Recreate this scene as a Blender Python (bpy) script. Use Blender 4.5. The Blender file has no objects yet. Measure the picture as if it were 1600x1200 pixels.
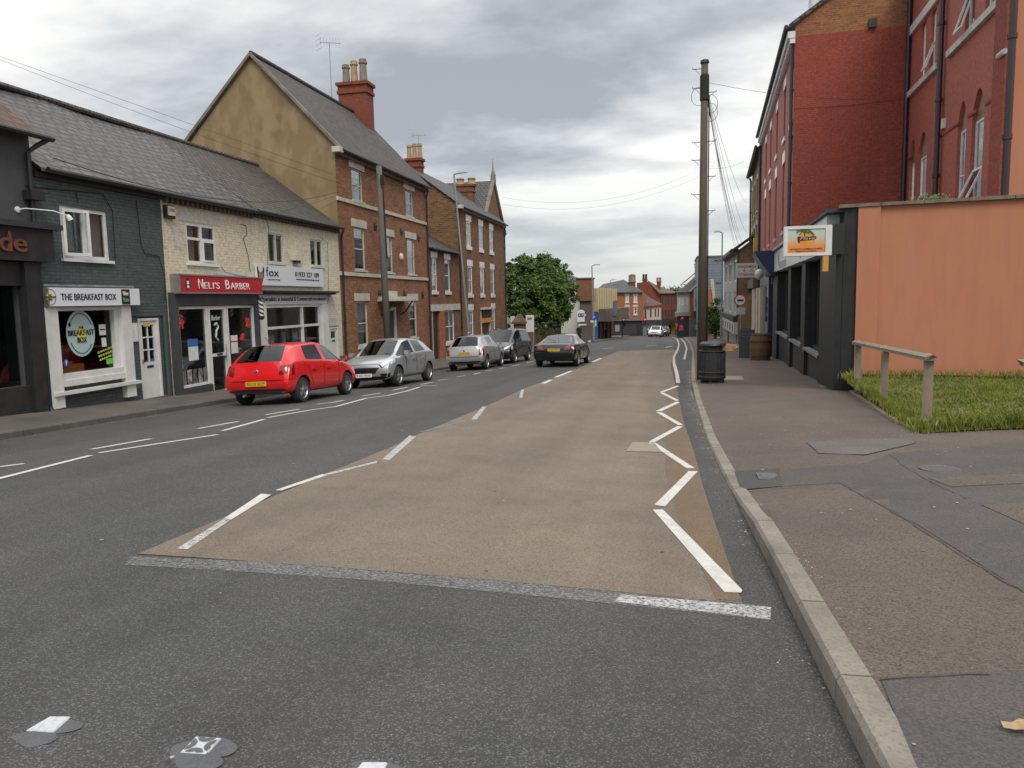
import bpy, bmesh, math, random
from mathutils import Vector, Matrix
from mathutils.bvhtree import BVHTree
C=bpy.context; D=bpy.data; SC=C.scene; COL=SC.collection
R=math.radians; random.seed(7)
#----- camera -------------------------------------------------------------
F=1200.; YAW=R(12.0); PIT=R(6.3); ROL=0.02; CH=1.5
fwd=(-math.sin(YAW)*math.cos(PIT), math.cos(YAW)*math.cos(PIT), -math.sin(PIT))
r0=(math.cos(YAW), math.sin(YAW),0.)
u0=(r0[1]*fwd[2]-r0[2]*fwd[1], r0[2]*fwd[0]-r0[0]*fwd[2], r0[0]*fwd[1]-r0[1]*fwd[0])
cr,sr=math.cos(ROL),math.sin(ROL)
rt=tuple(r0[i]*cr-u0[i]*sr for i in range(3)); up=tuple(u0[i]*cr+r0[i]*sr for i in range(3))
cam=D.objects.new('camera',D.cameras.new('camera')); COL.objects.link(cam)
cam.data.lens=27; cam.data.sensor_width=36; cam.data.clip_end=3000; cam.data.clip_start=.05
m=Matrix(((rt[0],up[0],-fwd[0],0),(rt[1],up[1],-fwd[1],0),(rt[2],up[2],-fwd[2],CH),(0,0,0,1)))
cam.matrix_world=m; SC.camera=cam
SC.view_settings.view_transform='Standard'; SC.view_settings.look='None'; SC.view_settings.exposure=0.42; SC.view_settings.gamma=1
#----- world: overcast with broken cloud ----------------------------------
SUN_EL,SUN_AZ=R(50),R(150)
w=D.worlds.new('World'); SC.world=w; w.use_nodes=True; nt=w.node_tree; nt.nodes.clear()
def N(t,**k):
    n=nt.nodes.new(t)
    for a,b in k.items(): setattr(n,a,b)
    return n
def L(a,b): nt.links.new(a,b)
def math_(op,a,b=None,c=None):
    n=N('ShaderNodeMath',operation=op)
    for i,v in enumerate((a,b,c)):
        if v is None: continue
        if isinstance(v,(int,float)): n.inputs[i].default_value=v
        else: L(v,n.inputs[i])
    return n.outputs[0]
out=N('ShaderNodeOutputWorld'); bg=N('ShaderNodeBackground')
sky=N('ShaderNodeTexSky',sky_type='NISHITA'); sky.sun_disc=False; sky.sun_elevation=SUN_EL; sky.sun_rotation=SUN_AZ
tc=N('ShaderNodeTexCoord'); sp=N('ShaderNodeSeparateXYZ'); L(tc.outputs['Generated'],sp.inputs[0])
zz=math_('ADD',math_('MAXIMUM',sp.outputs[2],0.0),0.16)
cb=N('ShaderNodeCombineXYZ'); L(math_('DIVIDE',sp.outputs[0],zz),cb.inputs[0]); L(math_('DIVIDE',sp.outputs[1],zz),cb.inputs[1])
mp=N('ShaderNodeMapping'); L(cb.outputs[0],mp.inputs[0]); mp.inputs['Location'].default_value=(11.5,.8,0); mp.inputs['Rotation'].default_value=(0,0,R(20))
mp.inputs['Scale'].default_value=(.8,1.0,1)
n1=N('ShaderNodeTexNoise'); L(mp.outputs[0],n1.inputs['Vector']); n1.inputs['Scale'].default_value=.95; n1.inputs['Detail'].default_value=8; n1.inputs['Roughness'].default_value=.5; n1.inputs['Distortion'].default_value=.15
n2=N('ShaderNodeTexNoise'); L(mp.outputs[0],n2.inputs['Vector']); n2.inputs['Scale'].default_value=3.2; n2.inputs['Detail'].default_value=7; n2.inputs['Roughness'].default_value=.55
s_=math_('ADD',math_('MULTIPLY',n1.outputs[0],.8),math_('MULTIPLY',n2.outputs[0],.2))
rp=N('ShaderNodeValToRGB'); L(s_,rp.inputs[0]); e=rp.color_ramp.elements
e[0].position=.40; e[0].color=(.31,.335,.38,1); e[1].position=.575; e[1].color=(.80,.81,.81,1)
k=e.new(.445); k.color=(.41,.435,.48,1); k=e.new(.485); k.color=(.52,.545,.58,1); k=e.new(.525); k.color=(.64,.66,.675,1)
# towards the horizon the cloud evens out to pale grey
hz=N('ShaderNodeMapRange'); L(sp.outputs[2],hz.inputs[0]); hz.inputs[1].default_value=.0; hz.inputs[2].default_value=.17; hz.inputs[3].default_value=.9; hz.inputs[4].default_value=0.0
mx=N('ShaderNodeMix',data_type='RGBA'); L(hz.outputs[0],mx.inputs[0]); L(rp.outputs[0],mx.inputs[6]); mx.inputs[7].default_value=(.50,.54,.555,1)
m2=N('ShaderNodeMix',data_type='RGBA'); m2.blend_type='MIX'; m2.inputs[0].default_value=.93
sc=N('ShaderNodeVectorMath',operation='SCALE'); L(sky.outputs[0],sc.inputs[0]); sc.inputs['Scale'].default_value=.1
L(sc.outputs[0],m2.inputs[6]); L(mx.outputs[2],m2.inputs[7])
# an overcast sky is brightest overhead
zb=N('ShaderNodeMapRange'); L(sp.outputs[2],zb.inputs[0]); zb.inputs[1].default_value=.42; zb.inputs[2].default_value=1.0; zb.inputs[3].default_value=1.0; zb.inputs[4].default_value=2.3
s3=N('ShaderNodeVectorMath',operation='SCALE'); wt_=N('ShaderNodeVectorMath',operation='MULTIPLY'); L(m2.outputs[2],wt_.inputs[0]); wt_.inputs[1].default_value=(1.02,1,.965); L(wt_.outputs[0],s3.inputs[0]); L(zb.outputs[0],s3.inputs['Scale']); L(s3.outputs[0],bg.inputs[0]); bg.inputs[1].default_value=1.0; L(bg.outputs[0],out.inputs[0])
sl=D.lights.new('sun','SUN'); sl.energy=1.45; sl.angle=R(26); sl.color=(1,.94,.84); so=D.objects.new('sun',sl); COL.objects.link(so)
so.rotation_euler=(Vector((math.sin(SUN_AZ)*math.cos(SUN_EL),math.cos(SUN_AZ)*math.cos(SUN_EL),math.sin(SUN_EL)))).to_track_quat('Z','Y').to_euler()
#----- ground shape and placing helpers ------------------------------------
def S(Y):
    if Y<=15: return .052*Y
    if Y<=30: t=Y-15; return .78+.052*t-.018*t*t/30
    if Y<=135: return 1.425+.034*(Y-30)
    return 1.425+.034*105
def gz(X,Y):
    x=max(-9.9,min(.6,X)); return -S(Y)+.11*(1-((x+4.6)/4.6)**2)
def dot(a,b): return sum(x*y for x,y in zip(a,b))
def ray(px,py):
    a=(px-800)/F; b=(600-py)/F; return tuple(fwd[i]+a*rt[i]+b*up[i] for i in range(3))
def gp(px,py,dz=0.):
    r=ray(px,py); t=lo=0.
    while t<400:
        t+=max(.02,t*.004)
        if CH+t*r[2]<gz(t*r[0],t*r[1])+dz: break
        lo=t
    hi=t
    for _ in range(30):
        q=(lo+hi)/2
        if CH+q*r[2]<gz(q*r[0],q*r[1])+dz: hi=q
        else: lo=q
    return Vector((q*r[0],q*r[1],CH+q*r[2]))
def at(px,py,d):
    r=ray(px,py); return Vector((r[0]*d,r[1]*d,CH+r[2]*d))
class Fr:   # vertical wall plane: t along, n outwards to the street, z up
    def __init__(s,P,ang,side):
        a=R(ang); s.P=Vector((P[0],P[1],0)); s.d=Vector((math.sin(a),math.cos(a),0)); s.o=Vector((s.d.y,-s.d.x,0))*side
    def pt(s,t,z,n=0): return s.P+s.d*t+s.o*n+Vector((0,0,z))
    def px(s,x,y,n=0):
        r=Vector(ray(x,y)); P=s.P+s.o*n; k=(P.dot(s.o))/(r.dot(s.o)); q=r*k
        return ((q-P).dot(s.d),CH+q.z)
    def rect(s,x0,y0,x1,y1,n=0):
        a=s.px(x0,y0,n); b=s.px(x1,y1,n); return (a[0],b[0],min(a[1],b[1]),max(a[1],b[1]))
#----- materials -----------------------------------------------------------
MATS={}
def newmat(name):
    m=D.materials.new(name); m.use_nodes=True; t=m.node_tree; b=t.nodes['Principled BSDF']; MATS[name]=m; return m,t,b
def M(name,col,rough=.7,metal=0,col2=None,scale=3.,detail=5,lo=.35,hi=.65,bump=0,bscale=60,spec=.5,coat=0,alpha=None,vec='pos',stretch=(1,1,1),col3=None,scale3=200,amt3=.5,lo3=.45,hi3=.6,track=0,agg=0,wear=None):
    if name in MATS: return MATS[name]
    m,t,b=newmat(name); ln=t.links.new; b.inputs['Base Color'].default_value=(*col,1); b.inputs['Roughness'].default_value=rough; b.inputs['Metallic'].default_value=metal
    b.inputs['Specular IOR Level'].default_value=spec; b.inputs['Coat Weight'].default_value=coat
    if alpha is not None: b.inputs['Alpha'].default_value=alpha
    if col2 or bump or col3:
        if vec=='pos': g=t.nodes.new('ShaderNodeNewGeometry'); src=g.outputs['Position']
        elif vec=='obj': g=t.nodes.new('ShaderNodeTexCoord'); src=g.outputs['Object']
        else: g=t.nodes.new('ShaderNodeTexCoord'); src=g.outputs['UV']
        mp=t.nodes.new('ShaderNodeMapping'); ln(src,mp.inputs[0]); mp.inputs['Scale'].default_value=stretch; src=mp.outputs[0]
        cur=None
        if col2:
            n=t.nodes.new('ShaderNodeTexNoise'); ln(src,n.inputs['Vector']); n.inputs['Scale'].default_value=scale; n.inputs['Detail'].default_value=detail; n.inputs['Roughness'].default_value=.6
            r=t.nodes.new('ShaderNodeMapRange'); ln(n.outputs[0],r.inputs[0]); r.inputs[1].default_value=lo; r.inputs[2].default_value=hi
            x=t.nodes.new('ShaderNodeMix'); x.data_type='RGBA'; ln(r.outputs[0],x.inputs[0]); x.inputs[6].default_value=(*col,1); x.inputs[7].default_value=(*col2,1); cur=x.outputs[2]
        if col3:
            if agg:
                n=t.nodes.new('ShaderNodeTexVoronoi'); ln(src,n.inputs['Vector']); n.inputs['Scale'].default_value=agg; so_=t.nodes.new('ShaderNodeSeparateColor'); ln(n.outputs['Color'],so_.inputs[0]); ag=so_.outputs[0]; agd=n.outputs['Distance']
                h_=t.nodes.new('ShaderNodeHueSaturation'); q_=t.nodes.new('ShaderNodeMapRange'); ln(so_.outputs[1],q_.inputs[0]); q_.inputs[3].default_value=.74; q_.inputs[4].default_value=1.26; ln(q_.outputs[0],h_.inputs['Value'])
                if cur: ln(cur,h_.inputs['Color'])
                else: h_.inputs['Color'].default_value=(*col,1)
                cur=h_.outputs[0]
            else:
                n=t.nodes.new('ShaderNodeTexNoise'); ln(src,n.inputs['Vector']); n.inputs['Scale'].default_value=scale3; n.inputs['Detail'].default_value=2; ag=n.outputs[0]
            r=t.nodes.new('ShaderNodeMapRange'); ln(ag,r.inputs[0]); r.inputs[1].default_value=lo3; r.inputs[2].default_value=hi3; r.inputs[4].default_value=amt3
            x=t.nodes.new('ShaderNodeMix'); x.data_type='RGBA'; ln(r.outputs[0],x.inputs[0])
            if cur: ln(cur,x.inputs[6])
            else: x.inputs[6].default_value=(*col,1)
            x.inputs[7].default_value=(*col3,1); cur=x.outputs[2]
        if track:   # long polished / dirty streaks along the carriageway and scattered darker stains
            mq=t.nodes.new('ShaderNodeMapping'); ln(g.outputs['Position'],mq.inputs[0]); mq.inputs['Scale'].default_value=(1.1,.07,1)
            n=t.nodes.new('ShaderNodeTexNoise'); ln(mq.outputs[0],n.inputs['Vector']); n.inputs['Scale'].default_value=1.0; n.inputs['Detail'].default_value=5; n.inputs['Roughness'].default_value=.6
            r=t.nodes.new('ShaderNodeMapRange'); ln(n.outputs[0],r.inputs[0]); r.inputs[1].default_value=.35; r.inputs[2].default_value=.65; r.inputs[3].default_value=1-track; r.inputs[4].default_value=1+track
            n5=t.nodes.new('ShaderNodeTexNoise'); ln(g.outputs['Position'],n5.inputs['Vector']); n5.inputs['Scale'].default_value=2.3; n5.inputs['Detail'].default_value=9; n5.inputs['Roughness'].default_value=.7
            r5=t.nodes.new('ShaderNodeMapRange'); ln(n5.outputs[0],r5.inputs[0]); r5.inputs[1].default_value=.3; r5.inputs[2].default_value=.7; r5.inputs[3].default_value=1-track*.8; r5.inputs[4].default_value=1+track*.8
            mm=t.nodes.new('ShaderNodeMath'); mm.operation='MULTIPLY'; ln(r.outputs[0],mm.inputs[0]); ln(r5.outputs[0],mm.inputs[1])
            hv=t.nodes.new('ShaderNodeHueSaturation'); ln(cur,hv.inputs['Color']); ln(mm.outputs[0],hv.inputs['Value']); cur=hv.outputs[0]
        if cur: ln(cur,b.inputs['Base Color'])
        if wear:
            n=t.nodes.new('ShaderNodeTexNoise'); ln(src,n.inputs['Vector']); n.inputs['Scale'].default_value=wear[0]; n.inputs['Detail'].default_value=10; n.inputs['Roughness'].default_value=.75
            r=t.nodes.new('ShaderNodeMapRange'); ln(n.outputs[0],r.inputs[0]); r.inputs[1].default_value=wear[1]; r.inputs[2].default_value=wear[2]; ln(r.outputs[0],b.inputs['Alpha'])
        if bump:
            n=t.nodes.new('ShaderNodeTexNoise'); ln(src,n.inputs['Vector']); n.inputs['Scale'].default_value=bscale; n.inputs['Detail'].default_value=4
            u=t.nodes.new('ShaderNodeBump'); u.inputs['Strength'].default_value=bump; u.inputs['Distance'].default_value=.01; ln(n.outputs[0],u.inputs['Height']); ln(u.outputs[0],b.inputs['Normal'])
    return m
def brick(name,c1,c2,mortar,bw=.225,rh=.075,ms=.008,rough=.85,stain=(.1,.07,.05),samt=.4,bump=.4,nscale=.8,offset=.5,wob=0,patch=None):
    if name in MATS: return MATS[name]
    m,t,b=newmat(name); ln=t.links.new; g=t.nodes.new('ShaderNodeTexCoord'); src=g.outputs['UV']
    if wob:
        nn=t.nodes.new('ShaderNodeTexNoise'); ln(src,nn.inputs['Vector']); nn.inputs['Scale'].default_value=1.3
        va=t.nodes.new('ShaderNodeVectorMath'); va.operation='MULTIPLY_ADD'; ln(nn.outputs['Color'],va.inputs[0]); va.inputs[1].default_value=(wob,wob,0); ln(src,va.inputs[2]); src=va.outputs[0]
    k=t.nodes.new('ShaderNodeTexBrick'); ln(src,k.inputs['Vector']); k.offset=offset
    k.inputs['Scale'].default_value=1; k.inputs['Brick Width'].default_value=bw; k.inputs['Row Height'].default_value=rh; k.inputs['Mortar Size'].default_value=ms; k.inputs['Mortar Smooth'].default_value=.3
    k.inputs['Color1'].default_value=(*c1,1); k.inputs['Color2'].default_value=(*c2,1); k.inputs['Mortar'].default_value=(*mortar,1)
    n=t.nodes.new('ShaderNodeTexNoise'); ln(g.outputs['UV'],n.inputs['Vector']); n.inputs['Scale'].default_value=nscale; n.inputs['Detail'].default_value=8; n.inputs['Roughness'].default_value=.65
    r=t.nodes.new('ShaderNodeMapRange'); ln(n.outputs[0],r.inputs[0]); r.inputs[1].default_value=.45; r.inputs[2].default_value=.75; r.inputs[4].default_value=samt
    x=t.nodes.new('ShaderNodeMix'); x.data_type='RGBA'; ln(r.outputs[0],x.inputs[0]); ln(k.outputs['Color'],x.inputs[6]); x.inputs[7].default_value=(*stain,1); cur=x.outputs[2]
    # fine mottling
    n3=t.nodes.new('ShaderNodeTexNoise'); ln(g.outputs['UV'],n3.inputs['Vector']); n3.inputs['Scale'].default_value=9; n3.inputs['Detail'].default_value=4
    hs=t.nodes.new('ShaderNodeHueSaturation'); r3=t.nodes.new('ShaderNodeMapRange'); ln(n3.outputs[0],r3.inputs[0]); r3.inputs[1].default_value=.3; r3.inputs[2].default_value=.7; r3.inputs[3].default_value=.8; r3.inputs[4].default_value=1.2; ln(r3.outputs[0],hs.inputs['Value']); ln(cur,hs.inputs['Color']); cur=hs.outputs[0]
    if patch:
        n4=t.nodes.new('ShaderNodeTexNoise'); ln(g.outputs['UV'],n4.inputs['Vector']); n4.inputs['Scale'].default_value=patch[1]; n4.inputs['Detail'].default_value=9; n4.inputs['Roughness'].default_value=.6
        r4=t.nodes.new('ShaderNodeMapRange'); ln(n4.outputs[0],r4.inputs[0]); r4.inputs[1].default_value=patch[2]; r4.inputs[2].default_value=patch[2]+.02
        x4=t.nodes.new('ShaderNodeMix'); x4.data_type='RGBA'; ln(r4.outputs[0],x4.inputs[0]); ln(cur,x4.inputs[6]); x4.inputs[7].default_value=(*patch[0],1); cur=x4.outputs[2]
    ln(cur,b.inputs['Base Color']); b.inputs['Roughness'].default_value=rough
    if bump:
        ad=t.nodes.new('ShaderNodeMath'); ad.operation='MULTIPLY_ADD'; ln(k.outputs['Fac'],ad.inputs[0]); ad.inputs[1].default_value=-1; ln(n3.outputs[0],ad.inputs[2])
        u=t.nodes.new('ShaderNodeBump'); u.inputs['Strength'].default_value=bump; u.inputs['Distance'].default_value=.012; ln(ad.outputs[0],u.inputs['Height']); ln(u.outputs[0],b.inputs['Normal'])
    return m
def glassmat(name,tint=(.75,.8,.8),refl=.12,dark=None):
    m,t,b=newmat(name); ln=t.links.new; t.nodes.remove(b); o=t.nodes['Material Output']
    tr=t.nodes.new('ShaderNodeBsdfTransparent'); tr.inputs[0].default_value=(*tint,1); gl=t.nodes.new('ShaderNodeBsdfGlossy'); gl.inputs['Roughness'].default_value=.02; gl.inputs[0].default_value=(.9,.92,.95,1)
    lw=t.nodes.new('ShaderNodeLayerWeight'); lw.inputs[0].default_value=.5
    pw=t.nodes.new('ShaderNodeMath'); pw.operation='POWER'; ln(lw.outputs['Facing'],pw.inputs[0]); pw.inputs[1].default_value=4.
    ad=t.nodes.new('ShaderNodeMath'); ad.operation='MULTIPLY_ADD'; ln(pw.outputs[0],ad.inputs[0]); ad.inputs[1].default_value=.85; ad.inputs[2].default_value=refl; ad.use_clamp=True
    x=t.nodes.new('ShaderNodeMixShader'); ln(ad.outputs[0],x.inputs[0]); ln(tr.outputs[0],x.inputs[1]); ln(gl.outputs[0],x.inputs[2]); ln(x.outputs[0],o.inputs[0])
    return m
GL=glassmat('window_glass'); GLC=glassmat('car_glass',(.08,.09,.09),.04); GLS=glassmat('shop_glass',(.62,.66,.66),.03)
asphalt=M('asphalt',(0.0448,0.0444,0.0448),.9,col2=(0.0558,0.0544,0.0537),scale=.45,col3=(0.2087,0.2087,0.2082),scale3=115,amt3=.5,lo3=.72,hi3=.95,agg=170,bump=.8,bscale=150,track=.14)
beige=M('buff_surfacing',(0.2028,0.1589,0.1149),.95,col2=(0.1610,0.1309,0.1025),scale=.6,col3=(0.0644,0.0517,0.0411),scale3=120,amt3=.8,lo3=.72,hi3=.95,agg=170,bump=.7,bscale=150,track=.13)
beige_red=M('buff_surfacing_unworn',(0.1746,0.1200,0.0737),.95,col2=(0.1473,0.1064,0.0709),scale=2,col3=(0.0655,0.0464,0.0327),scale3=120,amt3=.7,lo3=.72,hi3=.95,agg=170,bump=.6,bscale=150,track=.06)
paint=M('road_paint',(.57,.56,.51),.75,col2=(.45,.44,.41),scale=9,col3=(.30,.29,.28),scale3=60,amt3=.5,lo3=.62,hi3=.7,bump=.2,wear=(30,.30,.36))
paint_worn=M('road_paint_worn',(.20,.20,.197),.85,col2=(.27,.27,.265),scale=6,bump=.3,wear=(46,.38,.66))
paint_mid=M('road_paint_halfworn',(.46,.46,.44),.8,col2=(.36,.36,.35),scale=9,bump=.3,wear=(30,.38,.50))
cream=M('edge_line_cream',(.5,.46,.36),.8,col2=(.38,.35,.29),scale=6)
patchd=M('asphalt_repair',(0.0606,0.0596,0.0590),.9,col2=(0.0553,0.0553,0.0553),scale=1.2,col3=(0.0896,0.0896,0.0896),scale3=100,amt3=.3,lo3=.72,hi3=.95,agg=150,bump=.6,bscale=120)
pave=M('pavement_tarmac',(0.1282,0.0976,0.0800),.92,track=.05,col2=(0.0998,0.0795,0.0660),scale=.9,col3=(0.0353,0.0286,0.0247),scale3=75,amt3=.8,lo3=.72,hi3=.95,agg=120,bump=.7,bscale=90)
pave_dk=M('pavement_dark_patch',(0.0898,0.0796,0.0748),.92,track=.06,col2=(0.0718,0.0658,0.0628),scale=1.6,col3=(0.0299,0.0287,0.0281),scale3=80,amt3=.5,lo3=.72,hi3=.95,agg=120,bump=.6,bscale=100)
pave_l=M('pavement_left_flags',(0.1285,0.1102,0.0918),.92,col2=(0.0734,0.0643,0.0551),scale=1.0,col3=(0.0428,0.0367,0.0337),scale3=60,amt3=.5,bump=.4,bscale=80)
kerbm=M('kerb_concrete',(0.2565,0.2263,0.1886),.9,col2=(0.1622,0.1396,0.1169),scale=2.2,col3=(0.0981,0.0830,0.0717),scale3=55,amt3=.5,lo3=.5,hi3=.7,bump=.4,bscale=70)
kerbd=M('kerb_dirty',(0.1200,0.1120,0.1000),.9,col2=(0.0800,0.0760,0.0720),scale=2,col3=(0.0560,0.0520,0.0480),scale3=55,amt3=.5,bump=.4)
soil=M('earth',(.09,.075,.05),.95,col2=(.07,.10,.04),scale=.6)
white=M('white_paint',(.66,.66,.64),.45,col2=(.55,.55,.52),scale=2.5)
pvc=M('white_pvc',(.72,.73,.72),.3,col2=(.62,.62,.6),scale=5)
stonep=M('painted_stone',(.56,.54,.47),.7,col2=(.42,.40,.34),scale=3)
blk=M('black_paint',(.018,.019,.02),.4,col2=(.03,.03,.032),scale=4)
blkm=M('black_matt',(.015,.015,.015),.8)
iron=M('cast_iron_black',(.02,.02,.022),.45)
steel=M('galvanised_steel',(.36,.37,.37),.45,.6,col2=(.28,.29,.3),scale=5)
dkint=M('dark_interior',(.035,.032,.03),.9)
curt=M('net_curtain',(.5,.5,.47),.9,col2=(.36,.36,.34),scale=6,stretch=(3,3,.3))
lead=M('lead_flashing',(.14,.15,.16),.6,col2=(.1,.1,.11),scale=3)
red_sign=M('red_sign',(.42,.022,.03),.35)
slate=brick('slate_roof',(.05,.048,.051),(.092,.088,.088),(.006,.006,.006),.30,.24,.038,.55,(.04,.03,.025),.7,.9,.35,wob=.03)
slate2=brick('slate_roof_brown',(.062,.052,.048),(.11,.093,.082),(.010,.009,.008),.26,.17,.022,.75,(.04,.035,.03),.6,.9,.5,wob=.03)
tile_br=brick('brown_tile',(.10,.06,.045),(.13,.08,.058),(.04,.028,.024),.3,.25,.02,.85)
grey_br=brick('grey_painted_brick',(.062,.082,.082),(.070,.090,.089),(.044,.058,.058),.225,.075,.008,.65,(.045,.06,.06),.5,.8,.9)
cream_br=brick('cream_painted_brick',(.60,.54,.40),(.64,.58,.44),(.51,.455,.335),.225,.075,.008,.8,(.36,.29,.19),.45,.5,.8,patch=((.55,.54,.52),.55,.66))
cream_br2=brick('pale_cream_brick',(.60,.555,.43),(.64,.595,.47),(.52,.48,.37),.225,.075,.008,.8,(.36,.31,.23),.45,.5,.8)
red_br=brick('orange_red_brick',(.33,.12,.045),(.17,.06,.028),(.24,.17,.11),.225,.075,.010,.9,(.08,.035,.025),.5,.5,1.2)
stone_br=brick('ironstone_brick',(.27,.105,.042),(.13,.055,.03),(.20,.125,.07),.24,.09,.012,.9,(.055,.028,.018),.6,.7,1.0,wob=.03)
stone_wall=brick('ironstone_rubble',(.26,.135,.055),(.12,.06,.03),(.20,.14,.08),.30,.11,.016,.95,(.07,.035,.02),.5,.9,1.4,wob=.08)
chim_br=brick('chimney_brick',(.25,.055,.03),(.19,.045,.027),(.12,.06,.045),.225,.075,.009,.9,(.1,.03,.02),.4,.5,1.5)
redp_br=brick('red_painted_brick',(.27,.056,.038),(.30,.066,.044),(.20,.044,.031),.225,.075,.007,.9,(.15,.04,.034),.55,.7,.5)
redp2_br=brick('red_painted_front',(.34,.10,.074),(.40,.105,.074),(.28,.072,.05),.225,.075,.006,.7,(.26,.07,.06),.4,.4,.6)
band_br=brick('two_tone_brick',(.30,.115,.045),(.20,.07,.035),(.22,.13,.07),.30,.08,.012,.9,(.36,.2,.09),.5,.6,.35)
org_br=brick('bright_orange_brick',(.42,.13,.05),(.30,.09,.038),(.25,.14,.09),.225,.075,.009,.9,(.16,.06,.035),.4,.4,1)
buff_br=brick('buff_brick',(.30,.19,.085),(.22,.14,.07),(.18,.13,.08),.225,.075,.009,.9,(.1,.07,.045),.5,.5,1)
drk_br=brick('dark_red_brick',(.20,.05,.035),(.15,.04,.03),(.10,.05,.04),.225,.075,.009,.9)
orange=M('terracotta_render',(.44,.185,.108),.85,col2=(.43,.17,.092),scale=.5,col3=(.36,.145,.085),scale3=2.5,amt3=.3,bump=.15,bscale=40,stretch=(2,2,.35))
ochre=M('ochre_render',(0.2203,0.1566,0.0788),.9,col2=(0.1123,0.0762,0.0314),scale=.55,lo=.50,hi=.80,detail=9,col3=(0.3110,0.2371,0.1344),scale3=1.6,amt3=.6,bump=.5,bscale=8,stretch=(1.1,1.1,.6))
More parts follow.
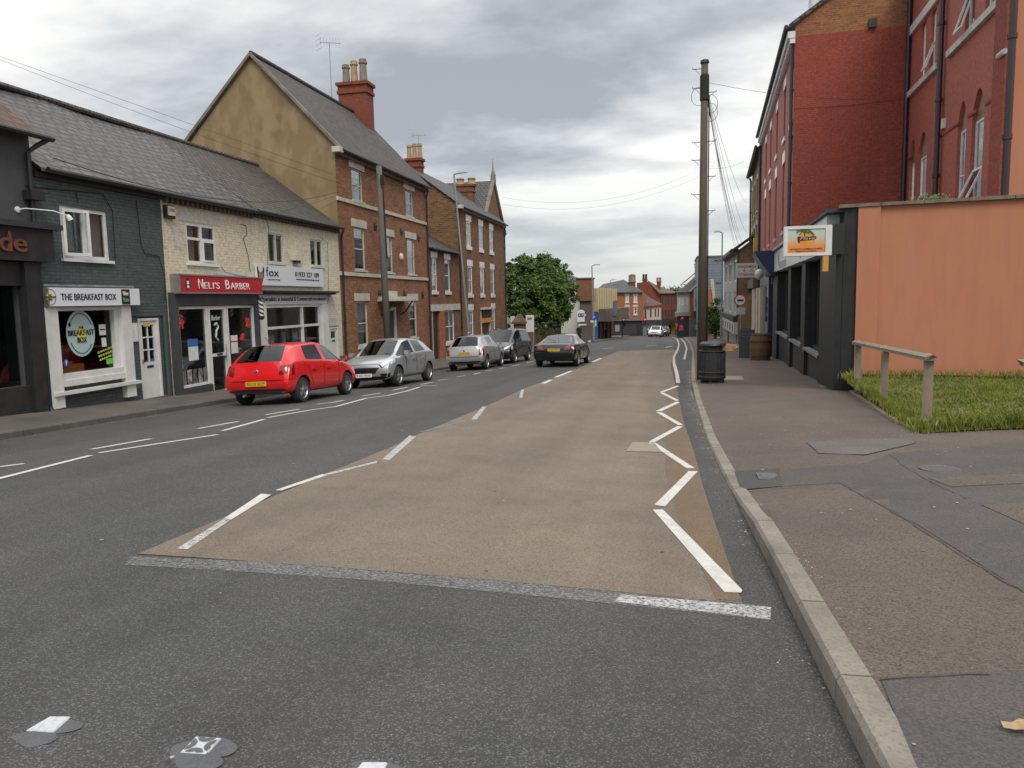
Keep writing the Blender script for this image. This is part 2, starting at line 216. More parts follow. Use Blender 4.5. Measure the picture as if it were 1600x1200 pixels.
#----- object helpers ------------------------------------------------------
ORG={}
def tag(o,label=None,cat=None,group=None,kind=None):
    if label: o['label']=label
    if cat: o['category']=cat
    if group: o['group']=group
    if kind: o['kind']=kind
    return o
def empty(name,loc,label,cat,group=None):
    o=D.objects.new(name,None); COL.objects.link(o); o.location=loc; o.empty_display_size=.2; ORG[o.name]=Vector(loc); return tag(o,label,cat,group)
def Q(a,b,c,d): return [a,b,c,d]
class MB:
    def __init__(s): s.v=[]; s.f=[]; s.m=[]
    def add(s,pts,faces,mi=0):
        k=len(s.v); s.v+=[Vector(p) for p in pts]; s.f+=[[i+k for i in f] for f in faces]; s.m+=[mi]*len(faces); return s
    def poly(s,pts,mi=0): return s.add(pts,[list(range(len(pts)))],mi)
    def hexa(s,p,mi=0): return s.add(p,[(0,3,2,1),(4,5,6,7),(0,1,5,4),(1,2,6,5),(2,3,7,6),(3,0,4,7)],mi)
    def fbox(s,fr,t0,t1,z0,z1,n0,n1,mi=0):
        return s.hexa([fr.pt(t0,z0,n0),fr.pt(t1,z0,n0),fr.pt(t1,z0,n1),fr.pt(t0,z0,n1),fr.pt(t0,z1,n0),fr.pt(t1,z1,n0),fr.pt(t1,z1,n1),fr.pt(t0,z1,n1)],mi)
    def box(s,c,d,mi=0,rot=None):
        c=Vector(c); p=[]
        for z in(-1,1):
            for x,y in((-1,-1),(1,-1),(1,1),(-1,1)):
                q=Vector((x*d[0]/2,y*d[1]/2,z*d[2]/2)); p.append(c+(rot@q if rot else q))
        return s.hexa(p,mi)
    def tube(s,pts,rad,n=8,mi=0,cap=True):
        pts=[Vector(p) for p in pts]; rs=rad if isinstance(rad,(list,tuple)) else [rad]*len(pts); k=len(s.v)
        for i,p in enumerate(pts):
            d=(pts[min(i+1,len(pts)-1)]-pts[max(i-1,0)]).normalized(); a=d.orthogonal() if i==0 else (a-d*a.dot(d)); a=a.normalized() if a.length>1e-6 else d.orthogonal().normalized(); b=d.cross(a)
            for j in range(n):
                an=2*math.pi*j/n; s.v.append(p+(a*math.cos(an)+b*math.sin(an))*rs[i])
        for i in range(len(pts)-1):
            for j in range(n):
                q=(j+1)%n; s.f.append([k+i*n+j,k+i*n+q,k+(i+1)*n+q,k+(i+1)*n+j]); s.m.append(mi)
        if cap:
            s.f.append([k+j for j in range(n)][::-1]); s.m.append(mi); e=k+(len(pts)-1)*n; s.f.append([e+j for j in range(n)]); s.m.append(mi)
        return s
    def lathe(s,c,prof,n=16,axis=(0,0,1),mi=0):
        c=Vector(c); ax=Vector(axis).normalized(); a=ax.orthogonal().normalized(); b=ax.cross(a); k=len(s.v)
        for r,h in prof:
            for j in range(n):
                an=2*math.pi*j/n; s.v.append(c+ax*h+(a*math.cos(an)+b*math.sin(an))*r)
        for i in range(len(prof)-1):
            for j in range(n):
                q=(j+1)%n; s.f.append([k+i*n+j,k+i*n+q,k+(i+1)*n+q,k+(i+1)*n+j]); s.m.append(mi)
        s.f.append([k+j for j in range(n)][::-1]); s.m.append(mi); e=k+(len(prof)-1)*n; s.f.append([e+j for j in range(n)]); s.m.append(mi)
        return s
    def wall(s,fr,t0,t1,z0,z1,holes=(),dep=.13,n=0,mi=0):
        ts=sorted({t0,t1}|{h[0] for h in holes}|{h[1] for h in holes}); zs=sorted({z0,z1}|{h[2] for h in holes}|{h[3] for h in holes})
        ts=[t for t in ts if t0<=t<=t1]; zs=[z for z in zs if z0<=z<=z1]
        for i in range(len(ts)-1):
            for j in range(len(zs)-1):
                a,b,c,d=ts[i],ts[i+1],zs[j],zs[j+1]; mt,mz=(a+b)/2,(c+d)/2
                if any(h[0]<mt<h[1] and h[2]<mz<h[3] for h in holes): continue
                s.poly([fr.pt(a,c,n),fr.pt(b,c,n),fr.pt(b,d,n),fr.pt(a,d,n)],mi)
        for h in holes:
            a,b,c,d=h[:4]
            for (p,q) in (((a,c),(b,c)),((b,c),(b,d)),((b,d),(a,d)),((a,d),(a,c))):
                s.poly([fr.pt(*p,n),fr.pt(*q,n),fr.pt(*q,n-dep),fr.pt(*p,n-dep)],mi)
        return s
    def build(s,name,mats,parent=None,label=None,cat=None,group=None,kind=None,smooth=False,origin=None,flat_uv=True):
        mats=mats if isinstance(mats,(list,tuple)) else [mats]
        if parent is not None: org=ORG[parent.name]
        elif origin is not None: org=Vector(origin)
        elif s.v: 
            xs=[v.x for v in s.v]; ys=[v.y for v in s.v]; z=min(v.z for v in s.v); org=Vector(((min(xs)+max(xs))/2,(min(ys)+max(ys))/2,z))
        else: org=Vector((0,0,0))
        me=D.meshes.new(name); me.from_pydata([tuple(v-org) for v in s.v],[],s.f)
        for m_ in mats: me.materials.append(m_)
        me.polygons.foreach_set('material_index',s.m)
        if smooth: me.polygons.foreach_set('use_smooth',[True]*len(s.f))
        uv=me.uv_layers.new(name='UVMap'); vs=s.v; dat=[]
        Z=Vector((0,0,1))
        for p in me.polygons:
            n=p.normal; t=Z.cross(n)
            if t.length<.05: t=Vector((1,0,0)); b=Vector((0,1,0))
            else:
                t.normalize()
                if t.y<-.01 or (abs(t.y)<=.01 and t.x<0): t=-t
                b=n.cross(t); 
                if b.z<0: b=-b
            for vi in p.vertices: q=vs[vi]; dat+= [q.dot(t),q.dot(b)]
        uv.data.foreach_set('uv',dat)
        me.validate(); o=D.objects.new(name,me); COL.objects.link(o)
        if parent is not None: o.parent=parent; ORG[o.name]=org
        else: o.location=org; ORG[o.name]=org
        return tag(o,label,cat,group,kind)
def text(s,fr,t0,t1,z0,z1,n,mat,parent,name='lettering',ext=.006,flip=False,bold=0,shear=0,label=None,fit=True):
    cu=D.curves.new(name,'FONT'); cu.body=s; cu.extrude=ext; cu.offset=bold; cu.shear=shear; cu.resolution_u=3
    o=D.objects.new(name,cu); COL.objects.link(o); C.view_layer.update()
    me=D.meshes.new_from_object(o.evaluated_get(C.evaluated_depsgraph_get())); D.objects.remove(o)
    xs=[v.co.x for v in me.vertices]; ys=[v.co.y for v in me.vertices]; x0,x1,y0,y1=min(xs),max(xs),min(ys),max(ys)
    me.name=name; me.materials.clear(); me.materials.append(mat); org=ORG[parent.name]
    for v in me.vertices:
        u=(v.co.x-x0)/(x1-x0); h=(v.co.y-y0)/(y1-y0)
        if flip: u=1-u
        v.co=fr.pt(t0+(t1-t0)*u,z0+(z1-z0)*h,n+ext+v.co.z)-org
    o=D.objects.new(name,me); COL.objects.link(o); o.parent=parent; ORG[o.name]=org
    if label: o['label']=label
    return o
def window(par,fr,h,style='sash',dep=.11,fw=.055,fm=None,curtain=1,sill=.07,lint=None,gl=None,sillm=None,bars=0):
    fm=fm or white; t0,t1,z0,z1=h[:4]; a=MB(); n0,n1=-dep,-dep+.06
    a.fbox(fr,t0,t0+fw,z0,z1,n0,n1); a.fbox(fr,t1-fw,t1,z0,z1,n0,n1); a.fbox(fr,t0+fw,t1-fw,z1-fw,z1,n0,n1); a.fbox(fr,t0+fw,t1-fw,z0,z0+fw,n0,n1)
    tm=(t0+t1)/2; zm=(z0+z1)/2
    if style=='sash':
        a.fbox(fr,t0+fw,t1-fw,zm-.025,zm+.025,n0,n1-.01)
        if bars: a.fbox(fr,tm-.015,tm+.015,z0+fw,z1-fw,n0+.01,n1-.02)
    if style in('two','neli'): a.fbox(fr,tm-.04,tm+.04,z0+fw,z1-fw,n0,n1+.01)
    if style=='neli':
        zt=z0+(z1-z0)*.62; a.fbox(fr,t0+fw,tm-.04,zt-.035,zt+.035,n0,n1); a.fbox(fr,tm+.04,t1-fw,zt-.035,zt+.035,n0,n1)
        a.fbox(fr,tm+.04,tm+.08,z0+fw,zt-.035,n1,n1+.03); a.fbox(fr,t1-fw-.04,t1-fw,z0+fw,zt-.035,n1,n1+.03); a.fbox(fr,tm+.08,t1-fw-.04,zt-.075,zt-.035,n1,n1+.03); a.fbox(fr,tm+.08,t1-fw-.04,z0+fw,z0+fw+.04,n1,n1+.03)
    f=a.build('window',fm,par)
    MB().fbox(fr,t0+fw*.5,t1-fw*.5,z0+fw*.5,z1-fw*.5,n0+.02,n0+.028).build('pane',gl or GL,f)
    if curtain:
        c=MB(); w=t1-t0; K=14
        spans={1:[(0,.34),(.66,1)],2:[(0,1)],3:[(0,.42)],4:[(.55,1)]}[curtain]; zb=z0 if curtain!=2 else z0
        for (p,q) in spans:
            pts=[]
            for i in range(K+1):
                u=p+(q-p)*i/K; pts.append((t0+w*u,-dep-.10+.025*math.sin(i*2.1)))
            for i in range(K): c.poly([fr.pt(pts[i][0],zb,pts[i][1]),fr.pt(pts[i+1][0],zb,pts[i+1][1]),fr.pt(pts[i+1][0],z1,pts[i+1][1]),fr.pt(pts[i][0],z1,pts[i][1])])
        c.build('curtain',curt,f)
    if sill: MB().fbox(fr,t0-.06,t1+.06,z0-sill*1.3,z0-.002,-dep+.06,.07).build('sill',sillm or fm,f)
    if lint: 
        lh,ov,lm=lint; MB().fbox(fr,t0-ov,t1+ov,z1+.003,z1+lh,-.05,.025).build('lintel',lm,par)
    return f
def gutter(par,fr,t0,t1,z,n,mat=None,r=.06):
    a=MB(); a.tube([fr.pt(t0,z,n),fr.pt(t1,z,n)],r,8); return a.build('gutter',mat or iron,par)
def downpipe(par,fr,t,z0,z1,n=.08,r=.045,mat=None):
    a=MB(); a.tube([fr.pt(t,z0,n),fr.pt(t,z1-.3,n),fr.pt(t,z1-.1,n+.05),fr.pt(t,z1,n+.12)],r,8)
    z=z0+.5
    while z<z1-.4: a.tube([fr.pt(t,z,n),fr.pt(t,z+.07,n)],r*1.35,8); z+=1.8
    return a.build('downpipe',mat or iron,par)
def hump(u,t): return 0
def roofslope(mb,fr,t0,t1,e,r,th=.06,sag=0,seg=1,mi=0):
    """slope from eave e=(n,z) to ridge r=(n,z); optional sag along the length"""
    for i in range(seg):
        a=t0+(t1-t0)*i/seg; b=t0+(t1-t0)*(i+1)/seg
        def sg(t): return -sag*math.sin(math.pi*(t-t0)/(t1-t0))
        p=[fr.pt(a,e[1]+sg(a)*.3,e[0]),fr.pt(b,e[1]+sg(b)*.3,e[0]),fr.pt(b,r[1]+sg(b),r[0]),fr.pt(a,r[1]+sg(a),r[0])]
        q=[v-Vector((0,0,th)) for v in p]; mb.hexa(q+p,mi)
#----- ground, road, pavements ---------------------------------------------
def lerp_tab(tab,y):
    if y<=tab[0][0]: return tab[0][1]
    for (a,b),(c,d) in zip(tab,tab[1:]):
        if y<=c: return b+(d-b)*(y-a)/(c-a)
    return tab[-1][1]
KRT=[(-6,.75),(2.7,.67),(5.3,.62),(8.6,.53),(11.7,.47),(19.3,.49),(25,.52),(33.6,.71),(49.8,1.09),(70,1.3),(100,1.2),(128,.7),(150,0)]
KLT=[(-6,-10.4),(10,-10.45),(13,-10.64),(17,-10.85),(22,-10.8),(31.5,-10.1),(49,-9.2),(71,-8.7),(91,-6.9),(108,-6.3),(150,-6)]
KR=lambda y:lerp_tab(KRT,y); KL=lambda y:lerp_tab(KLT,y)
hk=lambda y:lerp_tab([(-6,.125),(6.3,.12),(7.3,.025),(19,.025),(21.5,.085),(150,.085)],y)
def pr(x,y):
    k=min(1,max(0,(x-KR(y)-.14)/1.3)); h=hk(y); return gz(x,y)+h*(1-k)+(.11)*k+min(.06,.02*max(0,x-.8))
def pl(x,y): return gz(x,y)+.11+min(.06,.03*max(0,KL(y)-x))
def stations(y0,y1,step=1.5): n=max(1,int((y1-y0)/step)); return [y0+(y1-y0)*i/n for i in range(n+1)]
def sheet(name,y0,y1,xl,xr,zf,mat,nx=6,step=1.5,**k):
    a=MB(); ys=stations(y0,y1,step); P=[[(lambda x:(x,y,zf(x,y)))(xl(y)+(xr(y)-xl(y))*i/nx) for i in range(nx+1)] for y in ys]
    for i in range(len(ys)-1):
        for j in range(nx): a.poly([P[i][j],P[i][j+1],P[i+1][j+1],P[i+1][j]])
    return a.build(name,mat,origin=(0,0,0),**k)
a=MB(); xs=[-500,-200,-80,-40,-24,-16,-12,-9.9,-7,-4.6,-2,.6,4,10,20,40,80,200,500]; ys=[-60,-20]+[i*3 for i in range(-3,46)]+[140,160,200,300,450,700,1100]
for i in range(len(ys)-1):
    for j in range(len(xs)-1):
        a.poly([(x,y,gz(x,y)-.16) for x,y in ((xs[j],ys[i]),(xs[j+1],ys[i]),(xs[j+1],ys[i+1]),(xs[j],ys[i+1]))])
a.build('ground',soil,origin=(0,0,0),kind='structure')
sheet('road',-6,150,KL,KR,gz,asphalt,nx=12,kind='structure')
sheet('pavement_left',-6,125,lambda y:-17,lambda y:KL(y)-.13,pl,pave_l,nx=6,kind='structure')
sheet('pavement_right',-6,13,lambda y:KR(y)+.13,lambda y:18,pr,pave,nx=14,step=.5,kind='structure')
sheet('pavement_right_far',13,125,lambda y:KR(y)+.13,lambda y:9,pr,pave,nx=8,step=1,kind='structure')
def kerb(name,K,side,zt,y0,y1,mat):
    a=MB(); y=y0
    while y<y1:
        e=y+.905; ch=.022; pts=[]
        for yy in (y,e):
            x=K(yy); g=gz(x,yy); top=zt(yy)+random.uniform(-.002,.002)
            pts.append([(x,yy,g-.05),(x+side*.004,yy,g+max(.004,top-ch)),(x+side*ch,yy,g+top+.003),(x+side*.14,yy,g+top+.004),(x+side*.14,yy,g-.05)])
        A,B=pts; k=len(a.v); a.add(A+B,[(0,1,6,5),(1,2,7,6),(2,3,8,7),(3,4,9,8),(0,1,2,3,4),(5,6,7,8,9)])
        y+=.915
    return a.build(name,mat,origin=(0,0,0),kind='structure')
kerb('kerb_right',KR,1,hk,-5.9,120,kerbm); kerb('kerb_left',KL,-1,lambda y:.115,-5.9,120,kerbd)
# second, inner line of kerb where the right pavement widens far down the street
def zfn(x,y): return gz(x,y)
def ribbon(name,P,wd,mat,dz=.008,zf=zfn,step=.8,px=True,**k):
    """painted strip of constant width along a line of points"""
    W=[gp(*p) for p in P] if px else [Vector((p[0],p[1],0)) for p in P]; Q_=[]
    for A,B in zip(W,W[1:]):
        n=max(1,int((B-A).length/step))
        for i in range(n): Q_.append(A+(B-A)*i/n)
    Q_.append(W[-1]); a=MB()
    off=[]
    for i,p in enumerate(Q_):
        d=(Q_[min(i+1,len(Q_)-1)]-Q_[max(0,i-1)]); d.z=0; d.normalize(); o=Vector((d.y,-d.x,0))*wd/2; off.append((p-o,p+o))
    for (p,q),(r,s) in zip(off,off[1:]): a.poly([(v.x,v.y,zf(v.x,v.y)+dz) for v in (p,q,s,r)])
    k.setdefault('kind','structure'); return a.build(name,mat,origin=(0,0,0),**k)
def strip2(name,Lp,Rp,mat,dz,n=30,nx=6,zf=zfn,**k):
    """surface between two px polylines traced on the ground"""
    def res(P):
        W=[gp(*p) for p in P]; d=[0]
        for A,B in zip(W,W[1:]): d.append(d[-1]+(B-A).length)
        o=[]
        for i in range(n+1):
            t=d[-1]*i/n; j=0
            while j<len(d)-2 and d[j+1]<t: j+=1
            o.append(W[j].lerp(W[j+1],(t-d[j])/max(1e-6,d[j+1]-d[j])))
        return o
    A,B=res(Lp),res(Rp); a=MB()
    G=[[A[i].lerp(B[i],j/nx) for j in range(nx+1)] for i in range(n+1)]
    for i in range(n):
        for j in range(nx): a.poly([(v.x,v.y,zf(v.x,v.y)+dz) for v in (G[i][j],G[i][j+1],G[i+1][j+1],G[i+1][j])])
    k.setdefault('kind','structure'); return a.build(name,mat,origin=(0,0,0),**k)
Lb=[(216,866),(352,808),(416,781),(501,744),(609,700),(650,680),(735,645),(820,607),(894,579.5),(966,548.5)]
Rb=[(1160,944),(1098,760),(1085.6,711),(1067.5,656),(1057,606),(1052,590),(1048,572),(1050,560),(1064,546.5)]
strip2('buff_surfacing',Lb,Rb,beige,.004,n=120,nx=10)
# unworn redder margin outside the zigzag
strip2('buff_margin',[(1120,938),(1060,810),(1040,740),(1040,690),(1042,640),(1040,608)],[(1158,941),(1097,760),(1085,711),(1067,656),(1056.5,608)][0:5],beige_red,.006,n=60,nx=2)
def quad_px(name,P,mat,dz=.009,zf=zfn,h=0,**k):
    W=[gp(*p,h) for p in P]; a=MB(); a.poly([(v.x,v.y,zf(v.x,v.y)+dz) for v in W]); k.setdefault('kind','structure'); return a.build(name,mat,origin=(0,0,0),**k)
zz=[[(1020,797.5),(1036,797.5),(1160,924),(1158,928),(1132,927)],[(1022.5,790),(1039,792.5),(1090,737.5),(1076,737)],[(1013.4,692.5),(1024,692.5),(1085.6,732.5),(1073,732.5)],[(1013.4,691),(1023,691.7),(1067.5,667),(1058,666.6)],
[(1025,644.5),(1033.5,644.5),(1067.5,664.5),(1060,665)],[(1024,643),(1033.5,643),(1063,629),(1056,628.4)],[(1030.4,614),(1037,614),(1061,626),(1056,627)],[(1030.4,613),(1035.7,613.5),(1062,603.5),(1057,603)]]
for q in zz: quad_px('zigzag_marking',q,paint,.0085)
ribbon('edge_line',[(1059.5,599),(1058,586),(1053,567),(1053,558),(1059,546),(1061,538),(1058,530),(1050,526.5)],.13,cream,.012)
ribbon('edge_line',[(1069,562),(1073,545),(1070,536),(1064,529)],.12,cream,.012)
strip2('worn_cross_line',[(205,870),(560,886),(905,917),(1205,949)],[(195,883),(548,905),(900,938),(1205,970)],paint_worn,.003,n=60,nx=2)
strip2('stop_line_end',[(970,930),(1205,950)],[(960,941),(1203,969)],M('road_paint_end',(.47,.465,.45),.8,col2=(.33,.33,.325),scale=7,bump=.3,wear=(42,.40,.54)),.005,n=16,nx=1)
for q,mt in (([(276,859),(293,860),(360,814),(350,812)],paint_mid),([(350,811.5),(361,813.5),(424,774),(408,772.5)],paint),([(430,767),(440,767.5),(512,743),(503,742)],paint),([(505,742),(514,743),(592,723),(590,721)],paint_mid),([(597,718.5),(609,719.5),(650,683),(640,681)],paint_mid),
  ([(655,675),(661,676),(735,658.5),(727,657)],paint_worn),([(736,656),(745,656),(760,636),(754,635.5)],paint_mid),([(811,622),(816,622),(819,609),(814.5,609)],paint_mid)): quad_px('centre_marking',q,mt,.0075)
for A,B in (((868,590),(893,580)),((926,566),(939,560)),((848,600),(861,594))): ribbon('centre_marking',[A,B],.14,paint,.0125)
for P in ([(-40,758),(142,712)],[(-40,735),(38,725)],[(143,702.5),(236,686)],[(155,708),(340,679.5)],[(348,673.5),(413,655.5)],[(310,670),(372,659)],[(417.7,653),(485,641),(525,635.5),(571.6,622.7),(606.6,618),(637,611),(655.6,605)],[(415,648.5),(468,639.5)],[(495,632),(520,629),(537,625.7)],[(566,619),(595,614.5)],[(614,610),(637,605)],[(656,603),(683,603)],[(657,601),(677,597.5)],[(684,594.5),(700,592.5)],[(714,589),(727,587)],[(740,585),(751,582.5)],[(758,580),(770,578)],[(780,576),(790,574.5)],[(800,572),(812,570)],[(822,567),(833,565)]):
    ribbon('parking_line',P,.09,paint,.006)
for P in ([(940,545),(958,543.5)],[(1010,541),(1025,540)],[(1040,543),(1050,541)],[(880,548),(905,542)]): ribbon('far_marking',P,.15,paint,.006)
# worn patch in the buff surface and old dark joint
quad_px('faded_patch',[(978,706),(1034,707),(1022,692),(988,691.5)],M('faded_buff',(.30,.25,.20),.9,col2=(.2,.165,.125),scale=30,stretch=(1,6,1)),.0085)
# right pavement repairs, trench and bottom patch
def pave_patch(pts,mat,dz=.0045,step=.6):
    W=[gp(*p,.11) for p in pts]; a=bmesh.new(); vs=[a.verts.new((v.x,v.y,0)) for v in W]; a.faces.new(vs)
    bmesh.ops.triangulate(a,faces=a.faces[:])
    for _ in range(5):
        es=[e for e in a.edges if e.calc_length()>step]
        if not es: break
        bmesh.ops.subdivide_edges(a,edges=es,cuts=1); bmesh.ops.triangulate(a,faces=a.faces[:])
    for v in a.verts: v.co.z=pr(v.co.x,v.co.y)+dz
    me=D.meshes.new('pavement_repair'); a.to_mesh(me); a.free(); me.materials.append(mat); o=D.objects.new('pavement_repair',me); COL.objects.link(o); tag(o,kind='structure')
zp=lambda *P:[(1100+x/2.222,660+y/2.222) for x,y in P]
pave_patch(zp((360,75),(720,72),(1160,62),(1160,88),(650,120),(560,150),(265,150),(215,142),(110,145),(140,205),(475,205),(750,370),(1111,605),(1300,760),(1500,640),(1400,20),(700,60)),pave_dk) if 0 else None
pave_patch(zp((105,146),(262,146),(268,204),(128,206)),patchd,.008)
pave_patch(zp((268,152),(560,150),(650,118),(1250,80),(1300,700),(1111,606),(750,372),(475,206),(268,204)),pave_dk,.0045)
pave_patch(zp((780,208),(1111,198),(1240,196),(1240,228),(860,238)),pave,.0085)
pave_patch(zp((960,302),(1240,296),(1240,400),(1111,372)),pave,.0085)
pave_patch(zp((610,896),(1111,878),(1400,870),(1500,1500),(900,1500),(735,1200)),pave_dk,.005)
pave_patch(zp((355,72),(700,68),(735,85),(560,122),(400,110)),M('pavement_grey_patch',(.125,.112,.104),.92,col2=(.11,.098,.092),scale=2,col3=(.05,.048,.045),scale3=80,amt3=.5,agg=120,lo3=.72,hi3=.95),.0085)
#----- iron covers ----------------------------------------------------------
cov=M('worn_iron',(.16,.165,.17),.5,.5,col2=(.11,.11,.115),scale=30)
v=gp(1468,735,.14); a=MB(); z=pr(v.x,v.y)+.007; a.lathe((v.x,v.y,z),[(.19,0),(.19,.006),(.17,.007),(.165,.003),(0.01,.003)],28)
a.build('manhole_cover',cov,label='small round iron manhole cover set in the grey pavement patch',cat='manhole cover')
v=gp(1199,736.5,.11); z=pr(v.x,v.y)+.012; a=MB(); a.box((v.x,v.y,z),(.2,.30,.008)); a.box((v.x,v.y,z+.005),(.13,.22,.006)); a.build('drain_cover',cov,label='small rectangular iron cover in the dark patch beside the dropped kerb',cat='drain cover')
#----- crossing studs -------------------------------------------------------
def stud(P,label,pat=False):
    W=[gp(*p) for p in P]; a=MB(); c=sum(W,Vector())/4; z=gz(c.x,c.y)
    a.hexa([(q.x,q.y,z+.002) for q in W]+[(c.x+(q.x-c.x)*.93,c.y+(q.y-c.y)*.93,z+.007) for q in W])
    r=a.build('crossing_stud',M('stud_white',(.50,.51,.54),.5,col2=(.30,.31,.32),scale=55,lo=.5,hi=.75),label=label,cat='road stud',group='white studs across the near road',origin=(c.x,c.y,z))
    if pat:
        b=MB(); w2=[c+(q-c)*.93 for q in W]
        def bil(u,v): return w2[0].lerp(w2[1],u).lerp(w2[3].lerp(w2[2],u),v)
        for s in range(4):
            for k,rad in enumerate((.22,.32,.42)):
                pts=[]
                for i in range(9):
                    an=math.pi*(i/8)-math.pi/2+s*math.pi/2+math.pi
                    u=.5+.56*math.cos(s*math.pi/2)+rad*math.cos(an)*.8; v_=.5+.56*math.sin(s*math.pi/2)+rad*math.sin(an)*.8
                    u=min(.97,max(.03,u)); v_=min(.97,max(.03,v_)); q=bil(u,v_); pts.append(Vector((q.x,q.y,z+.0085)))
                for p,q in zip(pts,pts[1:]):
                    d=(q-p); 
                    if d.length<1e-4: continue
                    o=Vector((d.y,-d.x,0)).normalized()*.0042; b.poly([p-o,q-o,q+o,p+o])
        b.build('raised_pattern',M('stud_pattern',(.12,.12,.12),.7),r)
    return r
stud([(40,1142),(84,1145),(111,1123),(78,1122)],'plain white square crossing stud, the leftmost on the near road')
stud([(280,1177),(322,1181),(346,1157),(306,1153)],'white crossing stud with curved grey groove pattern, second on the near road',True)
stud([(548,1212),(596,1214),(606,1195),(566,1193)],'white crossing stud cut off by the bottom edge of the view')
bl=M('bitumen_patch',(.088,.090,.100),.8,col2=(.066,.067,.074),scale=14,col3=(.13,.13,.13),scale3=120,amt3=.4)
for (x,y,rx,ry,an) in ((50,1155,.09,.05,20),(88,1135,.1,.05,20),(303,1190,.1,.06,20),(335,1170,.08,.06,30),(292,1172,.06,.05,10),(585,1203,.1,.05,0)):
    c=gp(x,y); a=MB(); a.poly([(c.x+math.cos(i/24*6.283)*rx*(1+.07*math.sin(i/24*6.283*2+x)),c.y+math.sin(i/24*6.283)*ry*(1+.08*math.sin(i/24*6.283*3+x)),gz(c.x,c.y)+.0012+.0003*(x%7)) for i in range(24)]); a.build('bitumen_patch',bl,origin=(0,0,0),kind='structure')
#----- grass plot ------------------------------------------------------------
GW=Fr((3.964,19.907),98.5,1)   # terracotta end wall plane, outwards towards the camera
g00=gp(1440,683,.11); g10=gp(1640,676,.11); g01=GW.pt(.15,0); g11=GW.pt(9,0)
def gpos(u,v):
    lo_=g00.lerp(g10,u) if u<=1 else g10; lo_=Vector((g00.x+(g10.x-g00.x)*u*1.6,g00.y+(g10.y-g00.y)*u*1.6,0)); hi_=g01.lerp(g11,u)
    p=lo_.lerp(hi_,v); base=pr(min(p.x,6),p.y)
    return Vector((p.x,p.y,base+.02+v*(-.60-(-.93)-.0)+.015*math.sin(p.x*5)*math.sin(p.y*4)))
a=MB(); n=24
for i in range(n):
    for j in range(n): a.poly([gpos(i/n,j/n),gpos((i+1)/n,j/n),gpos((i+1)/n,(j+1)/n),gpos(i/n,(j+1)/n)])
a.build('grass_plot_soil',M('grass_soil',(.075,.085,.015),.95,col2=(.11,.09,.035),scale=1.5,col3=(.05,.09,.01),scale3=8),origin=(0,0,0),kind='structure')
gm=M('grass_blades',(.105,.145,.010),.7,col2=(.20,.21,.025),scale=.9,lo=.4,hi=.6,col3=(.36,.31,.15),scale3=4,amt3=.6,lo3=.58,hi3=.7)
vs=[];fs=[]; rr=random.Random(3)
def blade(p,h,wd,a_,ln):
    k=len(vs); dx,dy=math.cos(a_)*wd,math.sin(a_)*wd; lx,ly=-math.sin(a_)*ln,math.cos(a_)*ln
    vs.extend([(p.x-dx,p.y-dy,p.z-.01),(p.x+dx,p.y+dy,p.z-.01),(p.x+dx*.6+lx*.4,p.y+dy*.6+ly*.4,p.z+h*.6),(p.x+lx,p.y+ly,p.z+h)]); fs.append((k,k+1,k+2,k+3))
for i in range(60000):
    u=rr.random(); v_=rr.random()-.02*rr.random(); 
    if math.sin(u*23+3*math.sin(v_*9))+math.sin(v_*31+u*7)>1.15 and rr.random()<.75: continue
    if v_<.03 and rr.random()<.5: continue
    p=gpos(u,v_); cl=.5+.5*math.sin(p.x*2.3+1.3*math.sin(p.y*1.7)); h=rr.uniform(.02,.05)*(1+1.1*cl*rr.random()); h*=1+1.0*max(0,1-v_*9)*rr.random()
    blade(p,h,rr.uniform(.004,.008),rr.uniform(0,6.28),rr.uniform(-.05,.05))
for i in range(2500):  # taller edge weeds and seed heads
    u=rr.random(); v_=rr.choice((rr.uniform(0,.04),rr.uniform(.93,.995))); p=gpos(u,v_)
    blade(p,rr.uniform(.1,.26),rr.uniform(.004,.010),rr.uniform(0,6.28),rr.uniform(-.12,.12))
for i in range(1800):
    p=gpos(0,0).lerp(gpos(0,1),rr.random())+Vector((rr.gauss(0,.07),0,0)); blade(p,rr.uniform(.04,.16),rr.uniform(.004,.008),rr.uniform(0,6.28),rr.uniform(-.08,.08))
me=D.meshes.new('grass'); me.from_pydata(vs,[],fs); me.materials.append(gm); o=D.objects.new('grass',me); COL.objects.link(o); tag(o,'short green grass with weedy edges below the terracotta wall','grass',kind='stuff')
# stone edging along the plot
ed=[gp(x,y,.11) for x,y in ((1334,616),(1352,629),(1372,643),(1392,656),(1415,668),(1438,680))]; a=MB()
for A,B in zip(ed,ed[1:]):
    d=(B-A).normalized(); o=Vector((-d.y,d.x,0))*.09; B=B-d*.04; z0,z1=pr(A.x,A.y),pr(B.x,B.y)
    a.hexa([(A.x,A.y,z0-.05),(B.x,B.y,z1-.05),(B.x-o.x,B.y-o.y,z1-.05),(A.x-o.x,A.y-o.y,z0-.05),(A.x,A.y,z0+.03),(B.x,B.y,z1+.03),(B.x-o.x,B.y-o.y,z1+.035),(A.x-o.x,A.y-o.y,z0+.035)])
a.build('edging_stones',M('edging_stone',(.33,.26,.18),.9,col2=(.22,.17,.12),scale=7,bump=.5),origin=(0,0,0),kind='structure')
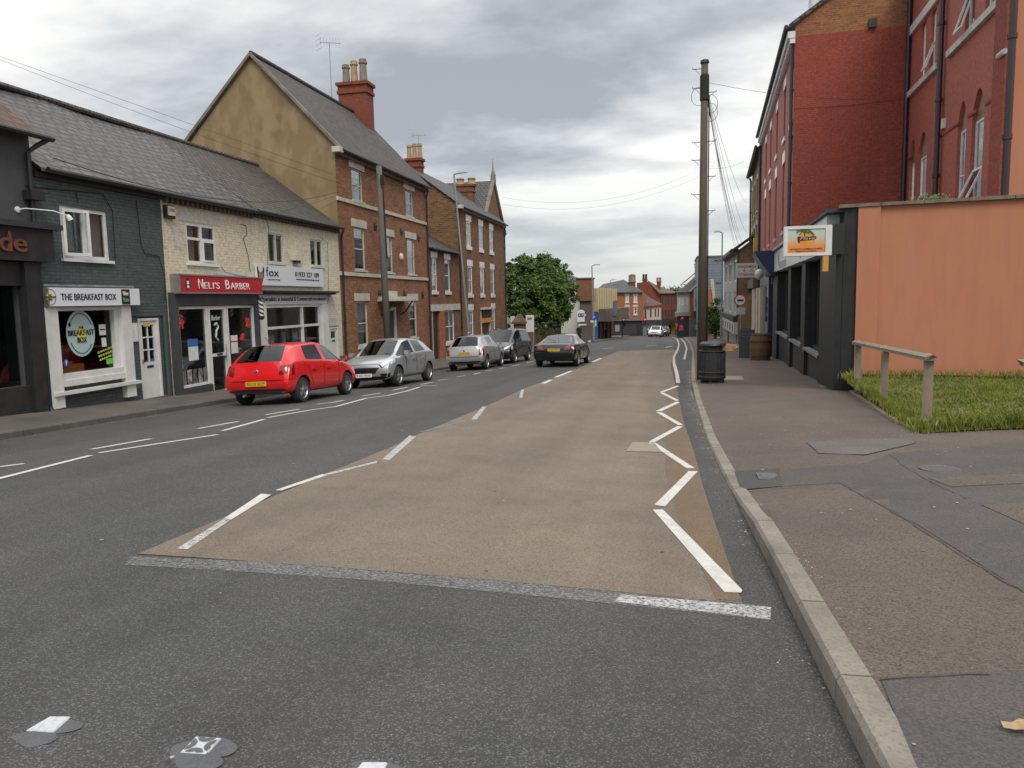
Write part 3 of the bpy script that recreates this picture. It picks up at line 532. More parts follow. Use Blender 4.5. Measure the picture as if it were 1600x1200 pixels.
# scraps
def scrap(px,py,sz,mat,label,cat,zf=pr,seed=0):
    c=gp(px,py,.11); r_=random.Random(seed); a=MB(); pts=[]
    for i in range(9):
        an=i/9*6.283; q=sz*r_.uniform(.6,1.1); pts.append((c.x+math.cos(an)*q,c.y+math.sin(an)*q*.6,zf(c.x,c.y)+.02+r_.uniform(0,.02)))
    a.add(pts+[(c.x,c.y,zf(c.x,c.y)+.035)],[(i,(i+1)%9,9) for i in range(9)]); a.build('litter',mat,label=label,cat='litter')
scrap(1287,609,.1,M('dry_leaf',(.32,.2,.1),.8,col2=(.4,.3,.16),scale=30),'crumpled brown leaf on the pavement by the black shop corner','litter',seed=2)
scrap(1592,1152,.055,M('dry_leaf',(.3,.2,.1)),'pale scrap lying on the pavement at the bottom right corner','litter',seed=5)

# grit, leaf scraps and gum that collect on the ground
rr=random.Random(77); a=MB()
def peb(x,y,z,r_):
    P=[(x+math.cos(k*1.257+r_*900)*r_*rr.uniform(.7,1.2),y+math.sin(k*1.257+r_*900)*r_*rr.uniform(.7,1.2),z) for k in range(5)]; a.add(P+[(x,y,z+r_*.7)],[(k,(k+1)%5,5) for k in range(5)])
for i in range(2600):
    y=rr.uniform(1.5,32); x=KR(y)-abs(rr.gauss(0,.07)); peb(x,y,gz(x,y)+.001,rr.uniform(.002,.007)*(1+y*.04))
for i in range(900):
    y=rr.uniform(1.5,25); x=KR(y)+.14+abs(rr.gauss(0,.05)); peb(x,y,pr(x,y)+.001,rr.uniform(.002,.006)*(1+y*.04))
for i in range(900):
    y=rr.uniform(8,40); x=KL(y)+abs(rr.gauss(0,.1)); peb(x,y,gz(x,y)+.001,rr.uniform(.004,.012))
for i in range(700):
    y=rr.uniform(2,16); x=rr.uniform(.8,5); peb(x,y,pr(x,y)+.001,rr.uniform(.002,.006))
a.build('gutter_grit',M('grit',(.13,.105,.08),.9,col2=(.36,.30,.22),scale=3,lo=.5,hi=.6),label='fine grit and leaf scraps along the kerbs',kind='stuff',origin=(0,0,0))
a=MB()
for i in range(250):
    if i<230: y=rr.uniform(1.8,26); x=rr.uniform(.8,4.0); z=pr(x,y)+.0105
    else: y=rr.uniform(2,12); x=rr.uniform(-5,.3); z=gz(x,y)+.0135
    r_=rr.uniform(.006,.016); a.poly([(x+math.cos(k*.7)*r_*rr.uniform(.8,1.2),y+math.sin(k*.7)*r_*rr.uniform(.8,1.2),z) for k in range(9)])
a.build('gum_spots',M('gum',(.34,.31,.28),.8,col2=(.07,.065,.06),scale=1.5,lo=.45,hi=.55),label='trodden chewing gum spots on the pavement and road',kind='stuff',origin=(0,0,0))
seam=M('sealed_seam',(.045,.043,.04),.8,col2=(.08,.075,.07),scale=20)
def crack(P,wd,zf_=gz,dz=.0095,px=True,h=0):
    W=[gp(*p,h) for p in P] if px else [Vector(p) for p in P]; Q_=[]
    for A,B in zip(W,W[1:]):
        n=max(2,int((B-A).length/.12)); 
        for i in range(n): Q_.append(A.lerp(B,i/n)+Vector((rr.gauss(0,.009),rr.gauss(0,.009),0)))
    a=MB()
    for p,q in zip(Q_,Q_[1:]):
        d=q-p; 
        if d.length<1e-4: continue
        o=Vector((d.y,-d.x,0)).normalized()*wd*rr.uniform(.3,.6); a.poly([(v.x,v.y,zf_(v.x,v.y)+dz) for v in(p-o,q-o,q+o,p+o)])
    if a.v: a.build('crack',seam,kind='structure',origin=(0,0,0))
crack([(978,706),(1034,708),(1090,709)],.007); crack([(1000,645),(1060,646)],.007); crack([(1075,560),(1076,640),(1092,700),(1118,760)],.012,dz=.005) if 0 else None
crack([(1165,754),(1312,752),(1437,828),(1600,934)],.010,pr,.0105,h=.12); crack([(1262,692),(1280,708),(1352,716)],.008,pr,.0105,h=.12); crack([(1374,1063),(1600,1056)],.010,pr,.0105,h=.12); crack([(1388,713),(1430,745),(1520,790)],.008,pr,.0105,h=.12)
crack([(1148,702),(1255,700),(1600,698)],.007,pr,.0105,h=.12)
#===== left side of the street ==============================================
LF=Fr((-12.5,0),0,1)
def house(name,label,fr,t0,t1,zb,ze,dep,mat,holes=(),sidemat=None,ridge=None,cat='building',near=True,far=True,group=None,front_dep=.13,backz=None):
    r=empty(name,fr.pt((t0+t1)/2,zb,-dep/2),label,cat,group); a=MB()
    a.wall(fr,t0,t1,zb,ze,holes,dep=front_dep); bz=ze if backz is None else backz
    a.build('wall',mat,r); b=MB(); b.poly([fr.pt(t0+.004,zb,-dep),fr.pt(t1-.004,zb,-dep),fr.pt(t1-.004,bz,-dep),fr.pt(t0+.004,bz,-dep)])
    for t,on in((t0+.004,near),(t1-.004,far)):
        if not on: continue
        p=[fr.pt(t,zb,0),fr.pt(t,zb,-dep),fr.pt(t,bz,-dep)]+([fr.pt(t,ridge[1],ridge[0])] if ridge else [])+[fr.pt(t,ze,0)]; b.poly(p)
    if b.v: b.build('side_wall',sidemat or mat,r)
    # floor slab inside keeps rooms dark
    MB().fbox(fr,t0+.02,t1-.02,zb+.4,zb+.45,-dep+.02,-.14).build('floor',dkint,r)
    return r
def T(x,y,n=0): return LF.px(x,y,n)
#--- dark shop at the left edge
h=[(9.5,12.75,.0,2.0)]
r=house('dark_shop','charcoal shop with copper letters and black front at the far left',LF,6,13.33,-1.2,4.95,7,M('charcoal_render',(.055,.058,.06),.8,col2=(.075,.077,.08),scale=2,bump=.3,bscale=20),h,ridge=(-3.5,7.6))
a=MB(); a.fbox(LF,6,12.95,-1,-.0,.0,.12); a.fbox(LF,12.75,13.05,-.75,2.4,0,.2); a.fbox(LF,11.0,11.15,0,2.0,-.1,.1); a.fbox(LF,9.4,12.75,1.95,2.4,0,.1); a.build('shop_front',blk,r)
a=MB(); a.fbox(LF,11.2,12.7,.1,1.9,-.1,-.09); a.build('shop_window',GLS,r)
a=MB(); a.fbox(LF,11.9,12.25,.0,1.1,-.3,-.28); a.build('poster',M('pale_blue_poster',(.3,.42,.47),.6),r)
a=MB(); roofslope(a,LF,5.9,13.42,(.28,4.88),(-3.5,7.75)); roofslope(a,LF,5.9,13.42,(-7.2,4.9),(-3.5,7.75)); a.build('roof',tile_br,r)
gutter(r,LF,5.9,13.6,4.86,.32); 
a=MB(); a.tube([LF.pt(13.5,4.84,.3),LF.pt(13.35,4.7,.15),LF.pt(13.2,4.55,.08),LF.pt(13.2,-.5,.08),LF.pt(13.22,-.62,.16)],.05,8); a.box(LF.pt(13.22,3.72,.12),(.2,.34,.18)); a.build('downpipe',iron,r)
s=empty('shop_sign',LF.pt(10,2.4,.2),'dark fascia sign ending in copper letters de at the left edge','shop sign')
a=MB(); a.fbox(LF,7,13.42,2.42,3.05,.0,.3); a.build('board',blk,s); a=MB(); a.fbox(LF,6.9,13.56,3.053,3.16,.0,.42); a.build('capping',M('dark_grey_cap',(.03,.033,.04),.5),s)
cop=M('copper_letters',(.42,.17,.11),.3,.7,col2=(.3,.12,.08),scale=20)
ta,za=T(20,405,.3); tb,zb=T(42,372,.3); text('e',LF,T(20,390,.3)[0],T(41,390,.3)[0],2.58,2.83,.302,cop,s,ext=.02,bold=.01); text('d',LF,T(-2,390,.3)[0],T(17,390,.3)[0],2.58,2.95,.302,cop,s,ext=.02,bold=.01)
# swan-neck light
q=empty('swan_neck_lamp',LF.pt(13.2,3.3,0),'thin white swan neck lamp over the dark shop sign','lamp')
MB().tube([LF.pt(12.9,3.42,0),LF.pt(13.0,3.45,.1),LF.pt(13.3,3.42,.45),LF.pt(13.5,3.34,.6)],.012,6).build('arm',pvc,q); a=MB(); a.lathe(LF.pt(12.9,3.42,0),[(.06,0),(.06,.03),(.02,.04)],12,(1,0,0)); a.lathe(LF.pt(13.5,3.36,.6),[(.02,0),(.05,.05),(.055,.12)],12,(.3,.3,-1)); a.build('lamp_head',pvc,q)
a=MB(); a.fbox(LF,13.42,13.58,2.78,3.0,0,.09); a.build('alarm_box',M('yellow_plastic',(.65,.4,.04),.4),label='small yellow alarm box on the grey wall beside the dark fascia',cat='alarm box')
#--- grey painted brick cafe
hw=(13.97,15.34,2.54,3.63); sh=(13.55,15.42,.05,1.5); dr=(16.1,16.85,-.78,1.24)
r=house('cafe_building','grey painted brick cafe with white shop window and white door',LF,13.34,17.25,-1.3,4.32,6.4,grey_br,[hw,sh,dr],ridge=(-3.2,6.72),sidemat=grey_br)
def open_win(): pass
f=window(r,LF,hw,'two',dep=.09,fw=.075,fm=pvc,curtain=4,sill=.05)
# left casement ajar
a=MB(); O=LF.pt(hw[0]+.06,0,-.03); dd=Vector((math.sin(R(14)),math.cos(R(14)),0)); wl=(hw[1]-hw[0])/2-.08
def cas(u0,u1,z0,z1,k): 
    nn=Vector((dd.y,-dd.x,0)); P=[]
    for z in(z0,z1):
        for u,n in((u0,0),(u1,0),(u1,k),(u0,k)): P.append(O+dd*u+nn*n+Vector((0,0,z)))
    a.hexa(P)
cas(0,.06,2.6,3.57,.05); cas(wl-.06,wl,2.6,3.57,.05); cas(.06,wl-.06,2.6,2.66,.05); cas(.06,wl-.06,3.51,3.57,.05); a.build('casement',pvc,f)
a=MB(); roofslope(a,LF,13.34,17.25,(.22,4.28),(-3.2,6.78),sag=.09,seg=10); roofslope(a,LF,13.34,17.25,(-6.6,4.4),(-3.2,6.78)); a.build('roof',slate,r)
gutter(r,LF,13.5,17.25,4.26,.24); MB().tube([LF.pt(13.34,6.8,-3.2),LF.pt(17.25,6.8,-3.2)],.09,8).build('ridge_tiles',slate,r)
a=MB(); a.fbox(LF,13.34,17.2,4.12,4.25,0,.08); a.build('eaves_board',blk,r)
a=MB(); a.fbox(LF,13.3,15.95,1.945,1.99,0,.09); a.build('ledge',M('pale_grey_green',(.2,.24,.22),.8,col2=(.12,.15,.14),scale=8),r)
# shop window surround
a=MB(); a.fbox(LF,13.22,13.55,-.55,1.52,.0,.14); a.fbox(LF,15.42,15.72,-.58,1.52,.0,.14); a.fbox(LF,13.55,15.42,.0,.13,-.1,.09); a.fbox(LF,13.55,15.42,-.13,.0,-.02,.12); a.fbox(LF,13.28,15.85,-.29,-.22,.02,.20); a.fbox(LF,13.55,15.42,1.44,1.52,-.12,.05); a.fbox(LF,13.55,13.6,.13,1.44,-.12,.02); a.fbox(LF,15.3,15.42,.13,1.44,-.12,.02); f=a.build('shop_window_frame',white,r)
MB().fbox(LF,13.6,15.3,.13,1.44,-.1,-.09).build('pane',GLS,f)
MB().fbox(LF,13.25,13.5,-.72,-.56,.0,.13).build('plinth_block',blkm,r)
# room behind glass
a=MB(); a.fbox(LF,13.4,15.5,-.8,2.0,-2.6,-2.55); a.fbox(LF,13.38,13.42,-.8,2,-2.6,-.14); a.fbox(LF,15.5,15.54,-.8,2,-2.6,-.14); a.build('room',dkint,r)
a=MB(); a.fbox(LF,13.62,14.45,.0,.30,-.45,-.13); a.fbox(LF,13.9,14.2,.30,.36,-.4,-.2); a.build('counter',M('orange_counter',(.85,.30,.07),.5,col2=(.7,.24,.06),scale=8),r)
a=MB(); a.fbox(LF,14.6,15.4,-.0,.18,-1.4,-.9); a.fbox(LF,13.7,15.3,1.1,1.14,-2.5,-2.3); a.fbox(LF,14.0,14.5,.35,.55,-2.4,-2.1); a.build('shelf',M('dim_metal',(.2,.2,.19),.4,.5),r)
def disc(fr,x,y,rx,ry,n,mat,par,name='sticker',px=True,seg=28,th=.004):
    t,z=fr.px(x,y,n) if px else (x,y); a=MB(); P=[fr.pt(t+rx*math.cos(i/seg*6.2832),z+ry*math.sin(i/seg*6.2832),n) for i in range(seg)]; a.poly(P); a.poly([p+fr.o*th for p in P]); 
    for i in range(seg): j=(i+1)%seg; a.poly([P[i],P[j],P[j]+fr.o*th,P[i]+fr.o*th])
    return a.build(name,mat,par)
bk=M('ink_black',(.02,.02,.02),.6); 
S0=empty('window_sticker',LF.pt(14.4,.3,-.08),'large pale oval breakfast sticker on the cafe window','sticker')
t_,z_=T(126.5,521,-.08); o=disc(LF,t_,z_,.41,.50,-.085,M('sticker_pale',(.42,.56,.54),.5),S0,'disc',px=False); disc(LF,t_+.02,z_,.15,.15,-.078,M('yolk',(.68,.62,.12),.5),S0,'yolk',px=False)
text('THE',LF,t_-.06,t_+.08,z_+.10,z_+.155,-.074,bk,S0); text('BREAKFAST',LF,t_-.37,t_+.37,z_-.04,z_+.08,-.074,bk,S0); text('BOX',LF,t_-.12,t_+.14,z_-.20,z_-.08,-.074,bk,S0)
for a0,a1 in((25,150),(205,330)):
    pts=[LF.pt(t_+.34*math.cos(R(k)),z_+.43*math.sin(R(k)),-.074) for k in range(a0,a1,8)]; MB().tube(pts,.008,4).build('ring',bk,S0); disc(LF,t_-.31,z_+.2,.035,.045,-.075,bk,S0,'spoon',px=False)
for (x,y,c,lb) in((103,567,(.04,.1,.45),'round blue social media sticker on the cafe window'),(90,569,(.05,.05,.05),'round dark social media sticker at the cafe window corner')):
    t_,z_=T(x,y,-.08); s=empty('window_sticker',LF.pt(t_,z_,-.08),lb,'sticker'); disc(LF,t_,z_,.065,.075,-.084,M('st_%d'%x,c,.4),s,'disc',px=False)
    if x==103: text('f',LF,t_-.025,t_+.03,z_-.05,z_+.05,-.078,pvc,s,bold=.02)
    else:
        a=MB(); 
        for p,q in(((-.035,-.04),(.035,-.04)),((.035,-.04),(.035,.04)),((.035,.04),(-.035,.04)),((-.035,.04),(-.035,-.04))): a.tube([LF.pt(t_+p[0],z_+p[1],-.076),LF.pt(t_+q[0],z_+q[1],-.076)],.006,4)
        a.tube([LF.pt(t_+.016*math.cos(k),z_+.018*math.sin(k),-.076) for k in range(8)],.004,4); a.build('mark',pvc,s)
s=empty('window_sticker',LF.pt(15,.5,-.08),'slanting yellow green handwritten slogan on the cafe window','sticker'); a=MB(); rr=random.Random(5)
for L_ in range(3):
    u=0
    while u<.44-.05*L_:
        w_=rr.uniform(.03,.07); x=14.83+u+.02*L_; z=.50-.085*L_+u*.22; a.tube([LF.pt(x,z-.02,-.075),LF.pt(x+w_*.3,z+.022,-.075),LF.pt(x+w_*.6,z-.018,-.075),LF.pt(x+w_*.9,z+.02,-.075)],.007,4); u+=w_+.02
a.build('handwriting',M('lime_ink',(.45,.6,.05),.5),s)
s=empty('window_sticker',LF.pt(14.95,1,-.08),'small white notice high in the cafe window','sticker'); a=MB(); a.fbox(LF,14.93,15.13,.88,1.12,-.086,-.08); a.fbox(LF,14.98,15.12,.62,.82,-.086,-.08); a.build('paper',pvc,s); MB().fbox(LF,14.95,15.11,.99,1.02,-.08,-.078).build('print',bk,s)
s=empty('window_sticker',LF.pt(15.1,.25,-.08),'bright green label at the lower right of the cafe window','sticker'); a=MB(); a.fbox(LF,15.08,15.28,.22,.34,-.086,-.08); a.build('label_card',M('green_label',(.12,.5,.06),.5),s)
s=empty('shop_sign',LF.pt(14.6,1.55,.1),'long white fascia sign of the breakfast cafe','shop sign')
MB().fbox(LF,13.25,15.95,1.54,1.92,.0,.22).build('board',M('sign_white',(.66,.68,.72),.4),s); MB().fbox(LF,13.23,13.26,1.53,1.93,.0,.23).build('end_cap',steel,s)
text('THE BREAKFAST BOX',LF,T(95,464,.22)[0],T(181,464,.22)[0],1.665,1.80,.221,bk,s,bold=-.004)
t_,z_=T(78,465,.22); disc(LF,t_+.0,1.73,.10,.10,.222,M('yolk'),s,'logo',px=False) if 0 else disc(LF,t_,1.73,.085,.09,.222,MATS['yolk'],s,'logo',px=False)
MB().tube([LF.pt(t_+.15*math.cos(k*.3),1.73+.16*math.sin(k*.3),.225) for k in range(22)],.005,4).build('ring',bk,s); text('BREAKFAST',LF,t_-.15,t_+.15,1.715,1.745,.226,bk,s); text('THE',LF,t_-.03,t_+.03,1.76,1.78,.226,bk,s); text('BOX',LF,t_-.04,t_+.04,1.67,1.70,.226,bk,s)
ta=T(190,465,.22)[0]; tb=T(202.5,465,.22)[0]; o=MB().fbox(LF,ta,tb,1.56,1.90,.222,.23).build('panel',bk,s); text('Uber',LF,ta+.04,tb-.05,1.76,1.85,.231,pvc,s); text('Eats',LF,ta+.05,tb-.05,1.62,1.71,.231,MATS['green_label'],s)
o=MB().fbox(LF,*T(198,506)[:1],T(213,506)[0],.68,1.12,.0,.03).build('menu_board',pvc,label='white menu board on the grey wall beside the white door',cat='notice board')
# door
def pdoor(par,fr,t0,t1,z0,z1,mat,glass=(2,3),dep=.10,name='door',zg=.45):
    a=MB(); w_=t1-t0; fw=.06
    a.fbox(fr,t0,t0+fw,z0,z1,-dep,-dep+.08); a.fbox(fr,t1-fw,t1,z0,z1,-dep,-dep+.08); a.fbox(fr,t0+fw,t1-fw,z1-fw,z1,-dep,-dep+.08); f=a.build('door_frame',mat,par)
    a=MB(); A,B=t0+fw+.003,t1-fw-.003; zt=z1-fw-.003; n0,n1=-dep,-dep+.045; zm=z0+(z1-z0)*zg
    a.fbox(fr,A,B,z0,zm,n0,n1); a.fbox(fr,A,A+.1,zm,zt,n0,n1); a.fbox(fr,B-.1,B,zm,zt,n0,n1); a.fbox(fr,A+.1,B-.1,zt-.1,zt,n0,n1)
    gx,gz_=glass
    for i in range(1,gx): x=A+.1+(B-A-.2)*i/gx; a.fbox(fr,x-.015,x+.015,zm,zt-.1,n0,n1-.005)
    for j in range(1,gz_): z=zm+(zt-.1-zm)*j/gz_; a.fbox(fr,A+.1,B-.1,z-.015,z+.015,n0,n1-.007)
    d=a.build(name,mat,par); MB().fbox(fr,A+.08,B-.08,zm-.01,zt-.08,n0+.012,n0+.02).build('pane',GL,d)
    MB().fbox(fr,(A+B)/2-.12,(A+B)/2+.12,zm-.14,zm-.08,n1,n1+.008).build('letterbox',blk,d); MB().fbox(fr,A+.03,A+.06,zm-.02,zm+.08,n1,n1+.03).build('handle',steel,d)
    return d
d=pdoor(r,LF,16.1,16.85,-.72,1.22,white,dep=.07)
MB().fbox(LF,16.32,16.55,1.02,1.10,-.02,-.015).build('notice',MATS['yellow_plastic'],d)
MB().fbox(LF,16.05,16.9,-.85,-.72,-.1,.1).build('doorstep',kerbd,r); MB().fbox(LF,15.98,16.98,1.26,1.30,0,.03).build('door_hood',grey_br,r)
def cable(par,P,name='cable',rad=.009,mat=None): return MB().tube([LF.pt(*LF.px(x,y,.02),.02) for x,y in P],rad,5).build(name,mat or blkm,par)
cable(r,[(40,290),(90,296),(160,302),(176,330),(180,405)]); cable(r,[(213,312),(216,340),(220,380),(226,396),(248,400),(257,430),(258,470)]); cable(r,[(119,300),(122,318)])
MB().tube([LF.pt(17.02,-.8,.05),LF.pt(17.02,1.3,.05)],.05,8).build('downpipe',M('grey_pipe',(.05,.07,.07),.5),r)
#--- barber
hw=(18.2,19.52,2.62,3.66); 
lw=(17.62,18.86,-.62,1.47); ndr=(18.9,19.75,-1.0,1.47); rw=(19.79,21.2,-.75,1.47)
r=house('barber_building','cream painted brick barber shop with red fascia and flaking render',LF,17.25,21.45,-1.5,4.32,6.4,cream_br,[hw,(17.55,21.25,-1.05,1.5)],ridge=(-3.2,6.72),near=True)
window(r,LF,hw,'neli',dep=.07,fw=.06,fm=pvc,curtain=3,sill=.05)
a=MB(); roofslope(a,LF,17.25,21.45,(.22,4.28),(-3.2,6.78),sag=.07,seg=10); roofslope(a,LF,17.25,21.45,(-6.6,4.4),(-3.2,6.78)); a.build('roof',slate,r)
gutter(r,LF,17.25,21.45,4.26,.24); MB().tube([LF.pt(17.25,6.8,-3.2),LF.pt(21.45,6.8,-3.2)],.09,8).build('ridge_tiles',slate2,r)
a=MB(); t=17.3
while t<21.4: a.hexa([LF.pt(t,4.08,.02),LF.pt(t+.1,4.08,.02),LF.pt(t+.1,4.08,.13),LF.pt(t,4.08,.13),LF.pt(t,4.22,.02),LF.pt(t+.1,4.22,.02),LF.pt(t+.1,4.22,.13),LF.pt(t,4.22,.13)]); a.poly([LF.pt(t+.1,4.08,.02),LF.pt(t+.21,4.08,.02),LF.pt(t+.21,4.22,.02),LF.pt(t+.1,4.22,.02)]); t+=.21
a.build('dentils',M('dentil_dark',(.09,.075,.06),.8),r); MB().fbox(LF,17.95,19.8,3.70,3.95,.0,.012).build('lintel',M('flaked_render',(.55,.54,.52),.9,col2=(.45,.42,.36),scale=9),r)
a=MB(); a.poly([LF.pt(t,z,.008) for t,z in((17.6,3.55),(17.75,3.62),(17.9,3.35),(18.02,3.2),(17.95,2.95),(17.8,3.05),(17.7,3.0),(17.72,3.25))]); a.poly([LF.pt(t,z,.008) for t,z in((18.9,2.38),(19.4,2.5),(20.2,2.44),(21.2,2.52),(21.3,2.3),(20.4,2.3),(19.5,2.36))]); a.build('flaked_patch',MATS['flaked_render'],r)
dg=M('dark_grey_front',(.045,.05,.055),.5,col2=(.06,.065,.07),scale=3)
a=MB(); a.fbox(LF,17.28,17.55,-1.1,1.84,0,.10); a.fbox(LF,17.55,21.45,1.5,1.84,0,.10); a.fbox(LF,21.25,21.45,-1.1,1.5,0,.10); a.fbox(LF,17.55,18.88,-1.1,-.66,-.05,.08); a.fbox(LF,19.8,21.25,-1.15,-.8,-.05,.08); a.build('shop_front',dg,r)
def wframe(t0,t1,z0,z1,fw=.055,n0=-.06,n1=.04,bars=()):
    a=MB(); a.fbox(LF,t0,t0+fw,z0,z1,n0,n1); a.fbox(LF,t1-fw,t1,z0,z1,n0,n1); a.fbox(LF,t0+fw,t1-fw,z1-fw,z1,n0,n1); a.fbox(LF,t0+fw,t1-fw,z0,z0+fw,n0,n1)
    for z in bars: a.fbox(LF,t0+fw,t1-fw,z-.04,z+.04,n0,n1)
    return a
f=wframe(17.57,18.86,-.64,1.48,fw=.07).build('shop_window_frame',pvc,r); MB().fbox(LF,17.62,18.82,-.6,1.44,-.03,-.02).build('pane',GLS,f)
f=wframe(19.79,21.23,-.78,1.48,fw=.07).build('shop_window_frame',pvc,r); MB().fbox(LF,19.84,21.19,-.74,1.44,-.03,-.02).build('pane',GLS,f)
f=wframe(18.88,19.77,-.98,1.48,fw=.10,bars=(.12,)).build('door',pvc,r); MB().fbox(LF,18.96,19.69,-.9,1.4,-.03,-.02).build('pane',GLS,f); MB().tube([LF.pt(19.62,-.1,.07),LF.pt(19.62,.4,.07)],.015,6).build('handle',steel,f); MB().fbox(LF,19.2,19.46,.1,.16,.04,.05).build('letterbox',blk,f)
MB().fbox(LF,18.85,19.8,-1.15,-.98,-.1,.12).build('doorstep',kerbm,r)
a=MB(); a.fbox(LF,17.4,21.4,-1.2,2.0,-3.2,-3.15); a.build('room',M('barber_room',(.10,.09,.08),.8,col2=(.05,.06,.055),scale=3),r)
a=MB(); a.fbox(LF,18.0,18.5,-.6,-.1,-1.5,-1.0); a.fbox(LF,18.0,18.5,-.1,.5,-1.1,-1.0); a.fbox(LF,20.0,20.6,-.6,-.1,-1.7,-1.2); a.fbox(LF,20.0,20.6,-.1,.6,-1.3,-1.2); a.build('barber_chair',blk,r)
rs=M('red_sticker',(.55,.03,.03),.5)
def poster(t0,t1,z0,z1,mat,label,n=-.015,cat='poster',name='poster',band=None):
    s=empty(name,LF.pt((t0+t1)/2,z0,n),label,cat); MB().fbox(LF,t0,t1,z0,z1,n,n+.004).build('sheet',mat,s)
    if band: MB().fbox(LF,t0,t1,band[0],band[1],n+.0045,n+.007).build('band',band[2],s)
    return s
s=poster(18.0,18.42,.05,.62,pvc,'white notice with a blue heading in the barber window',name='notice',cat='notice',band=(.42,.62,M('blue_band',(.03,.13,.4),.5)))
s=poster(20.0,20.35,.1,.62,pvc,'white notice in the right hand barber window by the door',name='notice',cat='notice',band=(.42,.46,rs))
for i in range(5): poster(17.66+i*.235,17.84+i*.235,-.56,-.18,M('photo_%d'%(i%2),((.22,.2,.18),(.45,.44,.42))[i%2],.4,col2=(.03,.03,.03),scale=9),'barber portrait photo %s in the bottom of the left window'%['at the far left','second from left','in the middle','second from right','at the far right'][i],cat='photo',name='portrait_photo',band=None)
for (x,z,lb) in((17.75,1.1,'red lettering decoration at the top left of the barber window'),(20.95,1.0,'red lettering decoration at the top right of the barber window'),(20.6,.55,'small red open sign in the barber window')):
    s=empty('window_sticker',LF.pt(x,z,-.01),lb,'sticker'); a=MB(); rr=random.Random(int(x*10))
    for i in range(9): a.tube([LF.pt(x+rr.uniform(-.13,.13),z+rr.uniform(-.2,.2)*(.5 if z<.6 else 1),-.008) for _ in range(3)],.018,5)
    a.build('lettering_shape',rs,s)
s=empty('window_sticker',LF.pt(19.3,.9,-.01),'pale barber head sticker on the glass door','sticker'); t_=19.33
text('Barber',LF,t_-.24,t_+.2,1.08,1.22,-.012,M('pale_green_vinyl',(.45,.6,.56),.5),s,shear=.3); MB().tube([LF.pt(t_-.1,.95,-.01),LF.pt(t_,1.0,-.01),LF.pt(t_+.08,.9,-.01),LF.pt(t_-.02,.78,-.01),LF.pt(t_-.06,.62,-.01),LF.pt(t_+.05,.52,-.01)],.03,5).build('head_outline',MATS['pale_green_vinyl'],s)
s=empty('shop_sign',LF.pt(19.5,1.84,.1),'red fascia sign with white barber shop lettering','shop sign')
MB().fbox(LF,17.45,21.44,1.845,2.27,.0,.25).build('board',red_sign,s); a=MB(); a.fbox(LF,17.42,21.44,2.272,2.31,.0,.27); a.fbox(LF,17.42,21.44,1.81,1.843,.0,.27); a.fbox(LF,17.41,17.449,1.81,2.31,.0,.27); a.build('trim',steel,s)
ta=T(310,447,.25)[0]; tb=T(343,447,.25)[0]; te=T(352,447,.25)[0]; td=T(390,447,.25)[0]
wt=M('letter_white',(.75,.72,.68),.5)
text('N',LF,ta,ta+.2,1.94,2.19,.252,wt,s); text("ELI'S",LF,ta+.24,tb,1.94,2.12,.252,wt,s); text('B',LF,te,te+.2,1.94,2.19,.252,wt,s); text('ARBER',LF,te+.25,td,1.94,2.12,.252,wt,s)
t_=T(293.5,446,.25)[0]; disc(LF,t_,2.06,.10,.15,.253,bk,s,'logo',px=False); a=MB(); a.lathe(LF.pt(t_,2.09,.257),[(.05,0),(.05,.004)],12,(1,0,0)); a.fbox(LF,t_-.04,t_+.04,1.95,2.02,.257,.261); a.build('logo_face',wt,s)
# barber pole
tq,zq=T(408,481,.45); P=LF.pt(tq,zq-.36,.45); s=empty('barber_pole',P,'black and white striped barber pole on the fox office corner','barber pole')
a=MB(); n_=20; rows=24
for i in range(rows):
    for j in range(n_):
        z0=P.z+.12+.5*i/rows; z1=P.z+.12+.5*(i+1)/rows; c=lambda q:(P.x+.075*math.cos(q/n_*6.2832),P.y+.075*math.sin(q/n_*6.2832)); p=c(j);q=c(j+1)
        a.add([(p[0],p[1],z0),(q[0],q[1],z0),(q[0],q[1],z1),(p[0],p[1],z1)],[(0,1,2,3)],int(((i/rows*2.0+j/n_)%1)*4)%2)
a.build('striped_tube',[bk,white],s,smooth=False); a=MB(); a.lathe(P,[(.02,0),(.07,.03),(.09,.08),(.09,.12)],16); a.lathe(P+Vector((0,0,.62)),[(.09,0),(.09,.05),(.06,.1),(.02,.12)],16); a.tube([LF.pt(tq,zq+.1,0),LF.pt(tq,zq+.1,.4)],.02,6); a.build('bracket',blk,s)
o=MB(); t_,z_=T(262,331,.0); o.fbox(LF,t_-.19,t_+.16,z_-.17,z_+.15,0,.1); s=empty('alarm_box',LF.pt(t_,z_-.17,0),'cream alarm box with dark rim at the cream and grey wall join','alarm box'); o.build('case',bk,s); MB().fbox(LF,t_-.14,t_+.13,z_-.1,z_+.13,.101,.125).build('cover',M('cream_plastic',(.55,.5,.38),.5),s); text('LYNX',LF,t_-.12,t_+.11,z_-.0,z_+.07,.126,bk,s,ext=.002)
cable(r,[(376,350),(384,352),(386,366),(380,372),(388,400),(391,425)],rad=.008); cable(r,[(345,415),(352,425),(372,430),(385,432)],rad=.006)
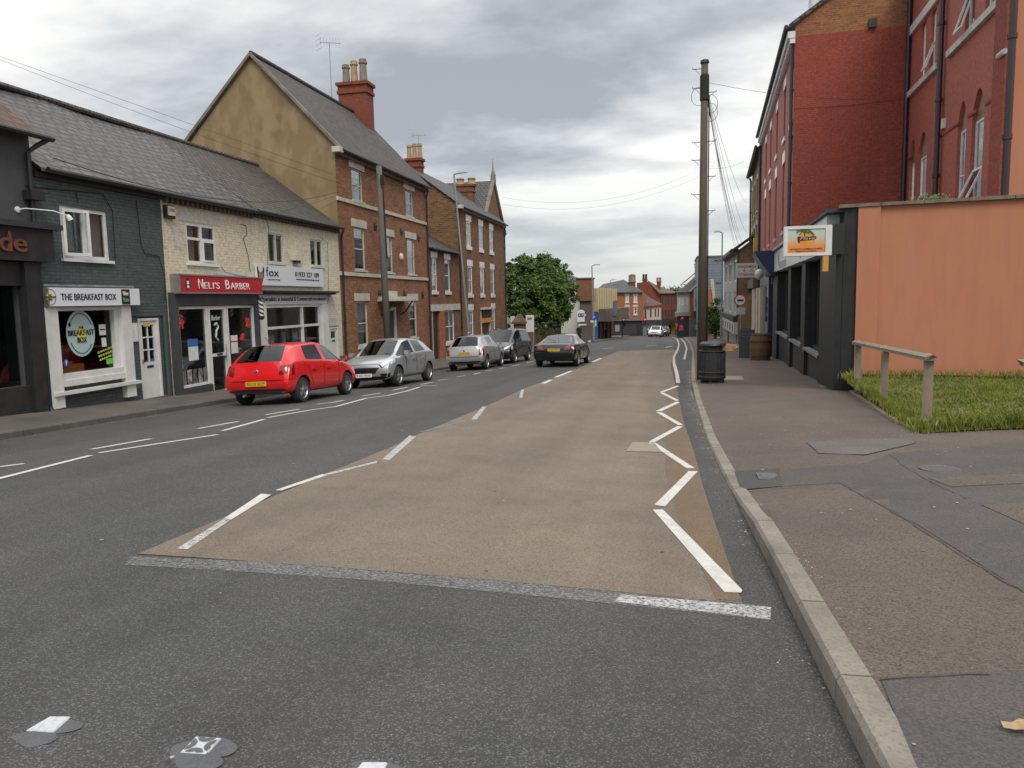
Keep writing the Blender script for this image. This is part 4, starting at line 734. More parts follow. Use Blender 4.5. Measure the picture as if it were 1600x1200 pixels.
#--- fox recruitment
f1=(22.38,23.34,2.81,3.74); f2=(25.25,26.22,2.81,3.74); fd=(26.45,27.2,-1.5,.62)
r=house('recruitment_office','pale cream painted brick office with white fox sign',LF,21.45,27.6,-1.8,4.36,6.4,cream_br2,[f1,f2,(21.8,25.75,-1.4,1.46),fd],ridge=(-3.2,6.72),far=True)
for q in(f1,f2): window(r,LF,q,'two',dep=.08,fw=.05,fm=stonep,curtain=3,sill=.05)
a=MB(); roofslope(a,LF,21.45,27.62,(.22,4.30),(-3.2,6.78),seg=3); roofslope(a,LF,21.45,27.62,(-6.6,4.4),(-3.2,6.78)); a.build('roof',slate2,r); gutter(r,LF,21.45,27.6,4.29,.24); MB().tube([LF.pt(21.45,6.8,-3.2),LF.pt(27.6,6.8,-3.2)],.09,8).build('ridge_tiles',slate2,r)
a=MB(); t=21.5
while t<27.4: a.fbox(LF,t,t+.1,4.12,4.25,.02,.13); a.poly([LF.pt(t+.1,4.12,.02),LF.pt(t+.21,4.12,.02),LF.pt(t+.21,4.25,.02),LF.pt(t+.1,4.25,.02)]); t+=.21
a.build('dentils',MATS['dentil_dark'],r)
s=empty('shop_sign',LF.pt(23.7,2.1,.05),'white fascia sign of the fox recruitment office with phone number','shop sign')
MB().fbox(LF,21.47,26.0,2.08,2.71,.02,.09).build('board',M('sign_white2',(.62,.64,.68),.4),s)
def tt(x,n=.09): return T(x,430,n)[0]
text('f',LF,tt(416),tt(419.5),2.37,2.66,.091,bk,s); text('ox',LF,tt(420),tt(435.5),2.37,2.53,.091,bk,s); text('resourcing',LF,tt(418),tt(437),2.24,2.29,.091,bk,s); text('01933 227 189',LF,tt(461),tt(498),2.40,2.56,.091,bk,s); text('www.foxresourcing.co.uk',LF,tt(462),tt(498.5),2.27,2.34,.091,bk,s)
t_=tt(407.5); fm_=M('fox_ochre',(.42,.24,.07),.5,col2=(.25,.13,.04),scale=8); a=MB(); a.poly([LF.pt(t_+u,z,.095) for u,z in((-.22,2.62),(-.16,2.66),(-.1,2.5),(0,2.46),(.1,2.5),(.16,2.66),(.22,2.6),(.18,2.35),(.06,2.14),(-.06,2.14),(-.18,2.35))]); a.build('logo',bk,s); a=MB(); a.poly([LF.pt(t_+u,z,.099) for u,z in((-.13,2.48),(0,2.43),(.13,2.48),(.13,2.36),(.05,2.2),(-.05,2.2),(-.13,2.36))]); a.build('logo_face',fm_,s)
a=MB(); a.fbox(LF,21.55,26.75,1.86,1.92,0,.34); a.fbox(LF,21.6,26.7,1.80,1.86,0,.24); a.build('cornice',blk,r)
s=empty('shop_sign',LF.pt(23.9,1.48,.05),'narrow white lettered strip under the black cornice of the fox office','shop sign')
MB().fbox(LF,21.6,26.15,1.48,1.795,0,.10).build('board',M('sign_white2'),s) if 0 else MB().fbox(LF,21.6,26.15,1.48,1.795,0,.10).build('board',MATS['sign_white2'],s)
text('Specialists in Industrial & Commercial recruitment',LF,21.66,26.08,1.55,1.72,.101,bk,s)
a=MB(); a.fbox(LF,21.5,21.85,-1.35,1.47,0,.12); a.fbox(LF,25.75,26.2,-1.5,1.47,0,.12); a.fbox(LF,21.85,25.75,-1.4,-.9,-.06,.08); a.fbox(LF,21.85,25.75,-.9,-.82,-.06,.12); a.fbox(LF,21.85,25.75,1.38,1.47,-.06,.06); a.fbox(LF,21.85,25.75,.70,.78,-.06,.04)
for t in(24.35,25.68): a.fbox(LF,t-.05,t+.05,-.82,1.38,-.06,.05)
f=a.build('shop_window_frame',white,r); MB().fbox(LF,21.85,25.75,-.82,1.38,-.03,-.02).build('pane',GLS,f)
a=MB()
for t in(22.9,23.6): a.fbox(LF,t-.03,t+.03,-.82,.7,-.02,.02)
a.fbox(LF,24.5,24.56,-.82,.7,-.02,.02); a.fbox(LF,25.5,25.56,-.82,.7,-.02,.02); a.build('glazing_bars',blk,r)
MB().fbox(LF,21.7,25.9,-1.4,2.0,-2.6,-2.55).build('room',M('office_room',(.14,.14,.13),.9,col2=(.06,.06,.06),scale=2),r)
for i,(t0,t1,z0,z1) in enumerate(((22.1,22.6,.2,.5),(22.1,22.6,-.3,.05),(23.75,24.2,.25,.55),(23.75,24.2,-.3,.1),(23.0,23.35,-.3,.6))): poster(t0,t1,z0,z1,pvc,'white job advert card in the fox office window, %s'%['upper left','lower left','upper right','lower right','tall one in the middle'][i],n=-.1,name='advert_card',cat='card')
d=pdoor(r,LF,26.45,27.2,-1.45,.6,white,glass=(1,1),zg=.8,dep=.06); MB().fbox(LF,26.35,27.3,.64,.95,0,.03).build('lintel',stonep,r)
o=empty('floodlight',LF.pt(*T(461,405),0),'pale boxy floodlight between the fox office upper windows','light'); t_,z_=T(461,405); MB().fbox(LF,t_-.3,t_+.2,z_-.05,z_+.17,0,.18).build('housing',M('cream_plastic'),o) if 0 else MB().fbox(LF,t_-.3,t_+.2,z_-.05,z_+.17,0,.18).build('housing',MATS['cream_plastic'],o); MB().fbox(LF,t_-.15,t_+.12,z_-.13,z_-.055,.02,.14).build('lens',blk,o)
cable(r,[(414,340),(420,355),(418,420)],rad=.006); cable(r,[(500,370),(512,380),(514,470)],rad=.006)
#--- tall brick house
wins=[];A_=(29.1,30.2);Bm=(32.4,33.4);Cc=(35.35,36.45)
for c in(A_,Cc): wins+=[(c[0],c[1],5.56,6.8),(c[0],c[1],2.80,4.5),(c[0],c[1],-.27,1.55)]
wins+=[(Bm[0],Bm[1],2.80,4.4)]; dd_=(32.2,33.5,-1.9,1.25)
TH=38.45
r=house('brick_townhouse','three storey red brick townhouse with bare ochre rendered gable',LF,27.65,TH,-2.2,7.4,6.5,red_br,wins+[dd_],ridge=(-3.22,10.85),sidemat=ochre)
for q in wins: window(r,LF,q,'sash',dep=.10,fw=.06,fm=stonep,curtain=random.choice((1,2,3)) if q[3]>2 else 2,sill=.10 if q[2]<2 else .06,lint=(.31,.22,stonep),sillm=stonep)
a=MB(); a.fbox(LF,27.6,TH+.05,5.36,5.50,0,.06); a.fbox(LF,27.6,TH+.05,2.54,2.68,0,.06); a.build('string_course',stonep,r)
a=MB(); roofslope(a,LF,27.55,TH+.12,(.25,7.28),(-3.22,10.92)); roofslope(a,LF,27.55,TH+.12,(-6.75,7.28),(-3.22,10.92)); a.build('roof',slate2,r)
a=MB(); 
for e in((.27,7.26),(-6.8,7.26)): a.hexa([LF.pt(27.5,e[1]-.1,e[0]),LF.pt(27.66,e[1]-.1,e[0]),LF.pt(27.66,10.84,-3.22),LF.pt(27.5,10.84,-3.22),LF.pt(27.5,e[1]+.06,e[0]),LF.pt(27.66,e[1]+.06,e[0]),LF.pt(27.66,10.98,-3.22),LF.pt(27.5,10.98,-3.22)])
a.build('verge_coping',M('verge_mortar',(.22,.2,.16),.9,col2=(.13,.12,.1),scale=3),r); MB().fbox(LF,27.42,27.75,7.1,7.3,-.02,.3).build('kneeler',stonep,r)
MB().fbox(LF,27.66,TH,7.05,7.2,0,.16).build('eaves_cornice',M('weathered_cornice',(.2,.16,.12),.9,col2=(.1,.07,.05),scale=3),r); gutter(r,LF,27.7,TH+.1,7.22,.28); MB().tube([LF.pt(27.6,10.95,-3.22),LF.pt(TH+.1,10.95,-3.22)],.1,8).build('ridge_tiles',slate2,r)
# door + canopy
a=MB(); a.fbox(LF,32.2,32.32,-1.9,1.25,-.12,.02); a.fbox(LF,33.38,33.5,-1.9,1.25,-.12,.02); a.fbox(LF,32.32,33.38,1.1,1.25,-.12,.02); a.build('door_frame',white,r); MB().fbox(LF,32.32,33.38,-1.9,1.1,-.12,-.07).build('door',M('dark_door',(.03,.03,.035),.4),r)
a=MB(); a.fbox(LF,31.3,34.6,1.52,1.60,0,.72); a.fbox(LF,31.4,34.5,1.60,1.72,0,.6); a.build('door_canopy',stonep,r); a=MB()
for t in(31.7,34.1): a.tube([LF.pt(t,.9,.02),LF.pt(t,1.05,.28),LF.pt(t,1.5,.6)],.035,6)
a.build('canopy_bracket',iron,r); MB().fbox(LF,32.0,33.7,1.73,1.98,-.02,.03).build('lintel',stonep,r)
for i,(x,y) in enumerate(((586.5,354),(627,362),(654,372),(593,460),(632,460),(660,461))):
    t_,z_=T(x,y); a=MB(); a.lathe(LF.pt(t_,z_,0),[(.17,0),(.17,.03),(.05,.04),(.04,.08)],14,(1,0,0)); a.build('wall_tie_plate',iron,r)
t_,z_=T(626,401); MB().lathe(LF.pt(t_,z_,0),[(.16,0),(.16,.08),(.1,.1)],6,(1,0,0)).build('alarm_box',pvc,label='small white alarm box on the red brick townhouse front',cat='alarm box')
downpipe(r,LF,27.75,-1.6,4.25,n=.07); downpipe(r,LF,TH-.1,-1.9,7.1,n=.07)
# ochre gable is the side wall; chimney and aerial
def chimney(par,fr,x0,x1,ytop,n,zb,mat,pots,potm,capm=None,dn=.95,name='chimney'):
    if fr is LF: t0=fr.px(x0,ytop,n-dn/2)[0]; t1=fr.px(x1,ytop,n+dn/2)[0]; zt=fr.px((x0+x1)/2,ytop,n)[1]; t1=t0+(1.0 if dn>.9 else .75)
    else: t0=fr.px(x0,ytop,n)[0]; t1,zt=fr.px(x1,ytop,n)
    tm=(t0+t1)/2; a=MB(); hw_=(t1-t0)/2
    a.fbox(fr,t0+.06,t1-.06,zb,zt-.55,n-dn/2,n+dn/2); a.fbox(fr,t0+.0,t1-.0,zt-.55,zt-.4,n-dn/2-.06,n+dn/2+.06); a.fbox(fr,t0+.05,t1-.05,zt-.4,zt-.15,n-dn/2-.02,n+dn/2+.02); a.fbox(fr,t0-.04,t1+.04,zt-.15,zt,n-dn/2-.1,n+dn/2+.1)
    c=a.build(name,mat,par); 
    for (u,hh,rad,pm) in pots:
        p=fr.pt((t0+t1)/2,zt,n-dn/2+dn*u) if fr is LF else fr.pt(t0+(t1-t0)*u,zt,n); MB().lathe(p,[(rad*1.15,0),(rad,.1),(rad*.85,hh*.8),(rad*1.1,hh*.82),(rad*1.1,hh*.88),(rad*.9,hh*.9),(rad*.92,hh)],14).build('chimney_pot',pm,c,smooth=False)
    return c
pot_y=M('buff_pot',(.42,.29,.14),.8,col2=(.28,.2,.12),scale=5); pot_g=M('grey_pot',(.17,.14,.12),.8,col2=(.25,.21,.17),scale=5)
chimney(r,LF,527,577,129,-3.2,9.5,chim_br,((.18,.95,.19,pot_g),(.47,1.1,.18,pot_y),(.79,1.15,.20,pot_g)),None,dn=1.5)
def aerial(fr,x,ybot,ytop,n,label,zb=None,mast=.02,el=7):
    t0,z0=fr.px(x,ybot,n); t1,z1=fr.px(x,ytop,n); s=empty('television_aerial',fr.pt(t0,z0,n),label,'aerial')
    MB().tube([fr.pt(t0,z0,n),fr.pt(t0,z1,n)],mast,6).build('mast',steel,s); a=MB(); P=fr.pt(t0,z1,n); Dv=Vector((.6,.75,.12)).normalized(); Ev=Vector((0,0,1))
    a.tube([P-Dv*.5,P+Dv*.6],.014,5)
    for i in range(el):
        q=P+Dv*(-.45+i*.95/(el-1)); a.tube([q-Ev*.22,q+Ev*.22],.006,4)
    for k in(-.2,-.07,.07,.2): a.tube([P-Dv*.55+Ev*(k*1.6)+Vector((-.25,.2,0)),P-Dv*.55+Ev*(k*1.6)+Vector((.25,-.2,0))],.006,4)
    a.build('antenna_elements',steel,s)
aerial(LF,519,168,70,-3.4,'tall television aerial beside the big red chimney')
aerial(LF,655,255,212,-3.4,'smaller television aerial above the second chimney')
#--- low link house
wl=[(39.05,39.95,2.0,3.78),(41.45,42.4,2.0,3.78),(41.3,43.0,-.85,.92)]
r=house('low_brick_house','low two storey brick link house with slate lean-to roof and white lintels',LF,TH+.01,44.28,-2.5,4.22,5,stone_br,wl+[(38.9,40.1,-2.2,.95)],far=False,near=False)
for i,q in enumerate(wl): window(r,LF,q,'sash',dep=.08,fw=.06,fm=pvc,curtain=2 if i==2 else 3,sill=.13,lint=(.32,.12,pvc) if i<2 else None,bars=i==2)
MB().fbox(LF,38.55,44.15,.95,1.3,-.02,.08).build('lintel',stonep,r); a=MB(); a.fbox(LF,40.1,40.75,-2.4,.95,0,.12); a.build('brick_pier',org_br,r); MB().fbox(LF,38.9,39.0,-2.2,.95,-.1,0).build('post',white,r); MB().fbox(LF,39.0,40.1,-2.2,.95,-.6,-.55).build('door',M('dark_door'),r) if 0 else MB().fbox(LF,39.0,40.1,-2.2,.95,-.12,-.1).build('door',MATS['dark_door'],r)
a=MB(); roofslope(a,LF,TH+.02,44.28,(.22,4.22),(-3.2,6.3)); roofslope(a,LF,TH+.02,44.28,(-6.6,4.2),(-3.2,6.3)); a.build('roof',slate,r); gutter(r,LF,TH+.05,44.2,4.2,.26)
#--- tall ironstone house
cs=((46.35,47.35),(49.45,50.45),(52.4,53.4)); wt_=[]
for i,c in enumerate(cs): wt_+=[(c[0]-.1,c[1]-.1,4.8,6.33),(c[0],c[1],1.86,3.6)]+([(c[0],c[1],-.75,.86)] if i!=1 else [])
dr=(49.3,52.0,-2.6,.85)
r=house('ironstone_house','tall dark ironstone house with rows of narrow white sash windows',LF,44.3,57,-2.9,7.15,6.6,stone_br,wt_+[dr],ridge=(-3.3,9.6),sidemat=stone_wall)
for q in wt_: window(r,LF,q,'sash',dep=.07,fw=.1,fm=pvc,curtain=0 if q[3]>5 else 3,sill=.16,lint=(.38,.12,pvc),bars=1)
a=MB(); a.fbox(LF,49.3,49.45,-2.6,.85,-.1,.04); a.fbox(LF,51.85,52.0,-2.6,.85,-.1,.04); a.fbox(LF,49.2,52.3,.86,.98,0,.3); a.build('door_frame',stonep,r); MB().fbox(LF,49.45,51.85,-2.6,.85,-.13,-.1).build('door',M('porch_dark',(.06,.035,.03),.6),r); MB().fbox(LF,49.7,50.1,-2.5,-.3,-.09,-.07).build('red_panel',M('dull_red',(.3,.04,.05),.5),r)
s=empty('hanging_sign',LF.pt(50.6,.0,.1),'black and orange sign over the ironstone house doorway','sign'); MB().fbox(LF,49.5,51.8,.3,.82,.05,.12).build('board',bk,s); MB().fbox(LF,49.5,51.8,-.02,.28,.05,.12).build('orange_band',M('orange_sign',(.7,.22,.02),.5),s)
a=MB(); roofslope(a,LF,44.2,57.1,(.25,7.05),(-3.3,9.7)); roofslope(a,LF,44.2,57.1,(-6.9,7.05),(-3.3,9.7)); a.build('roof',slate,r); MB().fbox(LF,44.3,57,6.88,7.0,0,.15).build('eaves_cornice',stonep,r); gutter(r,LF,44.3,57.1,6.98,.28); MB().fbox(LF,44.1,44.5,6.85,7.05,0,.35).build('kneeler',stonep,r); downpipe(r,LF,44.45,-2.4,6.9,n=.07,mat=blk); downpipe(r,LF,56.9,-2.4,6.9,n=.07)
chimney(r,LF,634,657,247,-3.3,8.6,chim_br,((.12,.85,.15,pot_y),(.5,.9,.15,pot_y),(.88,.9,.15,pot_y)),None,dn=.9)
#--- chapel cross wing behind
CW=Fr((-19,57.5),90,1)   # d=+X, outwards -Y
r=empty('stone_chapel_wing',(-16,58,-2.4),'steep slate roofed stone wing with pointed gable and finial behind the ironstone house','building')
a=MB(); a.fbox(CW,.5,5.65,6.5,7.2,-4,3.4); a.build('wall',stone_wall,r)
a=MB(); 
for s_ in(1,-1): a.hexa([CW.pt(0,7.0,3.7*s_-.2),CW.pt(5.5,7.0,3.7*s_-.2),CW.pt(5.5,10.3,-.2),CW.pt(0,10.3,-.2),CW.pt(0,7.1,3.7*s_-.2),CW.pt(5.5,7.1,3.7*s_-.2),CW.pt(5.5,10.4,-.2),CW.pt(0,10.4,-.2)])
a.build('roof',slate,r)
a=MB(); a.poly([CW.pt(5.6,6.0,3.6),CW.pt(5.6,6.0,-3.9),CW.pt(5.6,10.35,-.2)]); a.poly([CW.pt(5.4,6.0,3.6),CW.pt(5.4,6.0,-3.9),CW.pt(5.4,10.35,-.2)]); a.build('gable_wall',stone_wall,r)
a=MB(); 
for s_ in(1,-1): a.tube([CW.pt(5.6,6.7,3.75*s_-.2),CW.pt(5.6,10.45,-.2)],.16,6)
a.lathe(CW.pt(5.6,10.3,-.2),[(.22,0),(.2,.5),(.1,.8),(.06,.9)],8); a.build('gable_coping',M('coping_stone',(.24,.21,.17),.9,col2=(.15,.13,.11),scale=2),r); MB().tube([CW.pt(5.6,11.1,-.2),CW.pt(5.6,12.0,-.2)],[.05,.012],6).build('finial',iron,r)
chimney(r,CW,714,741,288,2.2,8.0,stone_br,((.2,.45,.3,pot_y),(.85,.45,.3,pot_y)),None,dn=.8)
#--- garden wall, pier, boards
r=empty('garden_wall',(-12.3,62,gz(-10,62)),'low rubble and brick garden wall in front of the tree','wall')
GWf=Fr((-11.6,57),2.5,1); a=MB(); a.fbox(GWf,.1,14,-3.4,-1.15,-.35,0); a.build('wall_body',stone_wall,r); MB().fbox(GWf,.1,14.1,-1.15,-1.05,-.4,.05).build('coping',M('coping_stone2',(.15,.10,.07),.9,col2=(.08,.06,.05),scale=3),r)
P=at(812,530,59); g=gz(-10,P.y); s=empty('gate_pier',(P.x,P.y,g),'brick gate pier with a pyramid stone cap beside the tree','pier'); pz=at(812,506,59).z
a=MB(); a.box((P.x,P.y,(g+pz)/2-.1),(.75,.75,pz-g+.2)); a.build('shaft',stone_br,s); a=MB(); q=.5; z=pz; a.add([(P.x-q,P.y-q,z),(P.x+q,P.y-q,z),(P.x+q,P.y+q,z),(P.x-q,P.y+q,z),(P.x-q,P.y-q,z+.15),(P.x+q,P.y-q,z+.15),(P.x+q,P.y+q,z+.15),(P.x-q,P.y+q,z+.15),(P.x-.12,P.y-.12,z+.75),(P.x+.12,P.y-.12,z+.75),(P.x+.12,P.y+.12,z+.75),(P.x-.12,P.y+.12,z+.75)],[(0,1,2,3),(0,1,5,4),(1,2,6,5),(2,3,7,6),(3,0,4,7),(4,5,9,8),(5,6,10,9),(6,7,11,10),(7,4,8,11),(8,9,10,11)]); a.build('pier_cap',M('coping_stone2'),s) if 0 else a.build('pier_cap',MATS['coping_stone2'],s)
def cpanel(name,x0,y0,x1,y1,d,mat,label,cat,th=.06,leg=True):
    A=at(x0,y1,d);B=at(x1,y0,d); fr=Fr((A.x,A.y),90,1); w_=B.x-A.x; s=empty(name,(A.x,A.y,A.z),label,cat); MB().fbox(fr,0,w_,A.z,B.z,-th,0).build('panel',mat,s)
    if leg:
        a=MB(); g=gz(-10,A.y)
        for t in(.1*w_,.9*w_): a.fbox(fr,t-.04,t+.04,g,B.z,-th-.08,-th)
        a.build('posts',steel,s)
    return s,fr,w_,A.z,B.z
s,fr,w_,z0,z1=cpanel('notice_board',822,492,835,519,60,pvc,'plain white board on posts behind the garden wall','notice board'); MB().fbox(fr,w_*.2,w_*.75,z0+(z1-z0)*.72,z0+(z1-z0)*.86,0,.01).build('print',M('grey_print',(.2,.2,.2),.6),s)
cpanel('notice_board',798,494,805,513,62,pvc,'narrow white panel seen between the ironstone house and the gate pier','notice board')

# roof rising behind the ochre gable
r=empty('rear_house',(-24,30,0),'grey slate roof of a house behind the terrace, left of the ochre gable','building')
A=at(226,216,36);B=at(316,186,36);Cc_=at(345,250,36); a=MB(); a.hexa([(A.x,A.y,3.5),(Cc_.x,A.y,3.5),(Cc_.x,A.y+8,3.5),(A.x,A.y+8,3.5),(A.x,A.y,4.4),(Cc_.x,A.y,4.4),(Cc_.x,A.y+8,4.4),(A.x,A.y+8,4.4)]); a.build('wall',ochre,r)
a=MB(); z0=4.4; a.poly([(A.x-4.5,A.y,z0),(Cc_.x,A.y,z0),(Cc_.x,A.y+4,B.z),(B.x,A.y+4,B.z)]); a.poly([(A.x-4.5,A.y,z0),(B.x,A.y+4,B.z),(A.x-4.5,A.y+8,z0)]); a.poly([(B.x,A.y+4,B.z),(Cc_.x,A.y+4,B.z),(Cc_.x,A.y+8,z0),(A.x-4.5,A.y+8,z0)]); a.build('roof',slate,r)

#===== right side of the street =============================================
RF=Fr((3.9,18.6),2.8,-1)
TC=RF.px(1312,613)[0]; TG=14.58
G=RF.pt(TG,0); RG=Fr((G.x,G.y),92.8,1)
blkf=M('black_shop_paint',(.008,.0085,.010),.55,col2=(.015,.016,.018),scale=5,bump=.15,bscale=12)
gryf=M('charcoal_stallriser',(.022,.024,.028),.6,col2=(.032,.034,.037),scale=4)
#--- takeaway shop
bays=[(1265.5,1289),(1241.5,1259),(1219.5,1237)]
hs=[]
for x0,x1 in bays:
    t1=RF.px(x0,500)[0]; t0=RF.px(x1,500)[0]; hs.append((t0,t1,-.22,2.48))
TE=RF.px(1212.5,500)[0]
r=empty('takeaway_shop',RF.pt(6,-1.6,-2),'black painted single storey takeaway shop with tall dark windows','building')
a=MB(); a.wall(RF,TC,TE,-3.2,3.5,hs,dep=.2); a.build('wall',blkf,r)
pl_=[TC+.02,hs[0][0]-.12]; 
for (p,q) in ((TC+.01,hs[0][0]-.05),(hs[0][1]+.05,hs[1][0]-.05),(hs[1][1]+.05,hs[2][0]-.05),(hs[2][1]+.05,TE-.02)):
    MB().fbox(RF,p,q,-3.1,2.48,.003,.16).build('pilaster',blkf,r)
for i,hh in enumerate(hs):
    MB().fbox(RF,hh[0]-.04,hh[1]+.04,-3.1,-.32,.002,.05).build('stallriser',gryf,r)
    a=MB(); a.fbox(RF,hh[0],hh[1],-.22,-.15,-.2,-.1); 
    for k in range(1,4): t=hh[0]+(hh[1]-hh[0])*k/4; a.fbox(RF,t-.03,t+.03,-.15,2.48,-.2,-.12)
    f=a.build('shop_window_frame',gryf,r); MB().fbox(RF,hh[0],hh[1],-.15,2.48,-.17,-.165).build('pane',GLS,f); MB().fbox(RF,hh[0]-.1,hh[1]+.1,-.31,-.225,-.1,.2).build('sill',M('worn_sill',(.28,.28,.28),.7,col2=(.1,.1,.1),scale=8),f) if i==0 else MB().fbox(RF,hh[0]-.1,hh[1]+.1,-.31,-.225,-.1,.2).build('sill',MATS['worn_sill'],f)
MB().fbox(RF,TC+.3,TE-.1,-3,3.3,-2.6,-2.5).build('room',dkint,r)
a=MB(); a.poly([GW.pt(0,-3,.002),GW.pt(.30,-3,.002),GW.pt(.30,3.52,.002),GW.pt(0,3.52,.002)]); a.build('end_pier',blkf,r)
a=MB(); a.hexa([RF.pt(TC,3.42,0),RF.pt(TG,3.42,0),RG.pt(9,3.42,0),GW.pt(9,3.42,-.3),RF.pt(TC,3.5,0),RF.pt(TG,3.5,0),RG.pt(9,3.5,0),GW.pt(9,3.5,-.3)]); a.build('roof',lead,r)
# fascia
s=empty('shop_sign',RF.pt(14,2.5,.2),'long pale fascia sign with curved black marks over the takeaway windows','shop sign')
fz=M('fascia_pale',(.52,.60,.62),.35,col2=(.62,.66,.66),scale=1.2)
MB().fbox(RF,TC+.7,TE-.05,2.52,3.42,.0,.30).build('board',fz,s); a=MB(); a.fbox(RF,TC+.02,TE,3.422,3.5,.0,.38); a.build('capping',gryf,s)
for x,z0,z1,w_ in((1217.5,2.6,3.35,.5),(1251,2.6,3.15,.45)):
    t=RF.px(x,400,.3)[0]; a=MB(); P=[]
    for k in range(9): u=k/8; P.append((t+.25*math.sin(u*3.1)*w_*2,z0+(z1-z0)*u,.02+.22*math.sin(u*3.1)))
    for (p,q) in zip(P,P[1:]): a.poly([RF.pt(p[0]-p[2],p[1],.303),RF.pt(p[0]+p[2],p[1],.303),RF.pt(q[0]+q[2],q[1],.303),RF.pt(q[0]-q[2],q[1],.303)])
    a.build('leaf_mark',bk,s)
t=RF.px(1228,415,.3)[0]; MB().fbox(RF,RF.px(1228,415,.3)[0],RF.px(1217,415,.3)[0],2.58,2.85,.304,.307).build('phone_panel',M('grey_panel',(.3,.33,.34),.5),s)
# projecting sign box
FS=Fr((RF.pt(TC,0).x,RF.pt(TC,0).y),92.8,1)
x0,x1,z0,z1=FS.rect(1226,354,1299.5,398.5,.35)
s=empty('projecting_sign',FS.pt((x0+x1)/2,z0,.2),'white framed projecting sign with orange sunset palm logo','sign')
a=MB(); a.fbox(FS,x0,x1,z0,z1,.05,.33); a.build('case',pvc,s)
fw=.075
a=MB(); a.fbox(FS,x0,x0+fw,z0,z1,.33,.36); a.fbox(FS,x1-fw-.07,x1,z0,z1,.33,.36); a.fbox(FS,x0+fw,x1-fw-.07,z0,z0+fw,.33,.36); a.fbox(FS,x0+fw,x1-fw-.07,z1-fw,z1,.33,.36); a.build('frame',white,s)
gm_,gt,gb=newmat('sunset_face'); tcn=gt.nodes.new('ShaderNodeTexCoord'); sx=gt.nodes.new('ShaderNodeSeparateXYZ'); gt.links.new(tcn.outputs['Generated'],sx.inputs[0]); cr_=gt.nodes.new('ShaderNodeValToRGB'); gt.links.new(sx.outputs[2],cr_.inputs[0]); e=cr_.color_ramp.elements; e[0].color=(.62,.16,.03,1); e[1].color=(.42,.55,.56,1); q=e.new(.3); q.color=(.62,.27,.07,1); q=e.new(.6); q.color=(.50,.46,.33,1); gt.links.new(cr_.outputs[0],gb.inputs['Base Color']); gb.inputs['Roughness'].default_value=.4
X0,X1,Z0,Z1=x0+fw,x1-fw-.07,z0+fw,z1-fw; MB().fbox(FS,X0,X1,Z0,Z1,.33,.338).build('face',gm_,s)
cx,cz=X0+(X1-X0)*.51,Z0+(Z1-Z0)*.60; rad=(Z1-Z0)*.33
disc(FS,cx,cz,rad,rad,.339,M('sun_orange',(.70,.19,.02),.5,col2=(.65,.38,.04),scale=6),s,'sun_disc',px=False)
a=MB(); gr=M('palm_green',(.015,.12,.03),.6)
for k in range(9): an=k/9*6.28; b_=(cx-rad*.42,cz+rad*1.0); a.tube([FS.pt(b_[0],b_[1],.345),FS.pt(b_[0]+.1*math.cos(an),b_[1]+.06*math.sin(an)+.02,.345),FS.pt(b_[0]+.17*math.cos(an),b_[1]+.08*math.sin(an)-.02,.345)],.014,4)
a.tube([FS.pt(cx-.3*rad,cz+.8*rad,.345),FS.pt(cx+.5*rad,cz+.85*rad,.345),FS.pt(cx+.85*rad,cz+.4*rad,.345)],.022,4); a.tube([FS.pt(cx-rad*.42,cz+rad,.345),FS.pt(cx-rad*.25,cz+.2*rad,.345)],.010,4); a.build('palm_mark',gr,s)
a=MB(); P=[(-1.15,.12),(-1.1,-.35),(-.9,-.62),(-.8,-.3),(.9,-.22),(1.15,.0),(1.1,.25),(-.6,.22),(-1.1,.3)]; a.poly([FS.pt(cx+u*rad,cz+v*rad,.346) for u,v in P]); a.build('word_backing',M('dark_maroon',(.06,.015,.01),.5),s)
text('Flava',FS,cx-.85*rad,cx+.95*rad,cz-.15*rad,cz+.2*rad,.347,M('silver_letter',(.5,.42,.38),.4),s,shear=.3,ext=.002)
dk=MATS['dark_maroon']; text('AUTHENTIC CARIBBEAN CUISINE',FS,X0+.05,X1-.07,Z0+(Z1-Z0)*.13,Z0+(Z1-Z0)*.19,.339,dk,s,ext=.002,bold=.01); text('TAKEAWAY & CATERING',FS,X0+.18,X1-.2,Z0+(Z1-Z0)*.03,Z0+(Z1-Z0)*.09,.339,dk,s,ext=.002,bold=.01)
a=MB(); a.fbox(FS,x1,x1+.28,z0+.02,z1+.02,.02,.3); a.build('bracket_box',blkf,s)
t0,t1,z0,z1=FS.rect(1286,400,1293.5,424,.3); a=MB(); a.fbox(FS,t0,t1,z0,z1,.15,.38); a.build('alarm_box',M('amber_plastic',(.55,.25,.03),.4),label='amber alarm box on the black corner pillar below the projecting sign',cat='alarm box')
#--- terracotta end wall
r=empty('terracotta_wall',GW.pt(4,-1,-.15),'smooth terracotta rendered end wall with stone coping above the grass','wall')
a=MB(); a.fbox(GW,.30,13,-.47,3.50,-.3,0); a.build('render_face',orange,r); a=MB(); a.fbox(GW,.30,.78,-.47,3.49,.002,.07); a.build('pilaster',orange,r)
a=MB(); a.fbox(GW,.30,13,-1.6,-.472,-.3,-.03); a.build('brick_footing',M('footing',(.24,.17,.11),.9,col2=(.16,.12,.08),scale=5,bump=.5,bscale=20),r)
a=MB(); t=-.12
while t<13: w_=.9; a.fbox(GW,t,t+w_-.012,3.502,3.58,-.36,.1); t+=w_
a.build('coping',M('coping_pale',(.20,.17,.13),.9,col2=(.12,.10,.07),scale=4),r)
t_,z_=GW.px(1452,303,-.1); P=GW.pt(t_,3.58,-.1); a=MB(); rr=random.Random(4)
for k in range(60): d=Vector((rr.gauss(0,.16),rr.gauss(0,.05),rr.uniform(.02,.12))); a.poly([P+d,P+d+Vector((.04,0,.01)),P+d+Vector((.03,.01,.05))])
